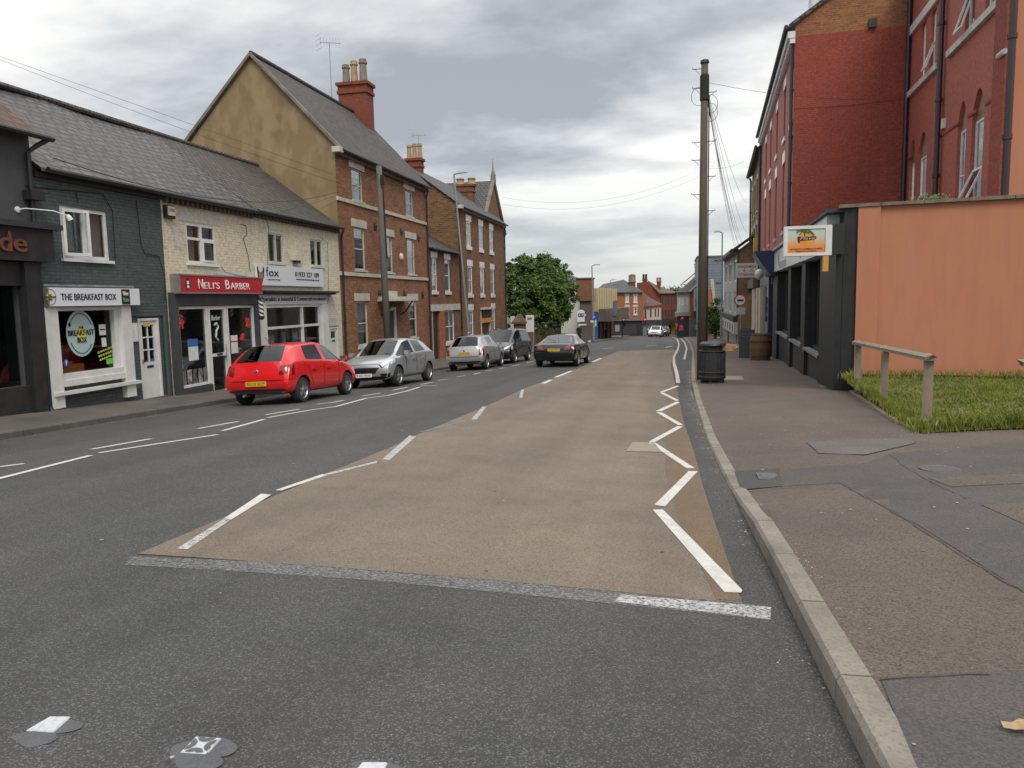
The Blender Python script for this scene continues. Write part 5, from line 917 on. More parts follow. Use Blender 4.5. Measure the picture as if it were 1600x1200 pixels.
a.build('weed',M('weed_green',(.07,.14,.03),.6),label='small green weed growing on top of the terracotta wall coping',cat='plant')
# line of scraggy growth at the wall foot comes with the grass
#--- tall red painted building: front along the street
UP=[];LOW=[]
tU=[16.1,20.0,23.9,28.2,32.0]
for x in(1235.5,1224.5,1213,1203.8,1196.5): tU
ts=[RF.px(x,260)[0] for x in(1235.5,1224.8,1213.2,1204,1197)]
wd=.55
for t in ts: UP.append((t-wd,t+wd,8.45,10.65)); LOW.append((t-wd,t+wd,4.3,7.35))
TRE=RF.px(1190.5,250)[0]
r=empty('red_painted_building',RF.pt(22,-2.5,-4),'very tall red painted brick building with white lintels and plain side gable','building')
a=MB(); a.wall(RF,TG,TRE,3.52,11.9,UP+LOW,dep=.16); a.wall(RF,TE+.02,TRE,-4,3.52,[],dep=.1); a.build('wall',redp2_br,r)
for q in UP: window(r,RF,q,'sash',dep=.14,fw=.08,fm=pvc,curtain=0,sill=.15,lint=(.42,.12,pvc),sillm=pvc)
for q in LOW: window(r,RF,q,'sash',dep=.14,fw=.08,fm=pvc,curtain=0,sill=.12,lint=(.5,.12,pvc),sillm=stonep)
MB().fbox(RF,TG-.02,TRE,3.55,3.75,0,.14).build('string_course',stonep,r)
a=MB(); t=TG
while t<TRE-.2: a.fbox(RF,t,t+.12,11.3,11.5,0,.2); t+=.24
a.fbox(RF,TG-.02,TRE,11.5,11.75,0,.28); a.build('cornice',pvc,r); gutter(r,RF,TG-.1,TRE,11.9,.35,r=.09); downpipe(r,RF,TG+.12,3.6,11.75,n=.1,r=.07,mat=blk)
# gable wall facing the camera
tw=RG.px(1415,300)[0]; zc=11.55; sl=.64
a=MB(); a.poly([RG.pt(0,-4,0),RG.pt(tw+.3,-4,0),RG.pt(tw+.3,zc,0),RG.pt(0,zc,0)]); a.build('gable_wall_painted',redp_br,r)
a=MB(); a.poly([RG.pt(0,zc,0),RG.pt(9.6,zc,0),RG.pt(9.6,12.0,0),RG.pt(4.8,12.0+4.8*sl,0),RG.pt(0,12.0,0)]); a.build('gable_wall_bare',band_br,r)
a=MB(); a.hexa([RG.pt(-.25,11.85,.12),RG.pt(-.25,11.85,-22),RG.pt(4.8,12.1+4.8*sl,-22),RG.pt(4.8,12.1+4.8*sl,.12),RG.pt(-.25,12.0,.12),RG.pt(-.25,12.0,-22),RG.pt(4.8,12.28+4.8*sl,-22),RG.pt(4.8,12.28+4.8*sl,.12)]); a.build('roof',slate,r)
t0,t1,z0,z1=RG.rect(1357,31,1369,43); a=MB(); a.fbox(RG,t0,t1,z0,z1,0,.12); v_=a.build('flue_vent',M('vent_brown',(.05,.03,.025),.7),r); 
t_=RG.px(1275,5)[0]; s=a=MB(); a.tube([RG.pt(t_,12.6,-.6),RG.pt(t_+.05,13.3,-.6),RG.pt(t_+.25,13.5,-.6)],.16,8); a.fbox(RG,t_-.15,t_+.5,12.55,13.5,-1.2,-.7); a.build('dormer',pvc,r)
a=MB(); t_=RG.px(1418,200)[0]; a.tube([RG.pt(t_-.1,-1,.12),RG.pt(t_-.1,15,.12)],.08,8); a.build('downpipe',blk,r)
MB().tube([RG.pt(.0,6.9+1.9,.02),RG.pt(tw*.5,8.75,.02),RG.pt(tw,8.85,.02)],.006,4).build('cable',blk,r)
#--- rear wing with arched windows
Wp=RG.pt(tw,0,0); RW=Fr((Wp.x,Wp.y),182.8,1)
def wr(x0,x1,ztop,zbot,xz=None): t0=RW.px(x0,200)[0]; t1=RW.px(x1,200)[0]; return (t0,t1,zbot,ztop)
lowr=[wr(1423.5,1431.5,7.15,3.6),wr(1436.5,1450,7.15,3.6),wr(1496.5,1510,7.15,3.6),wr(1518.5,1537,7.15,3.6)]
lowr=[(min(a_,b_),max(a_,b_),c,d) for a_,b_,c,d in lowr]
upr=[wr(1434,1441.5,11.0,9.0),wr(1449,1456.5,11.0,9.0),wr(1501,1515,11.0,9.0),wr(1531,1543,11.0,9.0)]
upr=[(min(a_,b_),max(a_,b_),c,d) for a_,b_,c,d in upr]
TW=RW.px(1575,200)[0]
r=empty('red_rear_wing',RW.pt(5,-2,-3),'red painted rear wing with pointed arch windows and open casements behind the terracotta wall','building')
a=MB(); a.wall(RW,0,TW,-3,13.2,lowr+upr,dep=.2); a.build('wall',redp2_br,r)
def archfill(h_,zb,rise):   # brick filling above a pointed arch
    t0,t1=h_[0],h_[1]; tm=(t0+t1)/2; a=MB()
    for side in(0,1):
        pts=[]
        for k in range(7):
            u=k/6; x=(t0+(tm-t0)*u) if side==0 else (t1+(tm-t1)*u); z=zb+rise*math.sin(u*math.pi/2)**.8; pts.append((x,z))
        for (p,q) in zip(pts,pts[1:]): a.poly([RW.pt(p[0],p[1],0),RW.pt(q[0],q[1],0),RW.pt(q[0],h_[3],0),RW.pt(p[0],h_[3],0)]); a.poly([RW.pt(p[0],p[1],0),RW.pt(q[0],q[1],0),RW.pt(q[0],q[1],-.2),RW.pt(p[0],p[1],-.2)])
    a.build('arch_brickwork',redp2_br,r)
buffm=M('buff_infill',(.30,.22,.13),.9,col2=(.22,.15,.09),scale=5)
for h_ in lowr:
    archfill(h_,6.45,.68); a=MB(); a.fbox(RW,h_[0],h_[1],6.3,7.1,-.21,-.12); a.build('arch_tympanum',buffm,r)
    window(r,RW,(h_[0],h_[1],h_[2],6.3),'sash',dep=.16,fw=.07,fm=pvc,curtain=0,sill=0)
for h_ in upr: window(r,RW,h_,'sash',dep=.16,fw=.07,fm=pvc,curtain=0,sill=0)
def opensash(h_,z0,z1,out):
    a=MB(); t0,t1=h_[0]+.06,h_[1]-.06
    def B(u0,u1,v0,v1):
        P=[]
        for w_ in(0,.05):
            for u,v in((u0,v0),(u1,v0),(u1,v1),(u0,v1)): P.append(RW.pt(t0+(t1-t0)*u,z1-(z1-z0)*v,-.1+out*v+w_))
        a.hexa(P)
    B(0,.09,0,1); B(.91,1,0,1); B(.09,.91,0,.06); B(.09,.91,.94,1); f=a.build('open_casement',pvc,r); a=MB()
    a.poly([RW.pt(t0,z1,-.08),RW.pt(t1,z1,-.08),RW.pt(t1,z0,-.08+out),RW.pt(t0,z0,-.08+out)]); a.build('pane',GL,f)
opensash(lowr[1],3.65,4.95,.45); opensash(lowr[3],3.75,4.95,.55); opensash(lowr[0],3.65,4.9,.3); opensash(upr[1],9.05,10.0,.35); opensash(upr[2],9.05,10.3,.4)
a=MB(); a.fbox(RW,-.02,4.15,8.82,9.02,0,.12); a.build('sill_band',stonep,r); MB().fbox(RW,5.3,9.8,8.82,9.02,0,.12).build('sill_band',stonep,r); MB().fbox(RW,-.02,4.0,11.1,11.4,0,.1).build('lintel_band',pvc,r)
MB().fbox(RW,8.8,TW-.4,3.5,3.9,0,.15).build('stone_block',stonep,r); MB().fbox(RW,9.9,TW-.01,-3,13.19,.003,.14).build('corner_pilaster',redp_br,r)
for x in(1466,1576):
    t=RW.px(x,200,.12)[0]; a=MB(); a.tube([RW.pt(t,-2,.14),RW.pt(t,13.3,.14)],.09,8)
    for z in(5.2,7.6,10): a.tube([RW.pt(t,z,.14),RW.pt(t,z+.12,.14)],.12,8)
    a.build('downpipe',M('brown_black_pipe',(.035,.022,.022),.4) if x==1466 else MATS['brown_black_pipe'],r)
a=MB(); t=RW.px(1565,137,.14)[0]; a.tube([RW.pt(t-.35,7.45,.14),RW.pt(t+.3,7.4,.2)],.07,8); a.build('waste_pipe',pvc,r); a=MB(); a.fbox(RW,5.0,5.18,6.7,7.0,0,.1); a.build('wall_vent',pvc,r)
for (p,q) in((4.6,6.6),(7.5,8.3),(9.0,9.9),(.3,1.0)): MB().fbox(RW,p,q,6.5,6.58,0,.03).build('string_course',redp_br,r)
MB().hexa([RW.pt(-.1,13.1,.4),RW.pt(TW,13.1,.4),RW.pt(TW,15,-3),RW.pt(-.1,15,-3),RW.pt(-.1,13.25,.4),RW.pt(TW,13.25,.4),RW.pt(TW,15.2,-3),RW.pt(-.1,15.2,-3)]).build('roof',slate,r)
# terracotta upper block at the right edge
Wq=RW.pt(TW,0,0); RO=Fr((Wq.x,Wq.y),92.8,1)
r=empty('terracotta_block',RO.pt(3,-2,-3),'tall terracotta rendered block rising behind the end wall at the right edge','building'); a=MB(); a.fbox(RO,0.06,7,-2,14.5,-.35,.1); a.build('wall',orange,r)
#--- dark blue shop
navy=M('navy_paint',(.012,.018,.06),.4,col2=(.018,.025,.075),scale=3)
tb0=RF.px(1210,500)[0]; tb1=RF.px(1189.5,500)[0]
r=empty('navy_shop',RF.pt((tb0+tb1)/2,-2.5,0),'dark navy shopfront with pilaster under the red painted building','building')
a=MB(); a.fbox(RF,tb0,tb0+.8,-3.6,2.6,.003,.3); a.fbox(RF,tb0-.1,tb0+.9,-3.6,-1.5,.003,.45); a.build('pilaster',navy,r)
a=MB(); a.fbox(RF,tb0+.8,tb1,-3.6,2.6,.003,.06); a.build('shop_front',M('navy_dark',(.006,.008,.03),.35),r); MB().fbox(RF,tb0+2,tb1-1,-1.2,1.9,.06,.09).build('window_panel',GLS,r)
MB().fbox(RF,TE+.05,tb0-.02,2.0,2.6,.003,.2).build('fascia_end',M('violet_grey',(.07,.05,.07),.6),r)
a=MB(); a.fbox(RF,tb0+.2,tb1,2.0,2.9,.003,.12); a.build('fascia',navy,r)
s=empty('shop_sign',RF.pt(tb0+4,2.3,.3),'blue grey tilted fascia box jutting out above the navy shop','shop sign')
tA_,zA_=RF.px(1211.5,391,.25); tB_=tA_+3.2; zB_=RF.px(1211.5,430,.25)[1]
def wb(t0,t1,n0,e0,n1,e1,z0,z1): return [RF.pt(t0,z0,n0),RF.pt(t1,z0,n0),RF.pt(t1,z0,e0),RF.pt(t0,z0,e0),RF.pt(t0,z1,n1),RF.pt(t1,z1,n1),RF.pt(t1,z1,e1),RF.pt(t0,z1,e1)]
MB().hexa(wb(tA_,tB_,-.2,.45,-.2,1.15,zB_,zA_)).build('box',navy,s); MB().hexa(wb(tA_+.2,tB_-.3,.503,.53,1.13,1.16,zB_+.1,zA_-.1)).build('panel',M('slate_blue_panel',(.19,.22,.27),.5,col2=(.25,.28,.33),scale=1),s)
#--- yellow brick building
ty0,ty1=TRE,RF.px(1175.5,260)[0]
ys=[]
n_=4; W_=(ty1-ty0)/n_
for i in range(n_):
    c=ty0+W_*(i+.5)
    for z0,z1 in((7.6,9.9),(3.9,6.6)): ys.append((c-.6,c+.6,z0,z1))
r=house('yellow_brick_building','tall narrow buff brick building beyond the red one',RF,ty0+.02,ty1,-4,11.3,8,buff_br,ys+[(ty0+2,ty1-2,-2,2.2)],ridge=(-4,14))
for q in ys: window(r,RF,q,'sash',dep=.12,fw=.08,fm=stonep,curtain=0,sill=.12,lint=(.35,.1,stonep))
a=MB(); roofslope(a,RF,ty0,ty1+.1,(.4,11.2),(-4,14.1)); a.build('roof',slate,r); gutter(r,RF,ty0,ty1,11.3,.4,r=.1); downpipe(r,RF,ty0+.1,-3,11.2,n=.1,r=.08); downpipe(r,RF,ty1-.1,-3,11.2,n=.1,r=.08)
crm=M('cream_column',(.50,.45,.34),.6,col2=(.4,.35,.26),scale=3)
for x0,x1 in((1188.5,1186),(1184,1181.5),(1180,1175.5)):
    t0,t1=RF.px(x0,500,.2)[0],RF.px(x1,500,.2)[0]; MB().fbox(RF,t0,t1,-3.4,1.9,.003,.25).build('shop_pilaster',crm,r)
MB().fbox(RF,ty0+.3,ty1,1.95,2.6,.003,.45).build('shop_cornice',M('dirty_cornice',(.1,.1,.09),.8),r); MB().fbox(RF,ty0+2,ty1-2,-2,2,-.3,-.25).build('shop_window',GLS,r)
t_=RF.px(1183,395)[0]; MB().fbox(RF,t_,t_+.6,4.5,5.6,0,.25).build('alarm_box',MATS['yellow_plastic'],label='yellow alarm box high on the buff brick building front',cat='alarm box')
def far_sign(x0,y0,x1,y1,d,th=.15): 
    A=at(x0,y1,d);B=at(x1,y0,d); fr=Fr((A.x,A.y),90,1); return fr,B.x-A.x,A.z,B.z,A
fr,w_,z0,z1,A=far_sign(1150,411,1183,434,41); s=empty('hanging_sign',(A.x+w_/2,A.y,z0),'white hanging sign with red meals to take away lettering','sign')
MB().fbox(fr,0,w_,z0,z1,-.15,0).build('board',M('sign_offwhite',(.55,.53,.5),.5),s); rl=M('red_letters',(.45,.03,.02),.5)
text('CHINESE MEALS',fr,w_*.07,w_*.93,z0+(z1-z0)*.68,z0+(z1-z0)*.85,.0,rl,s,bold=.01); text('TO TAKE AWAY',fr,w_*.1,w_*.92,z0+(z1-z0)*.13,z0+(z1-z0)*.3,.0,rl,s,bold=.01)
a=MB(); 
for u in(.33,.66): a.tube([fr.pt(w_*u,z0+(z1-z0)*.42,.01),fr.pt(w_*u+.05,z0+(z1-z0)*.58,.01),fr.pt(w_*u+.12,z0+(z1-z0)*.42,.01)],.018,4)
a.build('small_marks',rl,s); MB().tube([fr.pt(w_,z1-.1,-.07),fr.pt(w_+1.2,z1-.1,-.07)],.025,6).build('bracket',blk,s)
# globe lamp + satellite-ish ornament below
P=at(1186,437,40); s=empty('wall_lamp',P,'pale round wall lamp on the buff brick shopfront','lamp'); MB().lathe(P,[(.05,0),(.2,.12),(.24,.28),(.18,.45),(.05,.55)],14).build('globe',pvc,s,smooth=True); MB().tube([P+Vector((0,0,.5)),P+Vector((.5,0,.7)),P+Vector((1.1,0,.7))],.03,6).build('bracket',blk,s)
#--- white and black gabled building
BW=Fr((at(1153,480,62).x,at(1153,480,62).y),0,-1); e_=RF
tA=0; tB=BW.px(1131,450)[0]
ww=[]
for i in range(3): c=tB*(i+.5)/3; ww+=[(c-1.6,c+1.6,2.6,4.4),(c-1.6,c+1.6,-.1,1.9)]
r=house('white_timber_building','white windowed building with dark gable roof and shutters down the right side',BW,0,tB,-4.2,5.0,9,M('dull_white_front',(.42,.41,.38),.7,col2=(.3,.29,.27),scale=2),ww,ridge=(-4.5,8.4),sidemat=buff_br)
for q in ww: window(r,BW,q,'two',dep=.1,fw=.12,fm=pvc,curtain=2,sill=0)
a=MB(); a.fbox(BW,-.2,tB+.2,4.95,5.15,0,.6); a.fbox(BW,0,tB,-.65,-.25,0,.35); a.fbox(BW,-.02,.5,-.3,5,0,.1); a.build('black_trim',blk,r)
a=MB(); roofslope(a,BW,-.5,tB+.2,(.7,5.0),(-4.5,8.6),th=.2); a.build('roof',slate,r); a=MB(); a.fbox(BW,0,tB,-1.7,-.7,0,.3); a.build('fascia',M('fascia_grey_white',(.45,.44,.42),.5),r); s_=None
a=MB()
for i in range(6): t=tB*(i+.5)/6; a.fbox(BW,t-.5,t+.3,-1.5,-.95,.3,.32)
a.build('fascia_letters',M('dull_brown_letter',(.08,.06,.05),.6),r)
a=MB(); a.fbox(BW,.4,tB-.4,-4.2,-1.7,.0,.1); a.build('roller_shutter',brick('shutter',(.30,.30,.29),(.26,.26,.26),(.12,.12,.12),50,.12,.02,.5),r)
a=MB(); a.fbox(BW,tB*.45,tB*.55,-4.1,-1.8,.1,.14); a.build('door',M('brown_door',(.08,.035,.025),.5),r)
#--- blue-grey clad block, brick gable and shrub
def fblock(name,label,Y,x0,x1,ytop,mat,depth=8,ybot=None,cat='building'):
    fr=Fr((0,Y),90,1); t0,z1=fr.px(x0,ytop); t1,_=fr.px(x1,ytop); zb=gz(-5,Y)-1 if ybot is None else fr.px(x0,ybot)[1]; r=empty(name,((t0+t1)/2,Y,zb),label,cat); return r,fr,t0,t1,zb,z1
clad=brick('slate_blue_cladding',(.15,.185,.23),(.17,.205,.25),(.09,.11,.14),60,.35,.04,.6,(.12,.15,.2),.3,.1)
r,fr,t0,t1,zb,z1=fblock('clad_block','tall blue grey clad block with horizontal boards behind the shrub',98,1090,1131,402,clad); MB().fbox(fr,t0,t1,zb,z1,-12,0).build('wall',clad,r); a=MB(); a.fbox(fr,t0-.1,t1+.1,z1,z1+.15,-12.1,.1); a.build('parapet',lead,r)
for k in range(3): t,z=fr.px(1119.5+k*3.4,442); MB().fbox(fr,t-.1,t+.1,z-.06,z+.06,0,.05).build('vent',blk,r)
t,z=fr.px(1119,407); MB().fbox(fr,t-.2,t+.2,z-.06,z+.06,0,.05).build('vent',blk,r)
r,fr,t0,t1,zb,z1=fblock('brick_gable_house','brick house end with a leaning pale bargeboard beside the shrub',92,1100,1114,436,org_br); a=MB(); a.fbox(fr,t0,t1,zb,z1-1.2,-3,0); a.build('wall',org_br,r); a=MB(); p=[fr.px(1110,436),fr.px(1115,436),fr.px(1119,478),fr.px(1115,482)]; a.add([fr.pt(q[0],q[1],.1) for q in p]+[fr.pt(q[0],q[1],-.3) for q in p],[(0,1,2,3),(4,5,6,7),(0,1,5,4),(1,2,6,5),(2,3,7,6),(3,0,4,7)]); a.build('bargeboard',crm,r)
#===== far street, trees, poles, street furniture ===========================
def wins_px(fr,L_): 
    o=[]
    for x0,y0,x1,y1 in L_:
        a,b,c,d=fr.rect(x0,y0,x1,y1); o.append((a,b,c,d))
    return o
# L1 brick box building with arched sign
r,fr,t0,t1,zb,z1=fblock('brick_box_building','red brick box over a grey brown wall with white arched sign beyond the tree',76,900,924,436,org_br)
zm=fr.px(912,470)[1]; MB().fbox(fr,t0+.3,t1,zb,zm,-2.2,-.25).build('lower_wall',M('grey_brown_render',(.12,.10,.085),.9,col2=(.09,.075,.065),scale=1),r)
MB().fbox(fr,t0,t1,zm,z1,-2.4,0).build('upper_wall',brick('plum_brick',(.25,.095,.055),(.19,.07,.042),(.15,.1,.07)),r); MB().fbox(fr,t0-.1,t1+.1,z1,z1+.12,-2.5,.1).build('parapet',lead,r)
s=empty('arched_sign',fr.pt((t0+t1)/2,-1,0),'white arch topped sign with blue panel on the grey brown wall','sign'); a0,a1,b0,b1=fr.rect(901.5,489,913.5,503); a=MB(); P=[(a0,b0),(a1,b0)]+[((a0+a1)/2+(a1-a0)/2*math.cos(k*math.pi/10),b1+(a1-a0)*.42*math.sin(k*math.pi/10)) for k in range(11)]; a.poly([fr.pt(x,z,-.2) for x,z in P]); a.poly([fr.pt(x,z,-.16) for x,z in P]); a.build('board',pvc,s)
bl2=M('sign_blue',(.03,.05,.2),.5); MB().fbox(fr,a0+.1,a1-.1,b0+(b1-b0)*.55,b0+(b1-b0)*.95,-.155,-.14).build('blue_panel',bl2,s)
a=MB(); 
for k in range(3): a.lathe(fr.pt(a0+.25+k*.28,b0+(b1-b0)*.75,-.14),[(.07,0),(.07,.01)],8,(0,-1,0))
a.build('figure_marks',pvc,s); MB().fbox(fr,a0+.2,a1+.15,b0-.35,b0-.2,-.22,-.16).build('lower_strip',pvc,s)
r,fr,t0,t1,zb,z1=fblock('cream_flat_block','pale block with flat grey roof rising behind the tree crown',84,876,902,439,crm); MB().fbox(fr,t0,t1,zb,z1,-6,0).build('wall',M('offwhite_wall',(.48,.46,.40),.8),r); a=MB(); a.hexa([fr.pt(t0-.2,z1,.2),fr.pt(t1+.6,z1,.2),fr.pt(t1+.6,z1,-6),fr.pt(t0-.2,z1,-6),fr.pt(t0,z1+.7,-1),fr.pt(t1-1.2,z1+.7,-1),fr.pt(t1-1.2,z1+.7,-5),fr.pt(t0,z1+.7,-5)]); a.build('roof',slate,r)
# L2/L3 shops along the left street line
FLp=at(918,520,82); FL=Fr((FLp.x,FLp.y),7.5,1)
def FT(x,y=480): return FL.px(x,y)
bt0,bt1=FT(921)[0],FT(934)[0]
r=empty('blue_hoarding_shop',FL.pt((bt0+bt1)/2,gz(-9,85),0),'bright blue boarded shopfront beyond the arched sign','building'); zt=FT(927,489)[1]
MB().fbox(FL,bt0,bt1,-6,zt,-1,0).build('wall',M('bright_blue',(.03,.12,.38),.5,col2=(.02,.08,.3),scale=1.5),r); MB().fbox(FL,bt0-.4,bt0,-6,zt+1,-.8,.1).build('dark_pier',M('navy_pier',(.01,.02,.12),.5),r); a=MB(); 
for k,u in enumerate((.3,.6)): MB().fbox(FL,bt0+(bt1-bt0)*u,bt0+(bt1-bt0)*(u+.2),FT(929,510)[1],FT(929,500)[1],0,.03).build('notice',pvc,r)
pt0,pt1=bt1,FT(962)[0]; z0_,z1_=FT(945,486)[1],FT(930,450)[1]
r=empty('panelled_shops',FL.pt((pt0+pt1)/2,gz(-8,95),0),'flat roofed shops with beige upper panels and long dark canopy','building')
MB().fbox(FL,pt0,pt1,z0_,z1_,-6,0).build('panel_wall',M('beige_panel',(.42,.33,.18),.7,col2=(.34,.26,.14),scale=.9),r)
k=0; t=pt0
while t<pt1: MB().fbox(FL,t,t+.25,z0_,z1_+.02,.003,.12).build('panel_rib',M('rib_cream',(.5,.42,.27),.7) if 'rib_cream' not in MATS else MATS['rib_cream'],r); t+=(pt1-pt0)/8.01
MB().fbox(FL,pt0,pt1,-6,z0_-.0,-6,-.5).build('shop_wall',M('brown_black',(.045,.025,.02),.5,col2=(.08,.045,.035),scale=.8),r); MB().fbox(FL,pt0,pt1+.3,z0_-1.1,z0_+.3,.003,1.6).build('canopy',M('canopy_brown',(.085,.07,.062),.8,col2=(.13,.11,.1),scale=.7),r)
a=MB(); a.fbox(FL,pt0+.5,pt0+2.4,z0_-.5,z0_+1.2,1.6,1.7); a.build('grey_panel',lead,r)
for k in range(5): t=pt0+(pt1-pt0)*(k+.5)/5; MB().fbox(FL,t-.08,t+.08,-6,z0_-1.1,-.49,-.35).build('shop_mullion',M('dull_gold',(.2,.13,.07),.5) if 'dull_gold' not in MATS else MATS['dull_gold'],r)
# orange brick building at the bend (faces the camera)
OY=112
ow=[(977,462,983,472),(990,462,996,472),(977,480,983,491),(990,480,996,491)]
fr=Fr((0,OY),90,1); W4=wins_px(fr,ow); t0=fr.px(958,460)[0]; t1=fr.px(1003.5,460)[0]; z1=fr.px(980,457)[1]; zg=fr.px(980,500)[1]; zb=gz(-6,OY)-1
r=empty('orange_brick_corner',fr.pt((t0+t1)/2,zb,-4),'bright orange brick corner building with dark ground floor at the end of the street','building')
a=MB(); a.wall(fr,t0,t1,zg,z1,W4,dep=.15); a.build('wall',org_br,r); MB().fbox(fr,t1-.02,t1,zg,z1,-9,-.001).build('side_wall',org_br,r)
for q in W4: window(r,fr,q,'sash',dep=.12,fw=.12,fm=pvc,curtain=0,sill=.12,lint=(.35,.1,stonep))
MB().fbox(fr,t0,t1,zb,zg,-9,-.05).build('ground_floor',M('charcoal_shop',(.025,.027,.03),.5,col2=(.05,.05,.055),scale=.7),r); MB().fbox(fr,t0,t1+.05,zg-.1,zg+.25,-.04,.3).build('fascia',M('grey_fascia',(.16,.16,.17),.5),r)
a0,a1,b0,b1=fr.rect(961,508,968,518); MB().fbox(fr,a0,a1,b0,b1,-.05,.05).build('shop_window',M('pale_window',(.25,.28,.28),.2),r); a0,a1,b0,b1=fr.rect(995,508,1000,524); MB().fbox(fr,a0,a1,b0,b1,-.05,.04).build('door',bk,r); a0,a1,b0,b1=fr.rect(962,496.5,970,498.5); MB().fbox(fr,a0,a1,b0,b1,.0,.34).build('small_sign',pvc,r)
tl=fr.px(926,460)[0]; zr=fr.px(960,444.5)[1]
a=MB(); a.hexa([fr.pt(tl,z1-.1,.3),fr.pt(t1+.2,z1-.1,.3),fr.pt(t1-3,zr+.6,-6),fr.pt(tl+1,zr,-6),fr.pt(tl,z1+.05,.3),fr.pt(t1+.2,z1+.05,.3),fr.pt(t1-3,zr+.8,-6),fr.pt(tl+1,zr+.2,-6)]); a.build('roof',slate,r); MB().fbox(fr,tl+.3,t0-.01,zb,z1-.15,-6,-.5).build('rear_wall',stone_br,r)
chimney(r,fr,982,993,440,-4,zr-.5,chim_br,((.15,1.0,.16,pot_g),(.4,1.1,.16,pot_g),(.65,1.1,.16,pot_y),(.88,1.0,.16,pot_g)),None)
# white building to its right
WY=118; fr=Fr((0,WY),90,1); t0=fr.px(1003.8,480)[0]; t1=fr.px(1033,480)[0]; z1=fr.px(1015,481)[1]; zg=fr.px(1015,500)[1]; zb=gz(-4,WY)-1.2
W4=wins_px(fr,[(1007,484,1010,497),(1015.5,483,1018,496),(1023,482.5,1025,495),(1027.5,482,1029.5,495)])
r=empty('white_roadside_building',fr.pt((t0+t1)/2,zb,-3),'low white rendered building with long brown tiled roof at the bend','building')
a=MB(); a.wall(fr,t0,t1,zg,z1,W4,dep=.1); a.build('wall',M('white_render',(.56,.52,.44),.8,col2=(.48,.44,.37),scale=1),r)
for q in W4: window(r,fr,q,'sash',dep=.09,fw=.05,fm=blk,curtain=0,sill=0)
MB().fbox(fr,t0,t1,zb,zg,-8,-.05).build('ground_floor',M('dark_green_shop',(.03,.035,.033),.5,col2=(.10,.11,.11),scale=1.1),r); a=MB(); za=fr.px(1010,459)[1]; a.hexa([fr.pt(t0,z1,.3),fr.pt(t1+.2,z1+.4,.3),fr.pt(t1-2.2,za-.6,-7),fr.pt(t0,za,-7),fr.pt(t0,z1+.15,.3),fr.pt(t1+.2,z1+.5,.3),fr.pt(t1-2.2,za-.4,-7),fr.pt(t0,za+.2,-7)]); a.build('roof',tile_br,r)
for k in range(4): a0=fr.px(1006.5+6*k,515)[0]; MB().fbox(fr,a0,a0+.35,fr.px(1010,524)[1],fr.px(1010,510)[1],-.045,.03).build('window_panel',M('pale_window') if 0 else MATS['pale_window'],r)
# dark red row behind with roof and chimneys
DY=128; fr=Fr((0,DY),90,1); t0=fr.px(1033,470)[0]; t1=fr.px(1057,470)[0]; z1=fr.px(1040,459)[1]; zb=gz(-2,DY)-1
r=empty('dark_red_terrace',fr.pt((t0+t1)/2,zb,-4),'dark red brick terrace with brown roof stepping down to yellow fronted shops','building')
MB().fbox(fr,t0,t1,zb,z1,-8,0).build('wall',drk_br,r); 
for k in range(5): t=t0+.15+(t1-t0)*k/5; MB().fbox(fr,t,t+.17,fr.px(1040,476)[1],z1-.4,.0,.03).build('window',M('dim_pane',(.05,.045,.045),.2) if 'dim_pane' not in MATS else MATS['dim_pane'],r)
for k in range(5): t=t0+.15+(t1-t0)*k/5; MB().fbox(fr,t,t+.2,fr.px(1040,494)[1],fr.px(1040,484)[1],.0,.03).build('window',MATS['dim_pane'],r)
tg0=fr.px(995,470)[0]; zap=fr.px(1013,440)[1]
a=MB(); tap=fr.px(1012,440)[0]; a.poly([fr.pt(tg0,zb,-.2),fr.pt(t0,zb,-.2),fr.pt(t0,z1,-.2),fr.pt(tap,zap,-.2),fr.pt(tg0,fr.px(995,442)[1],-.2)]); a.build('gable_wall',chim_br,r)
a=MB(); a.hexa([fr.pt(t0-.3,z1,.3),fr.pt(t1+.3,z1,.3),fr.pt(t1-3,zap-.9,-7),fr.pt(tap,zap,-.3),fr.pt(t0-.3,z1+.15,.3),fr.pt(t1+.3,z1+.15,.3),fr.pt(t1-3,zap-.7,-7),fr.pt(tap,zap+.2,-.3)]); a.build('roof',M('mossy_roof',(.10,.075,.05),.9,col2=(.14,.11,.07),scale=1),r)
chimney(r,fr,1003.5,1011.5,437,-1,zap-2,chim_br,((.25,.9,.2,MATS['dark_maroon']),(.75,.9,.2,MATS['dark_maroon'])),None); chimney(r,fr,1026,1033,440,-4,zap-3,chim_br,((.2,.7,.2,pot_g),(.8,.7,.2,pot_g)),None)
a=MB(); a.fbox(fr,t0-.5,t1+.5,fr.px(1040,507)[1],fr.px(1040,497)[1],.003,1.5); a.build('canopy',M('black_canopy',(.03,.03,.035),.5,col2=(.07,.06,.06),scale=1),r)
yy=M('yellow_front',(.5,.28,.03),.5)
for x0,x1,mt in((1034,1040,yy),(1040.5,1045,pvc),(1045.5,1048,bk),(1048.5,1057,yy)):
    a0,a1=fr.px(x0,515)[0],fr.px(x1,515)[0]; MB().fbox(fr,a0,a1,zb,fr.px(1040,507)[1],.003,.15).build('shop_panel',mt,r)
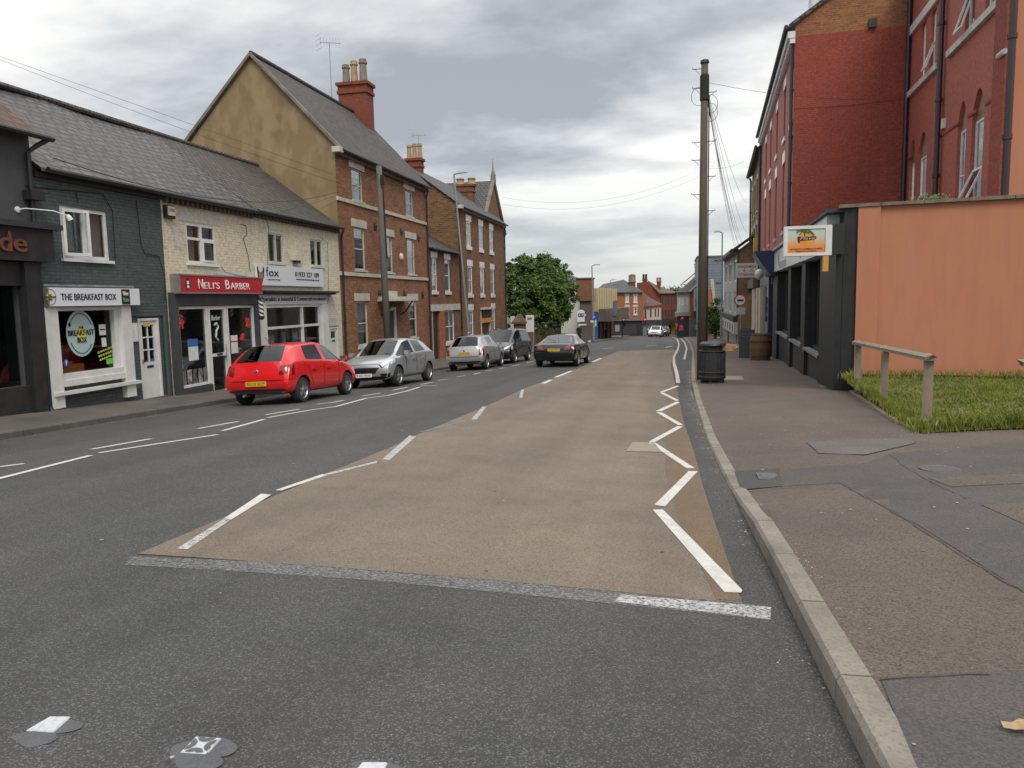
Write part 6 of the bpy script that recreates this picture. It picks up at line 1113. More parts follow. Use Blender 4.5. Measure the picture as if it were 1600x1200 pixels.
# right-hand far group: white bay house and brick gable
RY=104; fr=Fr((0,RY),90,1); W4=wins_px(fr,[(1060.5,465,1062.8,476),(1065.5,465,1068,477),(1072.5,465,1075,476)]); t0=fr.px(1058,460)[0]; t1=fr.px(1077,460)[0]; z1=fr.px(1065,458.5)[1]; zg=fr.px(1065,488)[1]; zb=gz(0,RY)-.6
r=empty('white_bay_house',fr.pt((t0+t1)/2,zb,-3),'white fronted corner house with three narrow windows over dark shop','building')
a=MB(); a.wall(fr,t0,t1,zg,z1,W4,dep=.1); a.build('wall',M('white_render2',(.50,.51,.48),.7,col2=(.42,.43,.41),scale=1),r)
for q in W4: window(r,fr,q,'sash',dep=.09,fw=.1,fm=pvc,curtain=0,sill=0)
MB().fbox(fr,t0-.3,t1+.2,zg-.5,zg,-4,.3).build('cornice',M('grey_cornice',(.25,.25,.24),.7),r); MB().fbox(fr,t0,t1,zb,zg-.5,-4,-.2).build('ground_floor',M('dark_teal_shop',(.02,.035,.035),.5,col2=(.05,.06,.06),scale=1.3),r)
t2=fr.px(1104,450)[0]; zt=fr.px(1085,438)[1]
a=MB(); a.hexa([fr.pt(t0-.3,z1,.4),fr.pt(t1+.2,z1,.4),fr.pt(t2,zt+.8,-5),fr.pt(t0+1.6,zt-.6,-5),fr.pt(t0-.3,z1+.15,.4),fr.pt(t1+.2,z1+.15,.4),fr.pt(t2,zt+1,-5),fr.pt(t0+1.6,zt-.4,-5)]); a.build('roof',slate,r)
a=MB(); t3=fr.px(1098,450)[0]; a.poly([fr.pt(t1+.02,zb,0),fr.pt(t3,zb,0),fr.pt(t3,zt+.4,0),fr.pt(t1+.02,z1,0)]); a.build('gable_wall',org_br,r); tq=fr.px(1084,450)[0]; MB().fbox(fr,tq,t3,fr.px(1085,492)[1],z1+.6,.003,.05).build('white_panel',M('white_render2') if 0 else MATS['white_render2'],r); a0,a1,b0,b1=fr.rect(1086.5,466,1088.5,479); MB().fbox(fr,a0,a1,b0,b1,.053,.08).build('window',MATS['dim_pane'],r)
a=MB(); a.hexa([fr.pt(t1-.1,z1-.0,.06),fr.pt(t3+.2,zt+.2,.06),fr.pt(t3+.2,zt+.2,.2),fr.pt(t1-.1,z1,.2),fr.pt(t1-.1,z1+.25,.06),fr.pt(t3+.2,zt+.5,.06),fr.pt(t3+.2,zt+.5,.2),fr.pt(t1-.1,z1+.25,.2)]); a.build('bargeboard',pvc,r); a0,a1,b0,b1=fr.rect(1083.5,486,1092,496); MB().fbox(fr,a0,a1,b0,b1,.06,.4).build('black_sign_box',bk,r); a0,a1,b0,b1=fr.rect(1078,496,1098,526); MB().fbox(fr,a0,a1,zb,b1,.003,.3).build('shop_front',M('grey_shop',(.08,.085,.09),.5,col2=(.16,.16,.16),scale=1),r)
r,fr2,u0,u1,zb2,z2=fblock('buff_gable_house','buff brick house with large chimney rising above the white bay house',118,1067,1102,436,buff_br); a=MB(); a.poly([fr2.pt(u0,zb2,0),fr2.pt(u1,zb2,0),fr2.pt(u1,z2+2,0),fr2.pt(u0+(u1-u0)*.7,z2+.9,0),fr2.pt(u0,fr2.px(1067,445)[1]-.4,0)]); a.build('gable_wall',buff_br,r); a=MB(); a.hexa([fr2.pt(u0-.3,fr2.px(1067,446)[1],.3),fr2.pt(u1,z2+2,.3),fr2.pt(u1,z2+2,-6),fr2.pt(u0-.3,fr2.px(1067,446)[1],-6),fr2.pt(u0-.3,fr2.px(1067,444.5)[1],.3),fr2.pt(u1,z2+2.2,.3),fr2.pt(u1,z2+2.2,-6),fr2.pt(u0-.3,fr2.px(1067,444.5)[1],-6)]); a.build('roof',tile_br,r)
chimney(r,fr2,1085,1097,412,-1,z2-1,buff_br,((.3,.9,.2,pot_y),(.8,.9,.2,pot_g)),None)
#--- trees ------------------------------------------------------------------
leafA=M('leaf_green',(.05,.095,.015),.85,col2=(.10,.165,.022),scale=.9,col3=(.025,.05,.014),scale3=2.2,amt3=.8,lo3=.45,hi3=.62)
leafB=M('leaf_dark',(.03,.06,.02),.55,col2=(.05,.09,.03),scale=1.2)
bark=M('bark',(.07,.055,.04),.9,col2=(.11,.09,.07),scale=6)
def tree(name,base,blobs,n,leaf,label,cat='tree',lm=None,seed=1,trunk=True,group=None,gap=.0):
    rr=random.Random(seed); s=empty(name,base,label,cat,group); vs=[];fs=[]
    tot=sum(b[1]**2 for b in blobs)
    for c,rad,sq in blobs:
        k=int(n*rad*rad/tot); cl=[]
        for _ in range(max(4,int(k/60))):
            d=Vector((rr.gauss(0,1),rr.gauss(0,1),rr.gauss(0,1))).normalized(); cl.append((c+Vector((d.x,d.y,d.z*sq))*rad*rr.uniform(.55,1.02),rad*rr.uniform(.12,.26)))
        for _ in range(k):
            cc,cr_=rr.choice(cl); q=cc+Vector((rr.gauss(0,1),rr.gauss(0,1),rr.gauss(0,.8)))*cr_*.62
            a=Vector((rr.gauss(0,1),rr.gauss(0,1),rr.gauss(0,.7))).normalized(); b=a.orthogonal().normalized(); L_=leaf*rr.uniform(.6,1.3); j=len(vs)
            vs+= [tuple(q-a*L_),tuple(q+b*L_*.45),tuple(q+a*L_),tuple(q-b*L_*.45)]; fs.append((j,j+1,j+2,j+3))
    me=D.meshes.new('crown'); me.from_pydata([tuple(Vector(v)-Vector(base)) for v in vs],[],fs); me.materials.append(lm or leafA); o=D.objects.new('crown',me); COL.objects.link(o); o.parent=s; ORG[o.name]=ORG[s.name]
    if trunk:
        a=MB(); b0=Vector(base); top=sum((b[0] for b in blobs),Vector())/len(blobs); a.tube([b0,b0.lerp(top,.4)+Vector((.1,0,0)),top],[.2,.15,.07],8)
        for c,rad,sq in blobs: a.tube([b0.lerp(top,.45),b0.lerp(top,.6).lerp(c,.4),c],[.11,.07,.03],6)
        a.build('trunk',bark,s)
    return s
def B(x,y,d,r_,sq=1): return (at(x,y,d),r_,sq)
tb=at(842,510,68); tb.z=gz(-10,66)
tree('broadleaf_tree',tb,[B(812,450,66,1.7),B(838,424,67,1.7),B(862,433,68,1.6),B(820,425,66,1.3),B(812,505,65,1.0),B(858,498,67,1.2),B(850,450,66,1.9),B(825,408,66,.5),B(845,405,67,.55),B(866,412,67,.5),B(885,425,67,.45),B(893,450,67,.6),B(803,412,66,.5),B(792,452,65,.7),B(882,462,68,1.35),B(845,468,66,2.0),B(805,475,65,1.3),B(872,482,68,1.2),B(828,492,66,1.0),B(800,430,67,1.2)],42000,.14,'dense green tree with rounded crown above the garden wall',seed=3)
tree('yellow_shrub',Vector((at(853,510,66).x,at(853,510,66).y,gz(-10,66))),[B(848,498,66,.45,.8),B(857,498,66,.45,.8)],1300,.09,'yellow green shrub low in front of the tree shadow','shrub',M('leaf_yellow',(.25,.26,.03),.6,col2=(.12,.18,.03),scale=3),seed=5,trunk=False)
tree('dark_shrub',Vector((at(845,520,64).x,at(845,520,64).y,gz(-10,64))),[B(835,508,64,.5),B(850,512,64,.55),B(862,508,64,.45),B(797,508,62,.35)],2600,.08,'small dark shrub just behind the low garden wall','shrub',leafB,seed=6,trunk=False)
tree('leafy_bush',Vector((at(1117,523,84).x,at(1117,523,84).y,gz(1,84))),[B(1115,505,84,1.6),B(1120,485,84,1.2),B(1124,503,84,1.2),B(1112,492,84,1.0)],6000,.13,'dark green bush overhanging the far right pavement','bush',leafA,seed=8)
for i,(x,y,d,rd,lb) in enumerate(((1062,468,230,6,'distant tree top between the red terrace and the white bay house'),(1052,470,240,5,'distant tree just left of another above the far roofs'),(886,432,100,1.0,'sprig of dark tree above the brick box building'))):
    P=at(x,y,d); tree('distant_tree',Vector((P.x,P.y,gz(0,135)-2)),[(P,rd,.7)],2200 if i<2 else 500,.5 if i<2 else .16,lb,'tree',leafB,seed=20+i)
far=MB()
rr=random.Random(9)
for i in range(60):
    x=-240+i*8+rr.uniform(-3,3); h=rr.uniform(5,10); y=330+rr.uniform(-20,20); z=-5.2; 
    far.lathe((x,y,z),[(rr.uniform(5,8),0),(rr.uniform(6,9),h*.5),(rr.uniform(3,5),h*.85),(.5,h)],9)
far.build('far_wood',leafB,label='dark line of far woodland on the horizon',kind='stuff') if 0 else None
#--- telegraph poles, lamps, wires --------------------------------------------
wood=M('pole_wood',(.105,.085,.058),.85,col2=(.065,.053,.038),scale=6,stretch=(4,4,.35),bump=.4,bscale=20)
P=gp(1096,592,.11); dP=dot((P.x,P.y,4),fwd); top=at(1102,103,dP); s=empty('telegraph_pole',P,'tall brown telegraph pole with climbing steps beside the black bin','telegraph pole')
top=Vector((P.x+.03,P.y,top.z)); a=MB(); a.tube([P-Vector((0,0,.2)),P.lerp(top,.5),top],[.155,.125,.105],14); a.build('pole_shaft',wood,s,smooth=True)
MB().lathe(top+Vector((0,0,-1.15)),[(.12,0),(.14,.03),(.14,.75),(.12,.8)],14).build('cable_box',blkm,s); MB().lathe(top+Vector((0,0,-.02)),[(.14,0),(.13,.08),(.05,.12)],10).build('pole_cap',iron,s)
def depth(p): return dot((p.x,p.y,p.z-CH),fwd)
for k,(y,sd) in enumerate(((223,-1),(222,1),(250,-1),(276,1),(303,-1),(329,1),(141,-1),(148,1),(112,-1))):
    z=at(1100,y,dP).z; a=MB(); q=P.lerp(top,(z-P.z)/(top.z-P.z)); a.tube([q,q+Vector((sd*.36,0,.0)),q+Vector((sd*.36,0,.05))],.012,5); a.tube([q+Vector((sd*.3,0,0)),q+Vector((sd*.14,0,-.16))],.008,4); a.build('climbing_step',iron,s)
for k in range(3): a=MB(); c=top+Vector((.18*(1 if k else -1),.0,-1.0-.25*k)); a.tube([c+Vector((.22*math.cos(u*.45),0,.28*math.sin(u*.45))) for u in range(15)],.008,4); a.build('cable_loop',blk,s)
a=MB(); a.tube([P+Vector((.17,-.04,0)),P.lerp(top,.5)+Vector((.15,-.03,0)),top+Vector((.14,-.03,-1))],.02,5); a.build('conduit',iron,s)
wm=M('wire_black',(.03,.03,.03),.5)
def wire(A,B_,sag,label,cat='overhead wire',rad=.006,group='overhead wires'):
    pts=[A.lerp(B_,i/16)-Vector((0,0,sag*4*(i/16)*(1-i/16))) for i in range(17)]; MB().tube(pts,rad,5).build('overhead_wire',wm,label=label,cat=cat,group=group)
t_=top-Vector((0,0,.9))
wire(t_+Vector((.1,0,.3)),RG.pt(3.9,8.9,.1),.25,'wire running right from the brown telegraph pole to the red gable wall')
tg=[RF.pt(RF.px(1176,250)[0],9.2,.5),RF.pt(RF.px(1176,300)[0],6.5,.4),RF.pt(RF.px(1173,320)[0],5.8,.5),RF.pt(RF.px(1171,338)[0],5.0,.5),RF.pt(RF.px(1169,345)[0],4.6,.5),RF.pt(RF.px(1168,350)[0],4.0,.4),RF.pt(RF.px(1170,330)[0],5.4,.3),RF.pt(RF.px(1171,310)[0],6.0,.2)]
for i,q in enumerate(tg): wire(t_+Vector((.1,0,-.05*i)),q,.5+.12*i,'one of the thin wires fanning from the brown telegraph pole to the right hand buildings',group='fan of wires from the right pole',rad=.007)
P2=gp(614,600,.11); 
X2=-11.7; P2=Vector((X2,30.3,pl(X2,30.3))); top2=at(598,262,depth(Vector((X2,30.3,3)))); s=empty('telegraph_pole',P2,'grey wooden telegraph pole in front of the red brick townhouse','telegraph pole')
top2=Vector((top2.x,P2.y,top2.z)); MB().tube([P2,P2.lerp(top2,.5),top2],[.15,.135,.115],14).build('pole_shaft',M('pole_grey',(.13,.125,.11),.9,col2=(.09,.087,.075),scale=6,stretch=(4,4,.35)),s,smooth=True)
MB().box(P2.lerp(top2,.93)+Vector((.16,-.1,0)),(.12,.12,.4)).build('junction_box',blkm,s); MB().tube([P2.lerp(top2,.55)+Vector((.2,-.1,0)),P2.lerp(top2,.9)+Vector((.17,-.1,0))],.03,6).build('conduit',blkm,s)
Q1=top2-Vector((0,0,.3)); 
wire(LF.pt(27.7,6.15,.3),at(0,88,26),.0,'upper of two thin wires crossing the sky at the top left'); wire(LF.pt(27.7,5.9,.3),at(0,93,26),.1,'lower of two thin wires crossing the sky at the top left')
wire(Q1,LF.pt(20.6,4.0,.1),.3,'wire from the grey wooden pole to the barber shop wall'); wire(Q1,LF.pt(13.6,4.5,.3),1.0,'long drooping wire from the grey wooden pole to the dark shop eaves',rad=.012); wire(Q1,LF.pt(23.2,4.1,.1),.2,'wire from the grey wooden pole to the fox office eaves'); wire(Q1,LF.pt(29.3,6.9,.1),.1,'short wire from the grey wooden pole up to the townhouse eaves'); wire(Q1,LF.pt(36.5,6.9,.1),.1,'short wire from the grey wooden pole to the far end of the townhouse')
wire(at(784,308,58),at(1088,268,60),1.2,'upper faint wire crossing the street below the clouds'); wire(at(784,319,58),at(1092,276,60),1.2,'lower faint wire crossing the street below the clouds'); wire(at(1108,263,60),at(1163,252,58),.2,'faint wire right of the brown pole towards the buff building')
def lamp(px,ybase,ptop,ytop,d,hl,label,hd=1,rad=.07,zb=None,styl=0):
    A=at(px,ybase,d); T_=at(ptop,ytop,d); s=empty('street_lamp',A,label,'street lamp',None); T_=Vector((T_.x,A.y,T_.z))
    MB().tube([A,A+Vector((0,0,1.3)),A+Vector((0,0,1.35)),T_.lerp(A,.0)],[rad*1.5,rad*1.5,rad,rad*.7],10).build('lamp_post',steel,s,smooth=False)
    a=MB(); a.tube([T_,T_+Vector((hd*hl*.35,0,.08))],rad*.6,6); a.build('arm',steel,s); a=MB(); c=T_+Vector((hd*hl*.65,0,.1)); w_=hl*.38
    if styl==0: a.add([(c.x-w_,c.y-.14,c.z-.06),(c.x+w_,c.y-.1,c.z-.03),(c.x+w_,c.y+.1,c.z-.03),(c.x-w_,c.y+.14,c.z-.06),(c.x-w_,c.y-.1,c.z+.08),(c.x+w_*.6,c.y-.08,c.z+.1),(c.x+w_*.6,c.y+.08,c.z+.1),(c.x-w_,c.y+.1,c.z+.08)],[(0,3,2,1),(4,5,6,7),(0,1,5,4),(1,2,6,5),(2,3,7,6),(3,0,4,7)])
    else: a.box(c,(w_*2,.22,.09))
    a.build('lamp_head',M('lamp_head_grey',(.42,.43,.43),.5) if 'lamp_head_grey' not in MATS else MATS['lamp_head_grey'],s)
    return s
lamp(733,556,717,277,43.5,.75,'nearest street lamp, grey post before the ironstone house'); lamp(928,532,926,416,73,.75,'street lamp with blue parking sign before the blue boarded shop',styl=1); lamp(954,528,955,438,96,.75,'farthest street lamp beside the orange brick corner',styl=1); lamp(1127,524,1127.5,365,66,-.75 if 0 else .65,'street lamp on the right pavement in front of the white timber building',hd=-1)
P=at(928,496,72.6); s=empty('parking_sign',P-Vector((0,0,.5)),'small square blue parking sign on the lamp post','sign'); f_=Fr((P.x,P.y),90,1); MB().fbox(f_,-.22,.22,P.z-.22,P.z+.22,.1,.15).build('plate',M('sign_blue2',(.02,.08,.4),.4),s); text('P',f_,-.09,.10,P.z-.13,P.z+.14,.15,pvc,s); MB().fbox(f_,-.3,-.02,P.z-.48,P.z-.26,.1,.15).build('white_plate',pvc,s)
# traffic lights
def tlight(x,ytop,ybase,d,label,hood=True):
    A=at(x,ybase,d); A.z=gz(A.x,A.y)+.1; Z=at(x,ytop,d).z; s=empty('traffic_light',A,label,'traffic light','traffic lights by the bend'); MB().tube([A,Vector((A.x,A.y,Z))],.06,8).build('post',steel,s)
    f_=Fr((A.x,A.y),90,1); MB().fbox(f_,-.05,.38,Z-.15,Z+.95,.06,.3).build('head',bk,s); MB().lathe(f_.pt(.16,Z+.72,.3),[(.13,0),(.13,.04)],12,(0,-1,0)).build('red_lamp',RL_,s)
rlm,rt_,rb_=newmat('red_lamp_lit'); rb_.inputs['Base Color'].default_value=(.6,.02,.05,1); rb_.inputs['Emission Color'].default_value=(1,.05,.12,1); rb_.inputs['Emission Strength'].default_value=1.2; RL_=rlm
tlight(973,508,529,97,'red traffic light in front of the orange brick corner'); tlight(1005.5,507,527,108,'red traffic light in front of the white roadside building')
# far round red signs
P=at(1066.5,498,100); s=empty('round_sign',P,'round red and orange hanging sign on the far right shops','sign'); MB().lathe(P,[(.05,-.25),(.22,-.15),(.25,0),(.2,.13),(.05,.18)],14).build('lantern',M('red_lantern',(.55,.05,.03),.4),s,smooth=True)
P=at(1057,507,101); s=empty('round_sign',P,'small no entry style red sign at the far junction','sign'); f_=Fr((P.x,P.y),90,1); MB().lathe(P,[(.2,0),(.2,.04)],16,(0,-1,0)).build('plate',M('red_plate',(.6,.05,.03),.4),s); MB().tube([Vector((P.x,P.y+.05,gz(P.x,P.y))),P],.04,6).build('post',steel,s); MB().fbox(f_,-.12,.12,P.z-.45,P.z-.25,0,.05).build('sub_plate',MATS['red_plate'],s)
def binfar(x,y,d,label,h=1.0): A=at(x,y,d); s=empty('litter_bin',A,label,'litter bin'); MB().lathe(A,[(.3,0),(.32,h*.1),(.32,h*.75),(.36,h*.78),(.34,h*.9),(.2,h)],12).build('bin_body',blkm,s)
binfar(946,531,92,'small black bin on the far left pavement near the lamp',1.2); binfar(1058.5,524,103,'dark bin at the far junction on the right',.9)
#--- near street furniture ----------------------------------------------------
bp=M('bin_black',(.022,.024,.028),.45,col2=(.035,.037,.04),scale=8,bump=.1)
P=gp(1113,597,.12); s=empty('litter_bin',P,'black ribbed litter bin with pizza box in its slot beside the pole','litter bin'); H=1.25
a=MB(); n=24; prof=[(.34,.07),(.36,.12),(.37,.5),(.375,.9)]
a.lathe(P,prof,24); a.build('bin_body',bp,s,smooth=False)
a=MB(); 
for k in range(24):
    an=k/24*6.283; c=P+Vector((math.cos(an)*.372,math.sin(an)*.372,0)); a.tube([c+Vector((0,0,.12)),c+Vector((0,0,.88))],.012,4)
a.build('rib_slats',bp,s)
for z,rd in((.16,.395),(.30,.40),(.93,.40)): a=MB(); a.lathe(P+Vector((0,0,z)),[(rd-.012,0),(rd,.005),(rd,.03),(rd-.012,.035)],24); a.build('hoop',M('hoop_gold_black',(.06,.05,.03),.4) if 'hoop_gold_black' not in MATS else MATS['hoop_gold_black'],s)
a=MB(); 
for k in range(6): an=k/6*6.283+.3; c=P+Vector((math.cos(an)*.33,math.sin(an)*.33,0)); a.box(c+Vector((0,0,.04)),(.06,.06,.08))
a.lathe(P,[(.36,.0),(.36,.03)],20); a.build('base_ring',iron,s)
a=MB(); a.lathe(P+Vector((0,0,.90)),[(.36,0),(.36,.04),(.30,.05),(.30,.18),(.37,.19),(.40,.22),(.38,.27),(.28,.32),(.1,.345)],24); a.build('lid',bp,s,smooth=False)
a=MB(); a.fbox(Fr((P.x,P.y),90,1),-.16,.16,P.z+.96,P.z+1.07,.25,.32); a.build('slot',blkm,s)
card=M('cardboard',(.34,.18,.09),.9,col2=(.42,.27,.16),scale=9); a=MB(); O=P+Vector((.26,-.12,.93)); a.hexa([O+Vector(v) for v in((0,0,0),(.36,-.02,.02),(.44,.25,.08),(.05,.3,.04),(0,0,.05),(.36,-.02,.07),(.5,.25,.14),(.05,.3,.10))]); a.hexa([O+Vector(v) for v in((0,.0,.055),(.36,-.02,.075),(.46,-.03,.2),(.12,0,.22),(0,.02,.06),(.36,0,.08),(.46,-.01,.205),(.12,.02,.225))]); a.build('pizza_box',card,label='torn brown cardboard box jammed in the black bin',cat='cardboard box')
a=MB(); c=gp(1123,592,.13); a.box((c.x+.35,c.y+.2,pr(c.x,c.y)+.02),(.8,1.1,.03)); a.build('paving_slab',M('slab',(.25,.21,.18),.9),kind='structure')
# barrel
P=gp(1188,553,.12); P=RF.pt(RF.px(1188,553,.9)[0],0,.9); P.z=pr(P.x,P.y)-.12; zt=at(1188,521,depth(P)).z; H=zt-P.z; s=empty('wooden_barrel',P,'brown wooden barrel with dark hoops standing on the pavement by the navy shop','barrel')
bw=M('barrel_wood',(.17,.085,.045),.6,col2=(.11,.055,.03),scale=5,stretch=(6,6,.4)); R0=H*.36
a=MB(); a.lathe(P,[(R0*.82,0),(R0*.94,H*.2),(R0,H*.5),(R0*.94,H*.8),(R0*.82,H),(R0*.78,H),(R0*.78,H*.96),(0.02,H*.96)],20); a.build('staves',bw,s)
for u,rd in((.04,.84),(.22,.965),(.72,.975),(.93,.86)): MB().lathe(P+Vector((0,0,H*u)),[(R0*rd,0),(R0*(rd+.015),.01),(R0*(rd+.015),.06),(R0*rd,.07)],20).build('hoop',M('hoop_dark',(.06,.045,.04),.5) if 'hoop_dark' not in MATS else MATS['hoop_dark'],s)
# A-board
P=at(1167,550,38); P.z=pr(P.x,P.y)-.1; zt=at(1167,515,38).z; s=empty('a_board',P,'dark chalkboard pavement sign standing before the buff brick shop','a-board'); f_=Fr((P.x,P.y),92,1); w_=.36; h_=zt-P.z
a=MB(); a.hexa([f_.pt(-w_,P.z,.25),f_.pt(w_,P.z,.25),f_.pt(w_,zt,.0),f_.pt(-w_,zt,.0),f_.pt(-w_,P.z,.21),f_.pt(w_,P.z,.21),f_.pt(w_,zt,-.04),f_.pt(-w_,zt,-.04)]); a.build('front_board',M('chalkboard',(.03,.04,.045),.6,col2=(.045,.055,.06),scale=5),s)
a=MB(); a.hexa([f_.pt(-w_,P.z,-.3),f_.pt(w_,P.z,-.3),f_.pt(w_,zt,-.05),f_.pt(-w_,zt,-.05),f_.pt(-w_,P.z,-.34),f_.pt(w_,P.z,-.34),f_.pt(w_,zt,-.09),f_.pt(-w_,zt,-.09)]); a.build('back_board',MATS['chalkboard'],s)
a=MB(); 
for k,(u,ww_) in enumerate(((-.2,.35),(-.25,.5))): z=zt-.18-.13*k; x=u; 
for k in range(2):
    z=P.z+h_*(.86-.09*k); nn=.25*(1-(z-P.z)/h_)+.012; x=-.25
    while x<.22: a.tube([f_.pt(x,z-.02,nn),f_.pt(x+.03,z+.03,nn)],.007,4); a.tube([f_.pt(x+.03,z+.03,nn),f_.pt(x+.05,z-.02,nn)],.007,4); x+=.075
a.build('chalk_writing',M('chalk_blue',(.2,.32,.42),.8),s)
# no stopping sign
P=at(1157,552,39); P.z=pr(P.x,P.y)-.08; s=empty('road_sign',P,'round white traffic sign with red ring on a grey post by the a-board','road sign'); zc_=at(1155,469,39).z; f_=Fr((P.x,P.y),90,1); MB().tube([P,Vector((P.x,P.y,zc_+.25))],.035,8).build('post',steel,s)
MB().lathe(Vector((P.x-.05,P.y-.05,zc_)),[(.30,0),(.30,.015)],24,(0,-1,0)).build('red_ring',MATS['red_plate'],s); MB().lathe(Vector((P.x-.05,P.y-.066,zc_)),[(.235,0),(.235,.008)],24,(0,-1,0)).build('face',pvc,s); MB().fbox(f_,-.2,.1,zc_-.06,zc_+.04,.08,.085).build('van_mark',M('sign_green_black',(.03,.05,.04),.5),s); MB().fbox(f_,-.25,.2,zc_-.72,zc_-.36,.04,.055).build('sub_plate',M('plate_grey',(.45,.46,.45),.5),s)
# wooden knee rail
tw_=M('weathered_timber',(.25,.20,.15),.85,col2=(.16,.135,.105),scale=4,stretch=(5,5,.5),col3=(.30,.25,.19),scale3=16,amt3=.5,bump=.35,bscale=22)
def post(par,px,py,top_y,w_=.125):
    c=gp(px,py,.12); d=depth(c); z=at(px,top_y,d).z; f_=Fr((c.x,c.y),105,1); a=MB(); a.fbox(f_,-w_/2,w_/2,c.z-.15,z,-w_/2,w_/2); a.build('post',tw_,par); return Vector((c.x,c.y,z))
s=empty('knee_rail_fence',gp(1380,643,.1),'weathered wooden knee rail on three posts beside the grass','fence')
p3=post(s,1447,670,562,.135); p2=post(s,1380,641,548,.135); p1=post(s,1339,620,538,.135)
def rail(par,A,B_,name='rail',w_=.15,h_=.075):
    d=(B_-A).normalized(); o=Vector((d.y,-d.x,0)).normalized(); U=Vector((0,0,1)); sec=[o*-.075+U*.0,o*.075+U*.0,o*.075+U*.055,U*.095,o*-.075+U*.055]; a=MB(); n=len(sec); ln=(B_-A).length
    a.add([A+q for q in sec]+[B_+q+d*(-.07 if abs(i-3)>0 else .0) for i,q in enumerate(sec)],[tuple(range(n))[::-1],tuple(range(n,2*n))]+[(i,(i+1)%n,n+(i+1)%n,n+i) for i in range(n)]); a.build(name,tw_,par)
dr_=(p3-p1).normalized(); rail(s,p1-dr_*.45,p3+dr_*.22)
for p in(p1,p2,p3):
    o=Vector((dr_.y,-dr_.x,0)).normalized(); a=MB(); P_=[p+o*-.08+Vector((0,0,.0)),p+o*-.08+Vector((0,0,.058)),p+Vector((0,0,.099)),p+o*.08+Vector((0,0,.058)),p+o*.08]; a.tube(P_,.006,4); a.build('steel_strap',steel,s)
A=at(1588,572,10.5); s=empty('knee_rail_fence',Vector((A.x+1,A.y,gz(1,A.y))),'end of a second wooden knee rail entering at the right edge','fence'); rail(s,A+Vector((1.8,-.3,.0)),A); a=MB(); f_=Fr((A.x+.75,A.y),90,1); a.fbox(f_,0,.13,gz(1,A.y),A.z,-.06,.07); a.build('post',tw_,s)
#===== cars ==================================================================
def cpaint(n,c,metal=.0,rough=.28): return M(n,c,rough,metal,coat=.6,spec=.5)
rubber=M('tyre_rubber',(.02,.02,.021),.85,col2=(.03,.029,.028),scale=30); trim=M('car_black_trim',(.018,.018,.02),.55); alloy=M('alloy_wheel',(.42,.42,.43),.32,.75); archm=M('wheel_arch_dark',(.006,.006,.006),.9)
lampg=M('headlamp_lens',(.62,.64,.66),.08,.3,coat=.8); chrome=M('chrome',(.7,.7,.7),.12,1.0); tailm=M('tail_lamp_red',(.20,.006,.008),.10,coat=.8); platey=M('plate_yellow',(.62,.40,.02),.45); platew=M('plate_white',(.68,.68,.66),.45); grillem=M('grille_black',(.01,.01,.011),.4); seatm=M('seat_cloth',(.03,.03,.033),.9)
HATCH=[ # tag, xl,xs,xr,xc, zb,zs,zr,zc, wl,ws,wr
('', -1.90,-1.92,-1.92,-1.94,.28,.36,.38,.38,.74,.75,.68),
('', -1.90,-1.965,-1.97,-1.985,.27,.50,.52,.53,.79,.80,.70),
('', -1.80,-1.90,-1.93,-1.95,.26,.70,.72,.73,.82,.80,.70),
('r',-1.66,-1.78,-1.82,-1.86,.25,.97,1.00,1.01,.835,.79,.68),
('', -1.48,-1.46,-1.36,-1.40,.25,.99,1.35,1.40,.84,.81,.55),
('s',-1.05,-1.08,-.86,-.95,.24,.975,1.385,1.435,.84,.82,.575),
('', -.20,-.16,-.18,-.16,.24,.935,1.425,1.47,.84,.83,.595),
('s',.0,-.04,-.06,-.04,.24,.93,1.425,1.47,.84,.83,.595),
('w',.62,.68,.38,.44,.24,.90,1.36,1.41,.84,.82,.575),
('', 1.05,1.15,1.08,1.20,.24,.885,.925,.955,.84,.79,.65),
('', 1.45,1.52,1.52,1.58,.24,.83,.87,.90,.83,.76,.60),
('', 1.72,1.80,1.83,1.90,.24,.69,.73,.76,.80,.74,.58),
('', 1.80,1.87,1.90,1.97,.24,.54,.56,.58,.76,.74,.60),
('', 1.78,1.85,1.87,1.93,.24,.32,.33,.34,.70,.70,.60)]
COUPE=[
('', -2.22,-2.24,-2.24,-2.28,.28,.36,.38,.38,.80,.80,.70),
('', -2.20,-2.29,-2.29,-2.31,.26,.52,.54,.55,.86,.86,.74),
('', -2.1,-2.24,-2.26,-2.29,.25,.75,.78,.80,.90,.86,.74),
('', -1.95,-2.12,-2.17,-2.20,.24,.95,.98,.99,.92,.85,.74),
('r',-1.75,-1.80,-1.80,-1.85,.23,.96,1.0,1.02,.925,.86,.70),
('', -1.20,-1.22,-1.02,-.98,.22,.95,1.27,1.33,.925,.88,.56),
('s',-1.05,-1.10,-.70,-.66,.22,.94,1.305,1.355,.925,.885,.575),
('', -.15,-.12,-.12,-.12,.21,.92,1.33,1.38,.925,.89,.59),
('s',.0,.0,.0,.0,.21,.915,1.33,1.38,.925,.89,.59),
('w',.80,.85,.42,.46,.21,.90,1.26,1.315,.925,.88,.57),
('', 1.1,1.28,1.22,1.35,.22,.88,.91,.93,.92,.85,.66),
('', 1.65,1.75,1.75,1.80,.22,.80,.84,.87,.91,.82,.62),
('', 2.0,2.10,2.13,2.20,.22,.66,.69,.71,.87,.78,.6),
('', 2.1,2.18,2.22,2.29,.22,.50,.52,.54,.82,.78,.62),
('', 2.08,2.16,2.18,2.25,.22,.30,.31,.32,.76,.74,.62)]
